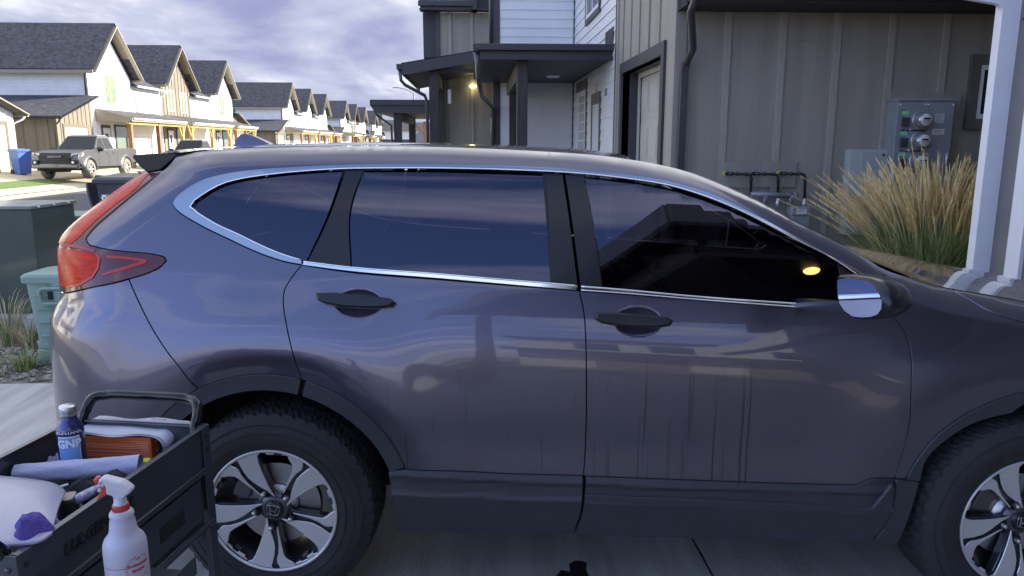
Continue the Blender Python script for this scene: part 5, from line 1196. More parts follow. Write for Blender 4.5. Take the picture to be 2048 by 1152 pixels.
lab = ['nearest white gabled townhouse across the street, brown garage wing beside it', 'brown board-and-batten gabled townhouse between two white ones across the street', 'white gabled townhouse right after the brown one across the street',
       'white gabled townhouse whose wide dark roof starts the second block of the row', 'middle white gable of the second block in the row across the street', 'last white gable of the second block in the row across the street',
       'small white gable opening the third block down the street', 'brown-fronted small gable in the third block down the street', 'last small white gable of the third block down the street', 'white gable second from the street end of the far row', 'tiny white gable farthest down the street, end of the row']
for k, (y, kd, ng, fg) in enumerate(row): gable_unit(y, kd, lab[k], ng, fg, link=0 if fg else 3.6)
# the block before it: only its garage end shows; the rest stands behind the viewer and is mirrored in the paint
gable_unit(28.6, 'plain', 'white townhouse garage end at the far left edge, beside the blue wheelie bin', False, True, link=0, hw=2.85)
gable_unit(19.2, 'white', 'white gabled townhouse across the street just left of the view, mirrored in the suv bumper', False, False, link=3.6)
gable_unit(3.2, 'white', 'white gabled townhouse across the street beside the viewer, mirrored in the suv rear corner', False, False, link=3.6)
# houses closing the street
def end_house(x, y, w, zt, zr, label, cat='house'):
    rt = empty('house', (x, y, 0), label, cat); b = MB(); b.box((0, 0, 0), (w, 8, zt)); b.build('wall', WHITEL, rt)
    b = MB(); b.add([(-.5, -.5, zt), (w + .5, -.5, zt), (w + .5, 4, zr), (-.5, 4, zr), (-.5, 8.5, zt), (w + .5, 8.5, zt)], [(0,1,2,3), (3,2,5,4), (0,3,4), (1,5,2)]); b.build('roof', SHIN, rt)
    b = MB(); b.add([(-.8, -3.2, zt - 2.9), (w + .6, -3.2, zt - 2.9), (w + .6, 0, zt - 1.4), (-.8, 0, zt - 1.4)], [(0,1,2,3)]); b.build('lower_roof', SHIN, rt)
    b = MB(); b.box((-.4, -2.7, 0), (w, 0, zt - 2.75)); b.build('garage_wall', GREYP, rt)
    b = MB(); b.box((w * .55, -.05, zt - 1.2), (w * .8, -.01, zt - .5)); b.build('window', WGL, rt)
p = onY(770, 262, 130); end_house(p.x, 130, 9.5, p.z, onY(780, 240, 134).z, 'distant two-storey house with dark roof closing the street')
def far_porch():
    y = 62.; q = onY(826, 232, y); q2 = onY(856, 243, y); rt = empty('covered_porch', (q.x, y, 0), 'pale distant porch on an orange timber post, seen between dark posts', 'porch'); T = Matrix.Translation(-rt.location)
    b = MB(); b.T = T; b.box((q.x, y, q2.z), (q.x + 6, y + .2, q.z)); b.box((q.x, y + .2, q2.z), (q.x + 6, y + 3, q2.z + .1)); b.build('roof', WTRIM, rt)
    x = onY(846, 260, y).x; b = MB(); b.T = T; b.box((x, y + .3, 0), (x + .35, y + .6, q2.z)); b.bar((x, y + .4, q2.z - 1), (x - .8, y + .4, q2.z), .15, .15); b.build('post', CEDAR, rt)
    p = onY(841, 255, y + 20); b = MB(); b.T = T; b.prism([(p.x - 1, y + 20, 0), (p.x + 2, y + 20, 0), (p.x + 2, y + 20, p.z - 1), (p.x + .5, y + 20, p.z), (p.x - 1, y + 20, p.z - 1)], (0, 3, 0)); b.build('shed', GREYP, rt)
far_porch()
def street_lamp():
    y = 100.; top = onY(827, 186, y); arm = onY(786, 175, y); rt = empty('street_lamp', (top.x, y, 0), 'tall grey street lamp with a curved arm above the far porch roof', 'street lamp')
    b = MB(); b.tube([(0, 0, 0), (0, 0, top.z)], [.14, .09], 8); b.build('pole', GREYP, rt)
    dx = arm.x - top.x; dz = arm.z - top.z; b = MB(); b.tube([(0, 0, top.z - .05), (dx*.15, 0, top.z + dz*.25), (dx*.45, 0, top.z + dz*.75), (dx*.8, 0, top.z + dz)], .055, 6); b.build('arm', GREYP, rt)
    b = MB(); b.box((dx*.78, -.12, arm.z - .08), (dx*1.02, .12, arm.z + .04)); b.build('lamp_head', GREYP, rt)
street_lamp()
# ================================================================ our own house front at the right edge
def near_house():
    yc = 5.40; x0p = onY(1997, 60, yc).x; XR = x0p + .13; rt = empty('garage_front', (XR, yc, 0), 'grey house front with white corner post and bracket at the right edge, past the bonnet', 'house'); T = Matrix.Translation(-rt.location)
    def B(): b = MB(); b.T = T; return b
    b = B(); b.box((XR, -7, 0), (XR + 5, yc, 6.2)); 
    p = onX(2030, 42, XR); b.build('wall', mat('near_grey_wall', (.155, .148, .15), .65, var=.12, vscale=2.5, bump=.35, bscale=90), rt)
    b = B(); b.box((XR - .004, -7, p.z - .004), (XR, yc - .05, p.z + .004)); b.build('sheet_joint', DARK, rt)
    b = B(); b.box((x0p, yc - .02, 0), (XR + .03, yc + .06, 3.2)); b.build('corner_post', WTRIM, rt, bevel=.006)
    y2 = onX(2018, 560, XR).y
    b = B(); b.box((XR - .035, y2 - .12, 0), (XR, y2 + .02, 2.30)); b.box((XR - .035, 1.2, 2.30), (XR, y2 + .02, 2.46)); b.build('door_jamb', WTRIM, rt, bevel=.004)
    b = B(); b.box((7.4, -7, 0), (15, 12, 5.4)); b.build('sun_blocking_wing', GREY, rt)  # unseen wing, added to block sun coming through the gap onto the driveway
    b = B(); b.box((7.3, -7.1, 5.4), (15.1, 12.1, 5.6)); b.build('roof', SHIN, rt)  # roof of the added wing
    # bracket: arm reaching towards the drive with a rounded inner corner
    k = B(); zt = onY(1990, 9, yc).z; x0 = onY(1907, 2, yc).x; pts = []; R_ = .05
    xin = x0p - .004
    poly = [(xin, 0), (xin, zt - R_)] + [(xin - R_ + R_ * cos(R(a)), zt - R_ + R_ * sin(R(a))) for a in range(0, 91, 15)] + [(x0 + .06, zt + .035), (x0 + .02, zt + .05), (x0, zt + .09), (x0, zt + .35), (XR + .015, zt + .35), (XR + .015, 0)]
    k.prism([(x, yc - .026, z) for x, z in poly], (0, .05, 0)); k.build('bracket', WTRIM, rt, bevel=.006)
near_house()
# what stands behind the viewer and shows only as reflections
def behind():
    rt = empty('covered_porch', (2, -2, 0), 'covered porch behind the viewer, mirrored dark in the suv front window with one warm lamp', 'porch'); T = Matrix.Translation(-rt.location)
    def B(): b = MB(); b.T = T; return b
    K = Vector((1.08, .66)); ZB = .45; Lf = Vector((-.52, -.86)).normalized(); Rg = Vector((3.75, .36)); far = K + Lf * 4.6; rf = (Rg - K).normalized(); inn = Vector((-Lf.y, Lf.x)); inn = inn if inn.x > 0 else -inn; dn = Vector((rf.y, -rf.x))
    def V(p, z): return (p.x, p.y, z)
    b = B(); b.prism([V(K, 3.25), V(Rg, 3.25), (3.75, far.y, 3.25), V(far, 3.25)], (0, 0, .10)); b.build('ceiling', SOFFY, rt)
    b = B(); b.bar(V(K, 3.28), V(far, 3.28), .05, .24); b.bar(V(K, 3.28), V(Rg, 3.28), .05, .24); b.build('fascia', mat('porch_beam_white', (.36, .36, .35), .5), rt)
    b = B(); k2 = K + inn * .30 + dn * .25; b.bar(V(k2, 3.17), V(k2 + Lf * 4.0, 3.17), .07, .18); b.bar(V(k2, 3.17), V(k2 + rf * 2.4, 3.17), .07, .18); b.build('beam', mat('porch_beam_white'), rt)
    b = B(); q_ = k2 + Lf * 3.9; b.box((q_.x - .08, q_.y - .08, 0), (q_.x + .08, q_.y + .08, 3.08)); b.build('post', CEDAR, rt)
    b = B(); b.bar((1.9, -3.4, 1.9), (3.6, -2.6, 3.2), .14, .14); b.build('brace', CEDAR, rt)
    LP = (2.343, -.280, 3.235)
    b = B(); b.lathe([(0, -.015), (.065, -.015), (.072, 0)], c=LP, seg=20); b.build('ceiling_lamp', mat('warm_lamp', (1, .8, .3), .4, emit=((1.0, .66, .14), 6)), rt)
    # townhouse farther back
    h = empty('townhouse', (-1, -15, 0), 'white two-storey townhouse behind the viewer, mirrored in the suv doors', 'house'); T2 = Matrix.Translation(-h.location)
    b = MB(); b.T = T2; b.prism([(-1.5, -15, 0), (14, -15, 0), (14, -15, 5.2), (9.5, -15, 5.2), (6.8, -15, 7.6), (4.0, -15, 5.2), (-1.5, -15, 5.2)], (0, -8, 0)); b.build('wall', WHITEL, h)
    b = MB(); b.T = T2; b.box((-1.8, -15.0, 2.7), (14, -13.6, 2.95)); b.box((-1.8, -15.4, 5.2), (4, -14.6, 5.4)); b.build('roof', SHIN, h)
    for x in (0.2, 2.2, 5.6, 7.4, 10.5): b = MB(); b.T = T2; b.box((x, -15.0, 3.4), (x + 1.1, -14.96, 4.7)); b.build('window', WGL, h)
    for x in (0.6, 4.6, 8.5): b = MB(); b.T = T2; b.box((x, -15.0, 0), (x + 2.4, -14.97, 2.3)); b.build('garage_door', GREY, h)
behind()
# ================================================================ wall-mounted meters and pipes
MGREY = mat('meter_cabinet_paint', (.25, .265, .285), .42, .2, .2, var=.06, vscale=6)
PIPEB = mat('black_iron_pipe', (.016, .016, .018), .32, .2, .3)
GALV = mat('grey_painted_steel', (.22, .23, .26), .5, .4)
def electric_panel():
    yf = YA - .26; tl = onY(1797, 200, yf); tr = onY(1910.5, 200, yf); x0, x1, zt = tl.x, tr.x, tl.z; z0 = .72
    rt = empty('electric_meter_cabinet', ((x0 + x1) / 2, YA, 0), 'tall grey electric cabinet with four round glass meters on the wall behind the grass', 'meter cabinet'); T = Matrix.Translation(-rt.location)
    def B(): b = MB(); b.T = T; return b
    b = B(); b.box((x0, yf, z0), (x1, YA - .035, zt)); b.build('cabinet', MGREY, rt, bevel=.006)
    b = B(); b.box((x0 - .012, yf - .022, zt - .01), (x1 + .014, YA - .03, zt + .022)); b.build('rain_cap', MGREY, rt, bevel=.004)
    xm = onY(1853.5, 250, yf).x
    b = B(); b.box((xm + .004, yf - .010, z0 + .02), (x1 - .008, yf, zt - .02)); b.build('door_cover', MGREY, rt, bevel=.002)
    b = B(); b.box((x0 + .03, yf - .008, onY(1840, 219, yf).z), (xm - .004, yf, zt - .02)); b.build('top_cover', MGREY, rt, bevel=.002)
    for k in range(4):
        cy = 240.5 + 41.2 * k; cx = 1838.5 - 3.4 * k; c = onY(cx, cy, yf)
        b = B(); w = .105; b.box((c.x - .15, yf - .007, c.z - .122), (xm - .004, yf, c.z + .122)); pl = b.build('meter_cover', MGREY, rt, bevel=.002)
        b = B(); b.lathe([(.098, 0), (.098, -.03), (.088, -.034), (.084, -.03)], c=(c.x, yf - .007, c.z), axis='Y', seg=28); m_ = b.build('meter_ring', mat('meter_ring_steel', (.42, .42, .43), .35, .7), rt)
        b = B(); b.lathe([(.084, -.02), (.084, -.10), (.078, -.125), (.06, -.135), (0, -.137)], c=(c.x, yf - .007, c.z), axis='Y', seg=28); b.build('glass_dome', mat('meter_glass', (.30, .30, .31), .06, .5, 1), m_)
        b = B(); b.lathe([(0, -.1405), (.064, -.1402), (.066, -.135)], c=(c.x, yf - .007, c.z), axis='Y', seg=28); b.build('dial', mat('meter_dial', (.50, .50, .51), .3, 0, 1), m_)
        b = B(); b.box((c.x - .035, yf - .151, c.z + .004), (c.x + .035, yf - .147, c.z + .022)); b.build('display', DARK, m_)
        b = B(); b.box((c.x - .045, yf - .150, c.z - .016), (c.x + .045, yf - .147, c.z - .009)); b.build('red_stripe', mat('red_print', (.45, .04, .04), .5), m_)
        q = onY(1810 - 3.2 * k, 226 + 41.2 * k, yf); b = B(); b.box((q.x - .040, yf - .0095, q.z - .020), (q.x + .040, yf - .0075, q.z + .020)); b.build('green_sticker', mat('green_sticker', (.20, .62, .27), .5, var=.15, vscale=60), rt)
        q = onY(1809.5 - 3.2 * k, 244 + 41.2 * k, yf); b = B(); b.box((q.x - .042, yf - .030, q.z - .05), (q.x + .042, yf - .005, q.z + .05)); b.box((q.x - .028, yf - .042, q.z - .05), (q.x + .03, yf - .03, q.z - .012)); b.build('breaker', GREYD, rt, bevel=.004)
        q = onY(1805 - 3.2 * k, 260 + 41.2 * k, yf); b = B(); b.box((q.x - .022, yf - .010, q.z - .011), (q.x + .022, yf - .0075, q.z + .011)); b.build('purple_sticker', mat('purple_sticker', (.07, .06, .28), .5), rt)
        if k < 3:
            b = B(); b.lathe([(0, -.006), (.012, -.006), (.012, 0)], c=(q.x + .085, yf - .007, q.z + .002), axis='Y', seg=14); b.build('cap', mat('cream_cap', (.5, .5, .42), .5), rt)
    for (px, py, w, h, ln) in ((1879, 236.5, .105, .098, 4), (1876.5, 263.5, .135, .062, 3)):
        q = onY(px, py, yf - .011); b = B(); b.box((q.x - w/2, yf - .0125, q.z - h/2), (q.x + w/2, yf - .0105, q.z + h/2)); lb = b.build('label', mat('paper_label', (.55, .54, .50), .6), rt)
        b = B()
        for i in range(ln): zz = q.z + h/2 - h * (i + .8) / (ln + .7); b.box((q.x - w*.42, yf - .0135, zz - h*.05), (q.x + w*(.42 if i % 2 else .30), yf - .0127, zz + h*.05))
        b.build('fine_print', GREYP, lb)
    for (px, py) in ((1801, 209), (1852, 209), (1857, 209), (1907, 210), (1853, 307), (1896, 307)):
        q = onY(px, py, yf - .01); b = B(); b.lathe([(0, -.005), (.011, -.004), (.011, 0)], c=(q.x, yf - .010, q.z), axis='Y', seg=10); b.build('screw', mat('bright_screw', (.75, .75, .76), .3, .5), rt)
    q = onY(1889, 308, yf); q2 = onY(1888, 328, yf); b = B(); b.tube([(q.x, yf - .01, q.z), (q.x, yf - .045, q.z - .02), (q.x, yf - .045, q2.z + .02), (q.x, yf - .01, q2.z)], .011, 8); b.build('handle', mat('bright_screw'), rt)
electric_panel()
def junction_box():
    yf = YA - .14; a = onY(1702, 299, yf); c = onY(1777, 299, yf); rt = empty('junction_box', (a.x, YA, 0), 'pale grey-green wall box left of the electric cabinet, half hidden by grass', 'utility box'); T = Matrix.Translation(-rt.location)
    b = MB(); b.T = T; b.box((a.x, yf, .62), (c.x, YA - .002, a.z)); b.build('body', mat('pale_box_paint', (.36, .39, .38), .5, var=.08, vscale=4), rt, bevel=.006)
    x = onY(1723, 305, yf).x; b = MB(); b.T = T; b.box((x, yf - .008, .66), (c.x - .02, yf, a.z - .03)); b.build('cover', mat('pale_cover_paint', (.33, .36, .355), .45), rt, bevel=.003)
    q = onY(1766, 310, yf); b = MB(); b.T = T; b.lathe([(0, -.014), (.012, -.012), (.014, 0)], c=(q.x, yf - .008, q.z), axis='Y', seg=12); b.build('lock', DARK, rt)
junction_box()
def gas_meters():
    y = YA - .13; rt = empty('gas_meter_manifold', (onY(1550, 390, y).x, YA, 0), 'three black gas pipes elbowing down to a grey manifold and meter on the wall', 'gas meter'); T = Matrix.Translation(-rt.location)
    def p(px, py, yy=y): q = onY(px, py, yy); return (q.x, yy, q.z)
    for (a, e, d) in (((1457, 347.5), (1503, 349), (1501.5, 392)), ((1511, 347.5), (1557, 349), (1555.5, 396)), ((1566, 347), (1611, 348.5), (1609, 397))):
        b = MB(); b.T = T; A = Vector(p(*a)); E = Vector(p(*e)); D = Vector(p(*d)); u = (E - A).normalized()
        b.tube([A + Vector((-.005, .11, 0)), A + Vector((0, .02, 0)), A + u * .02, E - u * .04, E - u * .012 + Vector((0, 0, -.006)), E + Vector((0, 0, -.04)), D], .0155, 10)
        for q, ax in ((A + Vector((0, .045, 0)), Vector((0, .02, 0))), (A + u * .035, u * .016), (A + u * .10, u * .012), (E - u * .06, u * .014), (E + Vector((0, 0, -.06)), Vector((0, 0, .014))), (D, Vector((0, 0, .015)))): b.tube([q - ax, q + ax], .022, 10)
        pi_ = b.build('gas_pipe', PIPEB, rt)
        if a[0] != 1511: b = MB(); b.T = T; q = A + Vector((-.012, .085, 0)); b.tube([q, q + Vector((0, .015, 0))], .027, 12); b.build('yellow_collar', mat('yellow_tape', (.6, .55, .08), .5), pi_)
        b = MB(); b.T = T; b.tube([D + Vector((0, 0, -.0)), D + Vector((0, 0, -.035)), D + Vector((0, 0, -.05)), D + Vector((0, 0, -.10))], [.024, .021, .027, .024], 10); b.build('union', mat('zinc_union', (.52, .53, .55), .4, .7), rt)
    A = Vector(p(1500, 388)); E = Vector(p(1594, 391)); b = MB(); b.T = T; b.tube([A, E], .031, 14); b.tube([E - Vector((.05, 0, 0)), E + Vector((.0, 0, 0))], .038, 14)
    b.build('manifold', GALV, rt)
    for px in (1530, 1582): 
        q = Vector(p(px, 392)); b = MB(); b.T = T; b.tube([q + Vector((0, 0, .0)), q + Vector((0, 0, -.10))], .024, 10); b.tube([q + Vector((0, -.05, -.01)), q + Vector((0, .0, -.01))], .022, 10); b.box(q + Vector((-.006, -.07, -.03)), q + Vector((.006, -.045, .02))); b.build('valve', GALV, rt)
    q = Vector(p(1525, 382)); b = MB(); b.T = T; b.box(q + Vector((-.02, -.002, -.01)), q + Vector((-.014, .01, .05))); b.box(q + Vector((.012, -.002, -.01)), q + Vector((.018, .01, .05))); b.box(q + Vector((-.02, -.002, .012)), q + Vector((.018, .01, .018))); b.build('bracket', GALV, rt)
    a = Vector(p(1577, 412)); c = Vector(p(1615, 431)); b = MB(); b.T = T; b.box((a.x, y - .08, c.z), (c.x, y + .08, a.z)); b.box((a.x + .02, y - .06, c.z - .22), (c.x + .012, y + .06, c.z + .01)); b.build('meter_body', mat('meter_casting', (.26, .28, .29), .55, .3, var=.1, vscale=20), rt, bevel=.018)
    a = Vector(p(1594, 418.5, y - .083)); c = Vector(p(1612, 428, y - .083)); b = MB(); b.T = T; b.box((a.x, y - .086, c.z), (c.x, y - .079, a.z)); lb = b.build('dial_plate', mat('paper_label'), rt)
    b = MB(); b.T = T
    for i in range(4): b.box((a.x + .018 + .018 * i, y - .0875, (a.z + c.z)/2 + .004), (a.x + .029 + .018 * i, y - .0862, (a.z + c.z)/2 + .017))
    b.build('digits', mat('blue_digits', (.05, .06, .25), .5), lb)
    b = MB(); b.T = T; g = [Vector(p(1462, 352)), Vector(p(1466, 366)), Vector(p(1478, 375)), Vector(p(1494, 377)), Vector(p(1508, 373)), Vector(p(1513, 358))]; b.tube([v + Vector((0, .02, 0)) for v in g], .004, 6); b.build('ground_wire', mat('green_wire', (.12, .30, .20), .5), rt)
    b = MB(); b.T = T; g = [Vector(p(1569, 358)), Vector(p(1566, 366)), Vector(p(1564, 376)), Vector(p(1563, 386))]; b.tube([v + Vector((0, .02, 0)) for v in g], .005, 6); b.build('ground_wire', mat('green_wire'), rt)
gas_meters()
# ================================================================ feather-reed grass clump
def reed_grass():
    rnd = random.Random(11); yb = 7.55; c0 = onY(1862, 560, yb); bx = c0.x
    rt = empty('ornamental_grass', (bx, yb, 0), 'tall clump of golden feather reed grass growing against the grey wall beside the bonnet', 'plant')
    L_, S_, Pm = MB(), MB(), MB()
    def ribbon(b, pts, w0, w1, mi=0):
        ang = rnd.uniform(0, pi); sd_ = Vector((cos(ang), sin(ang), 0)); n = len(pts); vs = []
        for i, p in enumerate(pts): w = w0 + (w1 - w0) * i / (n - 1); vs += [p - sd_ * w, p + sd_ * w]
        b.add(vs, [(2*i, 2*i+1, 2*i+3, 2*i+2) for i in range(n-1)], mi)
    for k in range(640):
        a = rnd.uniform(0, 2*pi); r = .36 * sqrt(rnd.random()); base = Vector((r*cos(a)*1.15, r*sin(a)*.7, 0))
        out = Vector((cos(a), sin(a)*.6, 0)); lean = rnd.uniform(.10, .50) * (.4 + r / .36) + abs(rnd.gauss(0, .06)); out = (out + Vector((rnd.gauss(-.30, .38), rnd.gauss(-.2, .3), 0))); 
        h = rnd.uniform(1.28, 1.70) * (1 - .23 * lean); 
        if base.x + out.x * lean > .58: lean *= .4
        pts = []
        for i in range(7): t = i / 6; pts.append(base + out * lean * (.35 * t + .65 * t * t) + Vector((0, 0, h * (t - .10 * lean * t * t))))
        ribbon(S_, pts[:6], .0028, .0018, 0)
        # plume: tapering head of many short spikelets
        p0 = pts[4]; p1 = pts[6]; bend = Vector((out.x * .05, out.y * .04, -.02)); ln = rnd.uniform(.7, 1.1)
        m = 34; gr = rnd.randrange(3)
        for i in range(m):
            t = i / (m - 1); q = p0.lerp(p1, t * ln) + bend * t * t; wd = .0155 * (sin(pi * min(1, t * .92 + .10))) ** .7 * rnd.uniform(.6, 1.2)
            for j in range(2):
                aa = rnd.uniform(0, 2*pi); d = Vector((cos(aa), sin(aa), 0)); s_ = q + Vector((0, 0, -.012)); e = q + d * wd + (p1 - p0).normalized() * (.026 + rnd.uniform(0, .016)); tn = d.cross(Vector((0, 0, 1))) * .0030
                Pm.add([s_ - tn, s_ + tn, e + tn * .6, e - tn * .6], [(0,1,2,3)], gr)
    for k in range(2000):
        a = rnd.uniform(0, 2*pi); r = .42 * sqrt(rnd.random()); base = Vector((r*cos(a)*1.15, r*sin(a)*.75, 0)); out = Vector((cos(a), sin(a), 0)) + Vector((rnd.gauss(-.25, .5), rnd.gauss(-.1, .5), 0))
        h = rnd.uniform(.5, 1.2); ln = rnd.uniform(.08, .55); dr = rnd.uniform(0, .35)
        if base.x + out.x * ln > .62: ln *= .4
        pts = [base + out * ln * (t * t * .8 + t * .25) + Vector((0, 0, h * t - dr * h * t ** 3)) for t in (0, .2, .4, .6, .8, 1)]
        ribbon(L_, pts, .0058, .0012, rnd.choice((0, 0, 1, 1, 2)))
    L_.build('leaves', [mat('grass_leaf', (.10, .17, .035), .6), mat('grass_leaf_light', (.24, .33, .09), .6), mat('grass_leaf_dry', (.36, .30, .13), .7)], rt, fix=False)
    S_.build('stems', mat('grass_stem', (.66, .58, .28), .7), rt, fix=False)
    Pm.build('plumes', [mat('plume_gold', (.80, .62, .28), .8), mat('plume_straw', (.88, .76, .44), .8), mat('plume_ochre', (.70, .50, .20), .8)], rt, fix=False)
reed_grass()
def small_grass(name, loc, n, h, spread, label, cols, seed, wd=.004, group=None):
    rnd = random.Random(seed); rt = MB()
    for k in range(n):
        a = rnd.uniform(0, 2*pi); r = spread * .3 * sqrt(rnd.random()); base = Vector((r*cos(a), r*sin(a), 0)); out = Vector((cos(a), sin(a), 0)) * rnd.uniform(.1, 1) * spread; hh = h * rnd.uniform(.4, 1)
        sd_ = Vector((cos(a + 1.5), sin(a + 1.5), 0)) * wd; pts = [base + out * t * t + Vector((0, 0, hh * t - .3 * hh * t ** 3)) for t in (0, .3, .6, .85, 1)]
        vs = []
        for i, p in enumerate(pts): vs += [p - sd_ * (1 - i / 5), p + sd_ * (1 - i / 5)]
        rt.add(vs, [(2*i, 2*i+1, 2*i+3, 2*i+2) for i in range(4)], rnd.randrange(len(cols)))
    o = rt.build(name, cols, None, fix=False); o.location = loc; tag(o, label, 'plant', group); return o
DRY = [mat('dry_blade', (.40, .33, .19), .8), mat('dry_blade_pale', (.50, .43, .27), .8), mat('grass_leaf')]
GRN = [mat('grass_leaf'), mat('grass_leaf_light'), mat('dry_blade')]
q = onZ(20, 690, 0); small_grass('dry_grass_tuft', (q.x, q.y, 0), 150, .62, .34, 'tall dry straw grass in front of the dark green cabinet', DRY, 3, .0035)
q = onZ(66, 700, 0); small_grass('dry_grass_tuft', (q.x, q.y, 0), 130, .42, .22, 'dry grass tuft leaning against the pale green pedestal', DRY, 4, .0035)
q = onZ(52, 738, 0); small_grass('green_grass_tuft', (q.x, q.y, 0), 160, .20, .22, 'low green grass by the pavement edge below the pedestal', GRN, 5, .004)
q = onZ(5, 660, 0); small_grass('green_grass_tuft', (q.x, q.y, 0), 120, .22, .25, 'low green grass at the left frame edge on the gravel', GRN, 6, .004)
q = onX(84, 330, XL + .9); small_grass('yellow_grass_tuft', (XL + 1.0, onX(90, 300, XL + 1.0).y, .45), 260, 1.25, .75, 'sunlit yellow grass clump by the brown garage wing behind the pickup', [mat('plume_gold'), mat('plume_straw')], 8, .02)
def gravel():
    rnd = random.Random(5); b = MB()
    for k in range(5200):
        x = rnd.uniform(-6.0, -2.3); y = rnd.uniform(5.27, 7.3); s = rnd.uniform(.010, .030); 
        if rnd.random() < .25: s *= .6
        h = s * rnd.uniform(.4, .8); n = 6; a0 = rnd.uniform(0, 6); vs = []
        for i in range(n): a = a0 + 2*pi*i/n; r = s * rnd.uniform(.7, 1.15); vs.append((x + r*cos(a), y + r*sin(a)*.75, .0))
        for i in range(n): a = a0 + 2*pi*i/n + .3; r = s * rnd.uniform(.35, .65); vs.append((x + r*cos(a), y + r*sin(a)*.75, h))
        b.add(vs, [(i, (i+1) % n, (i+1) % n + n, i + n) for i in range(n)] + [tuple(range(n, 2*n))], rnd.randrange(3))
    o = b.build('gravel', [mat('stone_grey', (.26, .25, .24), .85), mat('stone_tan', (.34, .29, .23), .85), mat('bark_chip', (.16, .12, .09), .9)], None, fix=False); tag(o, 'mixed grey and tan gravel beside the concrete pad', 'gravel', kind='stuff')
gravel()
sheet('gravel_bed', [(-6.0, 5.22), (3.7, 5.22), (3.7, 8.6), (-6.0, 8.6)], mat('bed_soil', (.17, .15, .12), .95, var=.4, vscale=12, bump=.6, bscale=30), -.008)
# ================================================================ utility boxes
DG = mat('dark_green_enamel', (.040, .060, .050), .34, .1, .5, var=.12, vscale=2)
def transformer(x, y, w, d, h, label, zt=.0):
    rt = empty('transformer_cabinet', (x, y, 0), label, 'utility cabinet')
    b = MB(); b.box((-w - .1, -.12, 0), (.1, d + .1, .13)); b.build('concrete_pad', CONC2, rt, bevel=.01)
    b = MB(); b.box((-w, 0, .13), (0, d, h - .03)); b.build('cabinet', DG, rt, bevel=.008)
    b = MB(); b.box((-w - .02, -.02, h - .03), (.02, d + .02, h)); b.build('lid', mat('pale_lid', (.20, .22, .20), .45, .2, .2, var=.3, vscale=6), rt, bevel=.005)  # lid paler than the cabinet below, tone varied by noise
    b = MB(); b.box((-w * .5 - .003, -.008, .15), (-w * .5 + .003, 0, h - .05)); b.build('door_seam', DARK, rt)
    for t in (.1, .45, .8):
        b = MB(); b.lathe([(0, .012), (.010, .010), (.011, 0)], c=(.021, d * t, h - .014), axis='X', seg=10); b.build('bolt', mat('bright_screw'), rt)
q = onY(69, 470, 6.9); transformer(q.x, 6.9, 1.35, .72, onY(69, 412, 6.9).z, 'dark green steel utility cabinet on a concrete pad, larger one at the left edge')
q = onY(205, 430, 8.6); transformer(q.x, 8.6, .75, .6, onY(160, 431, 8.6).z, 'second dark green utility cabinet, smaller, half hidden behind the red tail lamp')
def pedestal():
    pf = onY(40, 545, 5.75); rt = empty('utility_pedestal', (pf.x + .26, 5.95, 0), 'pale green ribbed plastic utility pedestal standing on gravel by the rear bumper', 'utility box')
    M_ = mat('pale_green_plastic', (.21, .30, .255), .5, 0, .1, var=.07, vscale=5); h = .70
    def ring(w, d, z, r=.05, n=4):
        pts = []
        for sx, sy, a0 in ((1, 1, 0), (-1, 1, 90), (-1, -1, 180), (1, -1, 270)):
            for i in range(n + 1): a = R(a0 + 90 * i / n); pts.append((sx * (w/2 - r) + r*cos(a), sy * (d/2 - r) + r*sin(a), z))
        return pts
    def loft(rs, mi=0):
        b = MB(); n = len(rs[0]); vs = [p for r_ in rs for p in r_]
        b.add(vs, [(i*n+k, i*n+(k+1) % n, (i+1)*n+(k+1) % n, (i+1)*n+k) for i in range(len(rs)-1) for k in range(n)] + [tuple(range(n))[::-1], tuple((len(rs)-1)*n+k for k in range(n))], mi, False); return b
    loft([ring(.42, .34, .08), ring(.50, .40, h - .05)]).build('body', M_, rt, bevel=.004)
    loft([ring(.46, .38, -.02), ring(.46, .38, .09), ring(.445, .365, .10)]).build('base', M_, rt, bevel=.003); loft([ring(.45, .37, .105), ring(.455, .375, .16)]).build('base_band', M_, rt, bevel=.003)
    loft([ring(.54, .44, h - .075), ring(.545, .445, h - .03), ring(.52, .42, h - .012, .07), ring(.40, .30, h, .06)]).build('lid', M_, rt)
    for k in range(4):
        z = .20 + k * .105; yy = -.17 - .03 * (z / h) - .002
        for sx in (-1, 1):
            b = MB(); x0 = sx * .035; x1 = sx * (.155 + .03 * z); b.add([(x0, yy, z), (x1, yy, z), (x1 * .9, yy - .038, z + .012), (x0, yy - .038, z + .012), (x0, yy, z + .03), (x1, yy, z + .03)], [(0,1,2,3), (3,2,5,4), (0,3,4), (1,5,2)]); b.build('rib', M_, rt)
    b = MB(); b.add([(-.03, -.172, .10), (.03, -.172, .10), (.03, -.205, h - .07), (-.03, -.205, h - .07), (-.03, -.195, .10), (.03, -.195, .10), (.03, -.222, h - .07), (-.03, -.222, h - .07)], [(4,5,6,7), (0,4,7,3), (1,2,6,5), (0,1,5,4)]); b.build('spine', M_, rt)
    b = MB(); fr = [(-.12 + .24 * u, -.228, .47 + .115 * v) for u, v in ((.1, 0), (.9, 0), (1, .15), (1, .85), (.9, 1), (.1, 1), (0, .85), (0, .15))]; b.tube(fr, .013, 8, closed=True); b.build('hasp_frame', M_, rt)
    b = MB(); b.box((-.06, -.232, .50), (-.028, -.222, .56)); b.build('lock', DARK, rt)
pedestal()
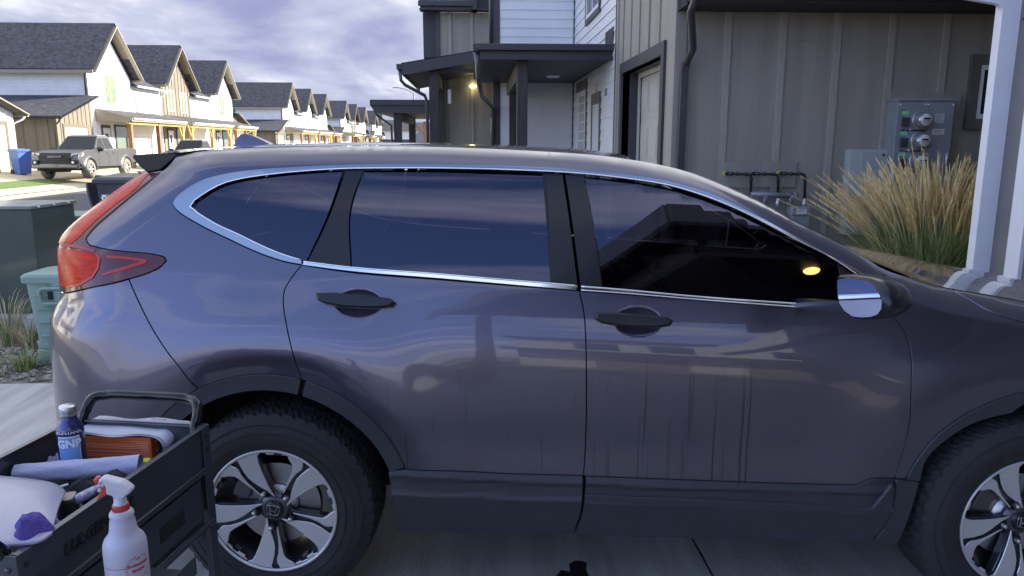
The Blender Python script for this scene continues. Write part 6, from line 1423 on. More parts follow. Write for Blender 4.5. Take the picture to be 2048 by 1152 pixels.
# ================================================================ bins
def wheelie(x, y, rz, m, label, sc=1., writing=True, lidflap=False):
    rt = empty('wheelie_bin', (x, y, 0), label, 'bin', rz=rz); w = .30 * sc; d = .33 * sc; h = 1.02 * sc
    b = MB(); b.add([(-w*.8, -d*.75, .05), (w*.8, -d*.75, .05), (w*.8, d*.7, .05), (-w*.8, d*.7, .05), (-w, -d, h), (w, -d, h), (w, d, h), (-w, d, h)], [(0,3,2,1), (4,5,6,7), (0,1,5,4), (1,2,6,5), (2,3,7,6), (3,0,4,7)]); b.build('body', m, rt, bevel=.02)
    b = MB(); b.box((-w - .03, -d - .04, h - .03), (w + .03, d + .02, h + .015)); b.build('rim', m, rt, bevel=.01)
    b = MB(); b.add([(-w - .035, -d - .06, h + .012), (w + .035, -d - .06, h + .012), (w + .035, d + .05, h + .012), (-w - .035, d + .05, h + .012), (-w, -d, h + .06), (w, -d, h + .06), (w, d * .8, h + .10), (-w, d * .8, h + .10)], [(0,3,2,1), (4,5,6,7), (0,1,5,4), (1,2,6,5), (2,3,7,6), (3,0,4,7)]); b.build('lid', m, rt, bevel=.015)
    for s in (-1, 1): b = MB(); b.lathe([(.0, -.025), (.11, -.025), (.12, -.015), (.12, .015), (.11, .025), (0, .025)], c=(s * (w * .85), d * .8, .12), axis='X', seg=20); b.build('wheel', RUB, rt)
    b = MB(); b.tube([(-w, d + .03, h - .02), (-w, d + .09, h + .02), (w, d + .09, h + .02), (w, d + .03, h - .02)], .014, 6); b.build('handle', m, rt)
    if writing:
        PN = mat('white_marker', (.75, .76, .78), .6)
        yy = -d - .001 + .06
        text('unit_number', '853', .17, (-w * .42, -d * .94 - .006, h * .80), (1, 0, 0), (0, .08, 1), PN, rt); text('unit_letter', 'C', .16, (-w * .40, -d * .92 - .007, h * .645), (1, 0, 0), (0, .08, 1), PN, rt); text('unit_mark', 'L', .30, (w * .25, -d * .93 - .006, h * .68), (1, 0, 0), (0, .08, 1), PN, rt)
    if lidflap:
        b = MB(); pts = []; pr = [(-w - .16, h - .02), (-w - .165, h - .12), (-w - .15, h - .24), (-w - .12, h - .36), (-w - .07, h - .46)]
        vs = []
        for (xx, zz) in pr: vs += [(xx, -d * .9, zz), (xx, d * .3, zz), (xx + .03, d * .3, zz), (xx + .03, -d * .9, zz)]
        n = len(pr); fs = [(4*i+k, 4*i+(k+1) % 4, 4*i+4+(k+1) % 4, 4*i+4+k) for i in range(n-1) for k in range(4)] + [(0,1,2,3), (4*n-4, 4*n-3, 4*n-2, 4*n-1)]
        b.add(vs, fs); b.build('side_flap', m, rt)
    return rt
q = onY(258, 349, 11.8); wheelie(q.x, 11.8, R(-4), mat('charcoal_bin_plastic', (.040, .045, .058), .45, var=.1), 'charcoal wheelie bin hand-marked 853 C beside the red tail lamp', onY(258, 349, 11.8).z / 1.10, True, True)
q = onX(43, 330, XL + 1.6); wheelie(XL + 1.2, onX(43, 330, XL + 1.2).y, R(60), mat('blue_bin_plastic', (.06, .13, .38), .45), 'bright blue wheelie bin standing by the far-left garage door', .98, False); [setattr(o, 'location', (o.location.x, o.location.y, .36)) for o in bpy.data.objects if o.get('label', '').startswith('bright blue')]
# ================================================================ pickups
def pickup(x, y, z, rz, paint, label, detail=True):
    rt = empty('pickup_truck', (x, y, z), label, 'pickup truck', rz=rz); W = .90
    def arcp(cx, r, a0, a1, n=12): return [(cx + r*cos(R(a0 + (a1-a0)*i/n)), .38 + r*sin(R(a0 + (a1-a0)*i/n))) for i in range(n + 1)]
    fx, rx = 1.72, -1.52
    prof = [(-2.62, .60), (-2.62, 1.08), (-2.58, 1.20), (-.72, 1.20), (-.70, 1.16), (.95, 1.16), (1.10, 1.19), (1.9, 1.15), (2.38, 1.07), (2.55, .98), (2.62, .80), (2.60, .58), (2.45, .50)] + [(fx + .47, .50)] + arcp(fx, .47, 15, 165) + [(fx - .47, .48), (rx + .47, .46)] + arcp(rx, .47, 10, 170) + [(rx - .48, .55)]
    b = MB(); b.prism([(px, -W, pz) for px, pz in prof], (0, 2*W, 0)); b.build('body', paint, rt, bevel=.018)
    b = MB(); b.box((-2.5, -.74, .92), (-.80, .74, 1.205)); b.build('bed_liner', RUB, rt)
    b = MB(); b.box((-2.5, -.80, .36), (2.3, .80, .56)); b.build('chassis', DARK, rt)
    # greenhouse
    bt = [(-.74, -.80), (1.02, -.80), (1.02, .80), (-.74, .80)]; tp = [(-.58, -.62), (.32, -.62), (.32, .62), (-.58, .62)]
    b = MB(); b.add([(*p, 1.14) for p in bt] + [(*p, 1.74) for p in tp] + [(-.5, -.5, 1.78), (.22, -.5, 1.78), (.22, .5, 1.78), (-.5, .5, 1.78)], [(0,1,5,4), (1,2,6,5), (2,3,7,6), (3,0,4,7), (4,5,9,8), (5,6,10,9), (6,7,11,10), (7,4,8,11), (8,9,10,11), (0,3,2,1)]); cab = b.build('cab', paint, rt, bevel=.02)
    def pane(name, q, off, m=WGL):
        b = MB(); n = (Vector(q[1]) - Vector(q[0])).cross(Vector(q[2]) - Vector(q[0])).normalized(); 
        if n.dot(Vector(q[0]) - Vector((.1, 0, 1.3))) < 0: n = -n
        b.prism([Vector(p) + n * .002 for p in q], n * off); return b.build(name, m, rt)
    def L3(a, c, t): return Vector(a).lerp(Vector(c), t)
    for s in (-1, 1):
        def S(x_, t): # point on the side at height fraction t
            y_ = -(.80 + (.62 - .80) * t) * -s; return Vector((x_, y_, 1.14 + .60 * t))
        pane('side_window', [S(.10, .10), S(.84, .10), S(.40, .82), S(.10, .86)], .006); pane('side_window', [S(-.62, .10), S(.02, .10), S(.02, .86), S(-.50, .82)], .006)
        b = MB(); b.box((.78, s * .84, 1.10), (.94, s * 1.06, 1.28)); b.build('door_mirror', BLACKG, rt, bevel=.03)
        for xx in (-.05, .82 if False else .55): b = MB(); b.box((xx - .12 - .35, s * (W - .01), 1.0), (xx + .06 - .35, s * (W + .03), 1.035)); b.build('door_handle', paint, rt)
        for xx in (.05, -.72, .93): b = MB(); b.box((xx - .005, s * (W - .004), .52), (xx + .005, s * (W + .003), 1.13)); b.build('door_seam', DARK, rt)
        for cx in (fx, rx):
            pts = arcp(cx, .50, -5, 185, 20); b = MB(); vs = []
            for i, (px, pz) in enumerate(pts):
                dx, dz = (px - cx) / .5, (pz - .38) / .5; vs += [(cx + dx * .455, s * (W - .02), .38 + dz * .455), (cx + dx * .455, s * (W + .055), .38 + dz * .455), (cx + dx * .53, s * (W + .05), .38 + dz * .53), (cx + dx * .58, s * (W - .01), .38 + dz * .58)]
            n = len(pts); b.add(vs, [(4*i+k, 4*i+k+1, 4*i+5+k, 4*i+4+k) for i in range(n-1) for k in range(3)], 0, True); b.build('wheel_flare', paint, rt)
            wv = MB(); wv.T = Matrix.Translation((0, 0, 0)); wb_ = MB(); prof2 = [(.20, -.13), (.35, -.13), (.385, -.10), (.39, 0), (.385, .10), (.35, .13), (.20, .13)]; wb_.lathe(prof2, axis='Y', seg=36)
            wo = wb_.build('wheel', mat('dusty_tyre', (.16, .145, .115), .85) if detail else TYRE, rt); wo.location = (cx, s * (W - .09), .39)
            r_ = MB(); r_.lathe([(.0, s * .06), (.19, s * .06), (.205, s * .13)], axis='Y', seg=24, mi=1)
            for k in range(6):
                a = pi * k / 3; c_ = Vector((cos(a), 0, sin(a))); t_ = Vector((-sin(a), 0, cos(a))); r_.prism([c_*.02 - t_*.035 + Vector((0, s*.105, 0)), c_*.19 - t_*.028 + Vector((0, s*.12, 0)), c_*.19 + t_*.028 + Vector((0, s*.12, 0)), c_*.02 + t_*.035 + Vector((0, s*.105, 0))], (0, -s * .02, 0))
            r_.lathe([(.0, s*.125), (.05, s*.12), (.055, s*.1)], axis='Y', seg=16); r_.build('rim', [mat('bright_rim', (.6, .6, .6), .35, .6), DARK], wo)
    pane('windscreen', [(.98, -.72, 1.17), (.98, .72, 1.17), (.36, .58, 1.70), (.36, -.58, 1.70)], .006); pane('rear_window', [(-.73, -.6, 1.22), (-.73, .6, 1.22), (-.60, .52, 1.66), (-.60, -.52, 1.66)], .006)
    # front end
    b = MB(); b.prism([(2.50, -.60, 1.06), (2.50, .60, 1.06), (2.62, .64, .92), (2.64, .56, .66), (2.64, -.56, .66), (2.62, -.64, .92)], (.035, 0, -.01)); g = b.build('grille', RUB, rt, bevel=.01)
    b = MB(); b.box((2.62, -.26, .86), (2.68, .26, .95)); b.build('grille_badge_panel', GUN, g, bevel=.01)
    b = MB(); b.box((2.60, -.56, .80), (2.67, .56, .825)); b.build('grille_bar', BLACKG, g)
    b = MB(); b.box((2.35, -.90, .44), (2.70, .90, .64)); b.build('front_bumper', paint, rt, bevel=.05)
    b = MB(); b.prism([(2.50, -.45, .30), (2.50, .45, .30), (2.68, .60, .45), (2.68, -.60, .45)], (-.10, 0, 0)); b.build('skid_plate', RUB, rt)
    b = MB(); b.box((-2.74, -.88, .50), (-2.58, .88, .72)); b.build('rear_bumper', GUN, rt, bevel=.03)
    for s in (-1, 1):
        b = MB(); b.prism([(2.56, s*.60, .98), (2.60, s*.58, .86), (2.52, s*.88, .86), (2.20, s*.93, .96), (2.22, s*.92, 1.05), (2.42, s*.80, 1.04)], (0, s * .015, .012)); b.build('headlight', mat('headlight_clear', (.75, .75, .72), .15, .5, 1), rt, bevel=.012)
        b = MB(); b.box((2.60, s*.62, .60), (2.735, s*.84, .76)); b.build('fog_recess', RUB, rt, bevel=.01); b = MB(); b.lathe([(0, .14), (.05, .135), (.055, .12)], c=(2.605, s*.73, .68), axis='X', seg=14); b.build('fog_lamp', mat('headlight_clear'), rt)
        b = MB(); b.box((-2.64, s*.72, .85), (-2.60, s*.91, 1.15)); b.build('tail_light', REDL, rt)
    return rt
gp = mat('pickup_grey_paint', (.10, .10, .104), .38, .5, .6); bp_ = mat('pickup_black_paint', (.008, .008, .010), .2, .2, 1)
pa = onZ(61, 352, .35); pc = onZ(163, 361, .17)
def gzy(x): return .02 + .48 * (-15.1 - x) / 5.2
q = onX(135, 330, -16.9)
TRX = -16.65; tq = onX(112, 335, TRX)
pickup(TRX, tq.y + 2.62, .24, R(-90), gp, 'grey four-door pickup with dusty off-road tyres parked facing the viewer across the street')
tq = onX(372, 290, -16.3)
pickup(-16.3, tq.y + 1.2, .10, R(-90), bp_, 'black pickup beyond the suv roof, only its cab and bonnet top showing', False)
# ================================================================ detailing cart
CARTM = mat('cart_steel_paint', (.045, .052, .066), .33, .2, .35, var=.10, vscale=10, bump=.05, bscale=200)
ZT = .88
A0 = onZ(31, 1113, ZT); B0 = onZ(409, 853, ZT); e1 = (B0 - A0); Lc = e1.length; e1.normalize(); e2 = Vector((-e1.y, e1.x, 0)); Wc = .40
cart = empty('service_cart', (A0.x, A0.y, 0), 'dark steel tool cart with open top tray at the lower left, full of cleaning supplies', 'cart', rz=atan2(e1.y, e1.x))
# cart frame: x along the long side (away), y to the left, origin at the near right corner
Mc = Matrix.Translation((A0.x, A0.y, 0)) @ Matrix.Rotation(atan2(e1.y, e1.x), 4, 'Z'); Mci = Mc.inverted()
def cw_(x, y, z): return Mc @ Vector((x, y, z))
def cl(v): return Mci @ Vector(v)
def cart_parts():
    t = .003; zf = .785
    b = MB()
    for (x0, y0, x1, y1) in ((0, -t, Lc, t), (0, Wc - t, Lc, Wc + t), (-t, 0, t, Wc), (Lc - t, 0, Lc + t, Wc)): b.box((x0, y0, .765), (x1, y1, ZT))
    b.box((0, 0, zf - .004), (Lc, Wc, zf)); b.build('top_tray', CARTM, cart)
    b = MB()
    for (x0, y0, x1, y1) in ((0, -.006, Lc, .010), (0, Wc - .010, Lc, Wc + .006)): b.box((x0, y0, ZT - .002), (x1, y1, ZT + .003))
    b.box((-.006, .010, ZT - .002), (.010, Wc - .01, ZT + .003)); b.box((Lc - .01, .010, ZT - .002), (Lc + .006, Wc - .01, ZT + .003)); b.build('tray_rim', CARTM, cart, bevel=.0015)
    # drawer box below, its long face with a raised frame and a slot
    b = MB(); b.box((.03, .004, .60), (Lc - .03, Wc - .004, .765)); b.box((.0, -.010, .752), (Lc, 0.0, .768)); b.box((0, -.012, .590), (Lc, .0, .606)); b.build('drawer_case', CARTM, cart, bevel=.003)
    b = MB(); x0, x1, z0, z1 = .33, Lc - .055, .628, .742
    b.box((x0, -.007, z0), (x1, .003, z1)); dp = b.build('drawer_front', CARTM, cart, bevel=.003)
    b = MB(); xs0, xs1 = x0 + .10, x0 + .21; b.box((xs0, -.0085, z0 + .035), (xs1, -.006, z0 + .075)); b.build('pull_slot', DARK, dp)
    b = MB(); b.box((.05, -.007, z0), (x0 - .02, .003, z1)); b.build('drawer_front', CARTM, cart, bevel=.003)
    # angle-iron posts
    for (x, y) in ((0, 0), (Lc, 0), (0, Wc), (Lc, Wc)):
        sx = 1 if x == 0 else -1; sy = 1 if y == 0 else -1; ox = -.006 * sx; oy = -.006 * sy
        b = MB(); b.box((x + ox, y + oy - .003 * sy, .08), (x + ox + .034 * sx, y + oy, ZT + .005)); b.box((x + ox - .003 * sx, y + oy - .003 * sy, .08), (x + ox, y + oy + .034 * sy, ZT + .005)); po = b.build('corner_post', CARTM, cart, bevel=.001)
        for z in (ZT - .022, ZT - .058):
            b = MB(); b.lathe([(0, -.004 * sy), (.005, -.0035 * sy), (.006, 0)], c=(x + ox + .018 * sx, y + oy - .003 * sy, z), axis='Y', seg=10); b.build('rivet', DARK, po)
        b = MB(); b.lathe([(0, -.004 * sx), (.006, -.0035 * sx), (.007, 0)], c=(x + ox - .003 * sx, y + oy + .018 * sy, ZT - .026), axis='X', seg=10); b.build('bolt', GUN, po)
        b = MB(); b.lathe([(.0, -.014), (.045, -.014), (.05, -.008), (.05, .008), (.045, .014), (0, .014)], c=(x, y, .05), axis='Y', seg=20); b.build('caster', RUB, cart)
    b = MB(); b.box((0, 0, .16), (Lc, Wc, .165)); b.box((0, -t, .16), (Lc, t, .22)); b.box((0, Wc - t, .16), (Lc, Wc + t, .22)); b.build('lower_shelf', CARTM, cart)
    b = MB(); b.box((.03, -.16, .655), (.33, -.012, .662)); b.box((.03, -.163, .655), (.33, -.160, .70)); b.build('side_caddy', CARTM, cart)
    # push handles at both ends
    HB = mat('handle_gloss_black', (.006, .006, .008), .10, 0, .25, spec=.35)
    for s, x in ((1, Lc), (-1, 0)):
        y0, y1 = .028, Wc - .028; zh = .940; o = .050 * s
        pts = [(x - .012 * s, y0, .76), (x - .010 * s, y0, .86), (x + o * .3, y0, .905), (x + o * .7, y0 + .012, .935), (x + o, y0 + .045, zh), (x + o, y0 + .08, zh + .004), (x + o, (y0 + y1) / 2, zh + .004), (x + o, y1 - .08, zh + .004), (x + o, y1 - .045, zh), (x + o * .7, y1 - .012, .935), (x + o * .3, y1, .905), (x - .010 * s, y1, .86), (x - .012 * s, y1, .76)]
        # smooth
        P_ = [Vector(p) for p in pts]; Q = []
        for i in range(len(P_) - 1):
            a, b_, c, d = P_[max(i-1, 0)], P_[i], P_[i+1], P_[min(i+2, len(P_)-1)]
            for k in range(4): t_ = k / 4; Q.append(.5 * ((2*b_) + (c-a)*t_ + (2*a-5*b_+4*c-d)*t_*t_ + (3*b_-a-3*c+d)*t_**3))
        Q.append(P_[-1]); b = MB(); b.tube(Q, .0145, 14); b.build('handle', HB, cart)
    text('brand_lettering', 'U.S.GENERAL', .040, (.235, -.0045, .822), (1, .0, 0), (.25, 0, 1), mat('black_lettering', (.012, .012, .014), .4), cart, extr=.0022)
cart_parts()
TF = .787      # tray floor
def put(name, px, py, z, label, cat, group=None, rz=0.): q = onZ(px, py, z); return empty(name, (q.x, q.y, z), label, cat, group, rz)
# --- aluminium drinks bottle
def gnp_bottle():
    rt = put('drink_bottle', 150, 944, TF, 'blue aluminium drink bottle with screw cap and GNP label, standing in the tray', 'bottle'); r = .0335
    NAVY = mat('navy_metal', (.035, .040, .15), .28, .5, .6)
    b = MB(); b.lathe([(0, 0), (.030, 0), (r, .006), (r, .118), (.0325, .126), (.027, .142), (.0205, .153), (.0190, .158), (.0190, .166), (0, .166)], seg=48); b.build('body', NAVY, rt)
    CAPM = mat('cap_aluminium', (.60, .60, .64), .28, .9)
    b = MB(); b.lathe([(.0200, .163), (.0208, .166), (.0200, .169), (.0206, .172), (.0206, .186), (.0190, .1895), (0, .190)], seg=40)
    b.build('cap', CAPM, rt)
    toC = atan2(-rt.location.y, -rt.location.x)   # face towards the viewer
    def cyl(a, z, rr): return Vector((rr * cos(a), rr * sin(a), z))
    def patch(name, a0, a1, z0, z1, m, rr, parent):
        b = MB(); n = 18; vs = []
        for i in range(n + 1): a = toC + a0 + (a1 - a0) * i / n; vs += [cyl(a, z0, rr), cyl(a, z1, rr)]
        b.add(vs, [(2*i, 2*i+2, 2*i+3, 2*i+1) for i in range(n)], 0, True); return b.build(name, m, parent, fix=False)
    c0 = -.20
    lab_ = patch('label', c0 - .82, c0 + .82, .006, .113, mat('label_white', (.62, .66, .72), .5), r + .0004, rt)
    patch('label_sky', c0 - .76, c0 + .76, .048, .109, mat('label_blue', (.16, .33, .66), .5, var=.15, vscale=30), r + .0007, lab_)
    patch('label_picture', c0 - .76, c0 + .76, .009, .048, mat('label_mountain', (.12, .16, .20), .5, vscale=55, var=.3, tint2=(.42, .46, .50)), r + .0007, lab_)
    WT_ = mat('label_text_white', (.75, .78, .82), .5)
    def wrp(ac, zc, rr): return lambda v: cyl(toC + ac + v.x / rr, zc + v.y, rr + v.z)
    text('label_text', 'GNP', .030, 0, (1, 0, 0), (0, 0, 1), WT_, lab_, warp=wrp(c0, .092, r + .0012), extr=.0003)
    text('label_text', 'MONTANA', .0135, 0, (1, 0, 0), (0, 0, 1), WT_, rt, warp=lambda v: cyl(toC + c0 + v.x / r, .1235 + v.y, r + .0008 - max(0, (.1235 + v.y - .119)) * .28), extr=.0003)
gnp_bottle()
# --- orange glove box with paper on it
def glove_box():
    K = onZ(305, 921, TF); Lft = onZ(176, 916, TF); Rr_ = onZ(339, 904, TF); u = (Lft - K); u.normalize(); w = Vector((u.y, -u.x, 0)) ; w = w if w.y > 0 else -w
    h = .066; ln = .225; dp = .115
    rt = empty('cardboard_box', K, 'orange cardboard glove box with lines of white print, under loose papers in the tray', 'box'); OR = mat('orange_card', (.58, .11, .02), .5, var=.10, vscale=14, bump=.05, bscale=60)
    b = MB(); P4 = [Vector((0, 0, 0)), u * ln, u * ln + w * dp, w * dp]; b.prism(P4, (0, 0, h)); b.build('box_body', OR, rt, bevel=.0015)
    PR = mat('white_print', (.62, .50, .45), .6); b = MB(); n = -w
    for i, (a, c) in enumerate([(.008, .060), (.008, .045), (.008, .215), (.008, .215), (.008, .215), (.008, .030), (.008, .215), (.008, .060), (.008, .19), (.008, .215)]):
        z = h - .012 - i * .0052; b.prism([u*a + n*.0004 + Vector((0, 0, z)), u*c + n*.0004 + Vector((0, 0, z)), u*c + n*.0004 + Vector((0, 0, z + .0009)), u*a + n*.0004 + Vector((0, 0, z + .0009))], n * .0002)
    b.build('fine_print', PR, rt)
    b = MB(); n = -u
    for z, a, c in ((.018, .02, .07), (.026, .03, .085), (.045, .02, .09)): b.prism([w*a + n*.0004 + Vector((0, 0, z)), w*c + n*.0004 + Vector((0, 0, z + .004)), w*c + n*.0004 + Vector((0, 0, z + .0075)), w*a + n*.0004 + Vector((0, 0, z + .0035))], n * .0002)
    b.build('end_print', PR, rt)
    # papers
    pr = empty('loose_papers', K + Vector((0, 0, h)), 'white paper sheets draped over the orange box, curling down at the right end', 'paper'); PAP = mat('white_paper', (.52, .52, .58), .7, var=.03, vscale=20)
    rnd = random.Random(3)
    for s in range(2):
        vs = []; nu = 46; nv = 14
        for i in range(nu + 1):
            t = i / nu * .315; 
            for j in range(nv + 1):
                v = -.006 + .128 * j / nv + s * .004
                L0 = -.010 - .022 * (j / nv) - .006 * s
                # t measured from the left end towards the right; curl after passing the box end
                x = .235 - t
                rr = .028
                z = .004 + .003 * s + .0035 * sin(t * 38 + j * .5) * (.4 + .6 * (j == 0 or j == nv)) + .012 * math.exp(-((j/nv - .5) / .35) ** 2)
                if x < L0:
                    a = (L0 - x) / rr; a = min(a, 2.7); x = L0 - rr * sin(a); z = z - rr * (1 - cos(a))
                q = u * x + w * v + Vector((0, 0, z)); vs.append(q)
        b = MB(); b.add(vs, [(i*(nv+1)+j, (i+1)*(nv+1)+j, (i+1)*(nv+1)+j+1, i*(nv+1)+j+1) for i in range(nu) for j in range(nv)], 0, True); b.build('paper_sheet', PAP, pr, fix=False)
    b = MB(); q0 = u * .0 + w * .085 + Vector((0, 0, .0215))
    for k, (dx, dy, l) in enumerate([(0, 0, .012), (.018, .004, .010), (.033, .003, .014)]): b.prism([q0 + u*dx + w*dy, q0 + u*(dx+l) + w*dy, q0 + u*(dx+l) + w*(dy+.003), q0 + u*dx + w*(dy+.003)], (0, 0, .0005))
    b.build('scribble', BLK, pr)
glove_box()
def wrinkled(name, centre, rx, ry, h, label, cat, m, seed, nu=40, nv=30, folds=3, rz=0, lump=.5):
    rnd = random.Random(seed); ph = [(rnd.uniform(0, 6), rnd.uniform(.6, 1.6), rnd.uniform(0, 3.1)) for _ in range(7)]
    def hh(x, y):
        s = 0
        for i, (p, f, a) in enumerate(ph): d = x*cos(a) + y*sin(a); s += (1 - abs(sin(d * f * folds * (1 + i*.35) + p))) ** 1.4 / (1 + i*.45)
        return s / 2.9
    vs = []
    for i in range(nu + 1):
        r = i / nu
        for j in range(nv):
            a = 2*pi*j/nv; k = 1 + .16*sin(3*a + ph[0][0]) + .09*sin(5*a + ph[1][0]); x, y = r*cos(a)*k, r*sin(a)*k
            z = h * (lump * (1 - r*r) + (1 - lump) * hh(x, y) * (1 - r**4)); vs.append((x*rx + .006*hh(y, x), y*ry, max(z, 0)))
    b = MB(); b.add(vs, [(i*nv+j, i*nv+(j+1) % nv, (i+1)*nv+(j+1) % nv, (i+1)*nv+j) for i in range(nu) for j in range(nv)], 0, True); o = b.build(name, m, None, fix=True); o.location = centre; o.rotation_euler = (0, 0, rz); tag(o, label, cat); return o
CLP = mat('purple_microfibre', (.11, .08, .38), .95, var=.12, vscale=25, bump=.8, bscale=320)
CLB = mat('lilac_rag', (.34, .35, .66), .9, bump=.3, bscale=150)
def tray_things():
    # paper roll
    a = onZ(31, 948, TF + .036); c = onZ(281, 930, TF + .036); rt = empty('paper_roll', a, 'long white roll of paper towel lying diagonally across the tray', 'paper roll')
    ax = (c - a); n = 30; seg = 28; vs = []; rnd = random.Random(9)
    X = ax.normalized(); Yv = Vector((0, 0, 1)).cross(X).normalized(); Zv = X.cross(Yv)
    for i in range(n + 1):
        for k in range(seg): g = 2*pi*k/seg; r = .0235 + .0012 * sin(k * 2.1 + i * .45) * sin(i * .9 + k) + .0010 * sin(5 * g + i * .2) + .004 * i / n; vs.append(ax * (i / n) + Yv * cos(g) * r + Zv * sin(g) * r)
    b = MB(); b.add(vs, [(i*seg+k, i*seg+(k+1) % seg, (i+1)*seg+(k+1) % seg, (i+1)*seg+k) for i in range(n) for k in range(seg)], 0, True); b.build('towel', mat('towel_paper', (.40, .41, .56), .85, bump=.3, bscale=180), rt)
    # bent white plastic panel
    far = [(-70, 945), (0, 951), (60, 957), (108, 966), (132, 982)]; near = [(-70, 1092), (-10, 1090), (38, 1088), (78, 1082), (104, 1066)]
    F_ = [onZ(x, y, .852 + .018 * sin(pi * (i + 1) / 5)) for i, (x, y) in enumerate(far)]; N_ = [onZ(x, y, .884 + .006 * sin(pi * (i + 1) / 5)) for i, (x, y) in enumerate(near)]
    rt = empty('plastic_panel', F_[4], 'bent pale lilac-white plastic panel leaning across the near end of the tray', 'panel'); vs = []
    def cat_(Q, t):
        m = len(Q) - 1; k = min(int(t * m), m - 1); f = t * m - k; p0, p1, p2, p3 = Q[max(k-1, 0)], Q[k], Q[k+1], Q[min(k+2, m)]
        return .5 * ((2*p1) + (p2-p0)*f + (2*p0-5*p1+4*p2-p3)*f*f + (3*p1-p0-3*p2+p3)*f**3)
    n = 20; m = 16
    for s in (0, -.004):
        for i in range(n + 1):
            for j in range(m + 1): q = cat_(F_, i / n).lerp(cat_(N_, i / n), j / m); vs.append(q - F_[4] + Vector((0, 0, s + .010 * sin(pi * j / m))))
    k = (n+1)*(m+1); fs = []
    for i in range(n):
        for j in range(m): q = [i*(m+1)+j, (i+1)*(m+1)+j, (i+1)*(m+1)+j+1, i*(m+1)+j+1]; fs += [q, [x + k for x in q[::-1]]]
    for i in range(n): fs += [[i*(m+1), (i+1)*(m+1), (i+1)*(m+1)+k, i*(m+1)+k], [i*(m+1)+m, (i+1)*(m+1)+m, (i+1)*(m+1)+m+k, i*(m+1)+m+k]]
    for j in range(m): fs += [[j, j+1, j+1+k, j+k], [n*(m+1)+j, n*(m+1)+j+1, n*(m+1)+j+1+k, n*(m+1)+j+k]]
    b = MB(); b.add(vs, fs, 0, True); b.sm = [f < 2*n*m for f in range(len(b.f))]; b.build('sheet', mat('white_plastic', (.34, .34, .44), .38, 0, .2), rt)
    q = onZ(60, 1068, .880); wrinkled('microfibre_cloth', (q.x, q.y, .880), .037, .045, .062, 'bunched purple microfibre cloth on the near corner of the tray', 'cloth', CLP, 21, folds=1.6, rz=.4, lump=.55)
    q = onZ(118, 1062, TF + .02); wrinkled('microfibre_cloth', (q.x, q.y, TF), .045, .035, .055, 'small edge of lilac cloth between the panel and the tray wall', 'cloth', CLB, 23)
    q = onZ(96, 925, TF); wrinkled('crumpled_rag', (q.x, q.y, TF), .048, .042, .052, 'crumpled pale lilac rag left of the GNP bottle', 'cloth', CLB, 22, folds=4, lump=.55)
    q = onZ(76, 917, TF); wrinkled('small_pouch', (q.x + .0, q.y + .03, TF), .03, .03, .045, 'small dark purple pouch behind the pale rag', 'pouch', mat('dark_purple_cloth', (.035, .02, .13), .8), 24, lump=.8)
    q = onZ(72, 929, TF); b = MB(); b.lathe([(0, .030), (.012, .029), (.021, .022), (.024, .012), (.021, .002), (0, 0)], seg=20); o = b.build('sponge_ball', mat('grey_rubbery', (.13, .125, .13), .7, var=.3, vscale=60), None); o.location = (q.x, q.y, TF); tag(o, 'small rounded grey applicator pad at the far wall of the tray', 'pad')
    q = onZ(287, 937, TF); rt = empty('yellow_tool', (q.x, q.y, TF), 'yellow plastic tool end poking out right of the paper roll', 'tool', rz=.25); b = MB(); b.box((-.035, -.014, .0), (.020, .014, .026)); b.build('grip', mat('yellow_plastic', (.55, .50, .02), .45), rt, bevel=.005); b = MB(); b.box((.0205, -.016, .002), (.028, .016, .022)); b.build('clip', RUB, rt, bevel=.002)
    # patterned brush handle
    a = onZ(147, 1003, TF + .035); c = onZ(206, 972, TF + .035); rt = empty('patterned_brush', a, 'brush with a purple, white and maroon patterned handle in the tray', 'brush'); X = (c - a); pts = [X * t for t in (0, .06, .3, .6, .9, 1.0)]
    m = mat('speckle_handle', (.10, .07, .32), .35, vscale=75, var=.3, tint2=(.60, .58, .75)); b = MB(); b.tube(pts, [.006, .0115, .0125, .012, .0105, .006], 14); b.build('handle', m, rt); b = MB(); b.tube([X*.35 + Vector((0, 0, -.016)), X*.95 + Vector((0, 0, -.016))], .011, 12); b.build('bristles', RUB, rt)
    a = onZ(118, 975, TF + .05); c = onZ(136, 969, TF + .05); b = MB(); b.tube([(0, 0, 0), (c - a) * .5, c - a], .0035, 10); o = b.build('white_stick', WTRIM, None); o.location = a; tag(o, 'thin white plastic stick behind the panel corner', 'stick')
    # tan-topped black tool
    q = onZ(136, 1030, TF); rt = empty('polisher_pad_holder', (q.x, q.y, TF), 'black hand tool with a tan top plate beside the panel edge', 'tool', rz=-.5); pl = [(-.026, -.012), (-.018, .022), (-.004, .034), (.012, .020), (.030, -.002), (.026, -.016), (.006, -.022)]
    b = MB(); b.prism([(x, y, .0) for x, y in pl], (0, 0, .045)); b.build('body', RUB, rt, bevel=.005); b = MB(); b.prism([(x*.86, y*.86, .0455) for x, y in pl], (0, 0, .003)); b.build('top_plate', mat('tan_plate', (.36, .31, .26), .5), rt, bevel=.0015)
    # dark clutter on the tray floor
    for k, (px, py, s, lb) in enumerate([(165, 985, .035, 'black rubber block in the tray under the patterned brush'), (228, 968, .04, 'dark cloth bundle in the tray behind the spray trigger'), (115, 1003, .03, 'small black cap in the tray beside the panel corner')]):
        q = onZ(px, py, TF); o = wrinkled('dark_cloth' if k == 1 else 'black_block', (q.x, q.y, TF), s, s * .8, .045, lb, 'cloth' if k == 1 else 'tool', SEAT if k == 1 else RUB, 40 + k, lump=.8)
tray_things()
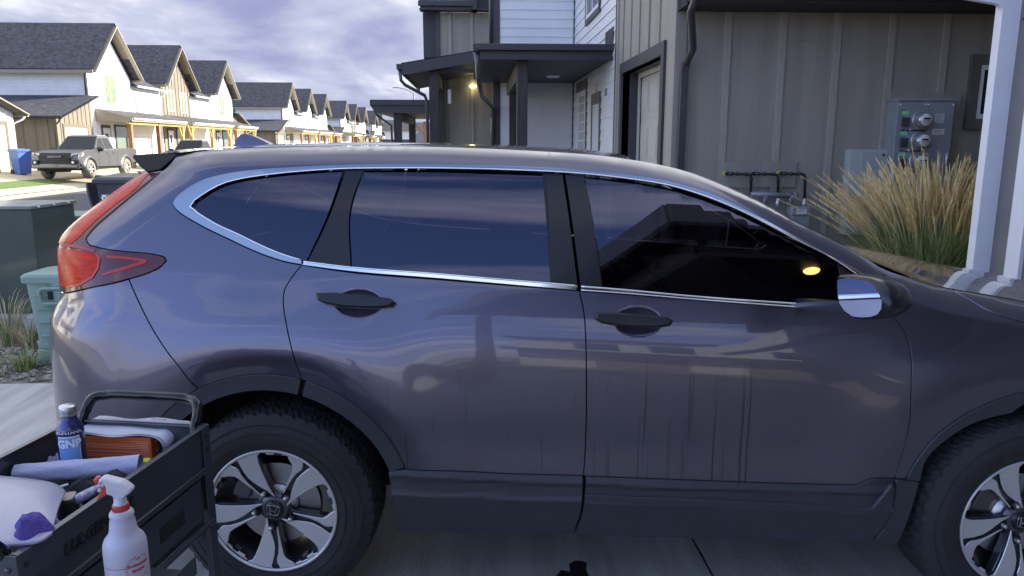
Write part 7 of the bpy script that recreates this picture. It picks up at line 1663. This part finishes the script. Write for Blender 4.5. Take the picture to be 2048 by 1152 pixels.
def spray_bottle():
    Z = 1.50; p0 = O3 + ray(250, 1092) * Z; yb = p0.y; 
    def zz(py): return onY(250, py, yb).z
    rt = empty('spray_bottle', (p0.x, yb, zz(1215)), 'translucent white spray bottle with red and white trigger head beside the cart', 'spray bottle'); z0 = zz(1215); k = Z / F * .985
    HD = bpy.data.materials.new('translucent_hdpe'); HD.use_nodes = True; bb = HD.node_tree.nodes['Principled BSDF']; bb.inputs['Base Color'].default_value = (.46, .46, .56, 1); bb.inputs['Roughness'].default_value = .38; bb.inputs['Subsurface Weight'].default_value = .4; bb.inputs['Subsurface Scale'].default_value = .03; bb.inputs['Subsurface Radius'].default_value = (1, 1, 1)
    pr = [(0, 1215), (36, 1215), (40.5, 1210), (41, 1095), (40, 1082), (36, 1073), (28, 1064), (25.5, 1056), (23.5, 1040), (21.5, 1033), (23, 1029), (22.6, 1024), (19, 1019.5), (15, 1018), (0, 1018)]
    b = MB(); b.lathe([(max(0, w) * k, zz(y) - z0) for w, y in pr], seg=48); b.build('body', HD, rt)
    RD = mat('red_plastic', (.50, .045, .025), .4, 0, .1); WP = mat('white_trigger_plastic', (.52, .52, .58), .4)
    b = MB(); b.lathe([(14.5 * k, zz(1022) - z0), (16 * k, zz(1021) - z0), (15.6 * k, zz(1008) - z0), (13 * k, zz(1006) - z0)], seg=36)
    for i in range(36): a = 2*pi*i/36; b.bar((15.9*k*cos(a), 15.9*k*sin(a), zz(1020.5) - z0), (15.6*k*cos(a), 15.6*k*sin(a), zz(1009) - z0), .0009, .0009)
    b.build('collar', RD, rt)
    b = MB(); b.lathe([(13.6 * k, zz(1008.5) - z0), (13.8 * k, zz(1006) - z0), (12 * k, zz(1004) - z0), (11.5 * k, zz(990) - z0), (0, zz(990) - z0)], seg=30); hd_ = b.build('neck', WP, rt)
    def pl(pts, th, name, m, par, dy=0., bev=.002):
        b = MB(); b.prism([onY(180 + x / 5.1875, 930 + y / 5.1875, yb) - rt.location + Vector((0, -th/2 + dy, 0)) for x, y in pts], (0, th, 0)); return b.build(name, m, par, bevel=bev)
    pl([(104,178),(112,130),(150,112),(250,138),(340,160),(382,186),(452,242),(436,270),(392,296),(378,330),(262,330),(258,300),(190,282),(188,205),(150,168),(120,180)], .024, 'spray_head', WP, hd_, bev=.004)
    pl([(200,232),(290,250),(292,262),(200,246)], .028, 'head_rib', WP, hd_, bev=.001)
    pl([(106,196),(145,164),(178,178),(196,228),(186,292),(130,330),(74,366),(84,330),(110,290),(120,246)], .014, 'trigger', RD, rt, bev=.003)
    pl([(44,152),(62,118),(112,116),(106,188),(62,182)], .017, 'nozzle', RD, rt, bev=.004)
    for (x, y, r) in ((150, 192, .0032), (120, 246, .0035)):
        q = onY(180 + x/5.1875, 930 + y/5.1875, yb) - rt.location; b = MB(); b.lathe([(0, -.010), (r, -.0095), (r, 0)], c=q, axis='Y', seg=14); b.build('pivot', WP, rt)
    # printed emblem and lettering, wrapped round the bottle
    INK = mat('red_ink', (.42, .04, .07), .6); rr = 41 * k + .0006; toC = atan2(-yb, -p0.x)
    def wr(ac, zc): return lambda v: Vector(((rr + v.z) * cos(toC + ac + v.x / rr), (rr + v.z) * sin(toC + ac + v.x / rr), zc + v.y))
    ac = .42; zc = zz(1122) - z0
    text('printed_text', 'Professional', .0088, 0, 0, 0, INK, rt, warp=wr(ac + .06, zc + .006), extr=.0002) if False else None
    for s, dz, sz in (('Professional', .006, .0085), ('Sprayer', -.005, .0088)):
        vs, fs = text_mesh(s, sz, .0002); f = wr(ac + .10, zc + dz); b = MB(); b.add([f(v) for v in vs], fs); b.build('printed_text', INK, rt, fix=False)
    b = MB(); f = wr(ac + .10, zc)
    for i in range(12):
        a = R(105 + 150 * i / 11); R0 = .0235; c_ = Vector((cos(a) * R0, sin(a) * R0, 0)); d = Vector((cos(a - .9), sin(a - .9), 0)) * .0055; t_ = Vector((-sin(a - .9), cos(a - .9), 0)) * .0011
        b.add([f(c_ - d*.3 - t_), f(c_ - d*.3 + t_), f(c_ + d*.9)], [(0,1,2)])
        c_ = Vector((-cos(a) * R0, sin(a) * R0, 0)); d = Vector((-cos(a - .9), sin(a - .9), 0)) * .0055; b.add([f(c_ - d*.3 - t_), f(c_ - d*.3 + t_), f(c_ + d*.9)], [(0,1,2)])
    b.add([f(Vector(p)) for p in [(-.004, .0165, 0), (-.005, .0205, 0), (-.002, .0185, 0), (0, .0215, 0), (.002, .0185, 0), (.005, .0205, 0), (.004, .0165, 0)]], [(0,1,2,3,4,5,6)])
    b.build('printed_laurel', INK, rt, fix=False)
    b = MB(); n = 24; vs = []
    for i in range(n + 1): a = toC - 1.15 + 1.30 * i / n; vs += [((rr)*cos(a), rr*sin(a), zc + .004), (rr*cos(a), rr*sin(a), zc + .0052)]
    b.add(vs, [(2*i, 2*i+2, 2*i+3, 2*i+1) for i in range(n)]); b.build('printed_line', INK, rt, fix=False)
    # liquid-level caddy contact is below the frame
spray_bottle()
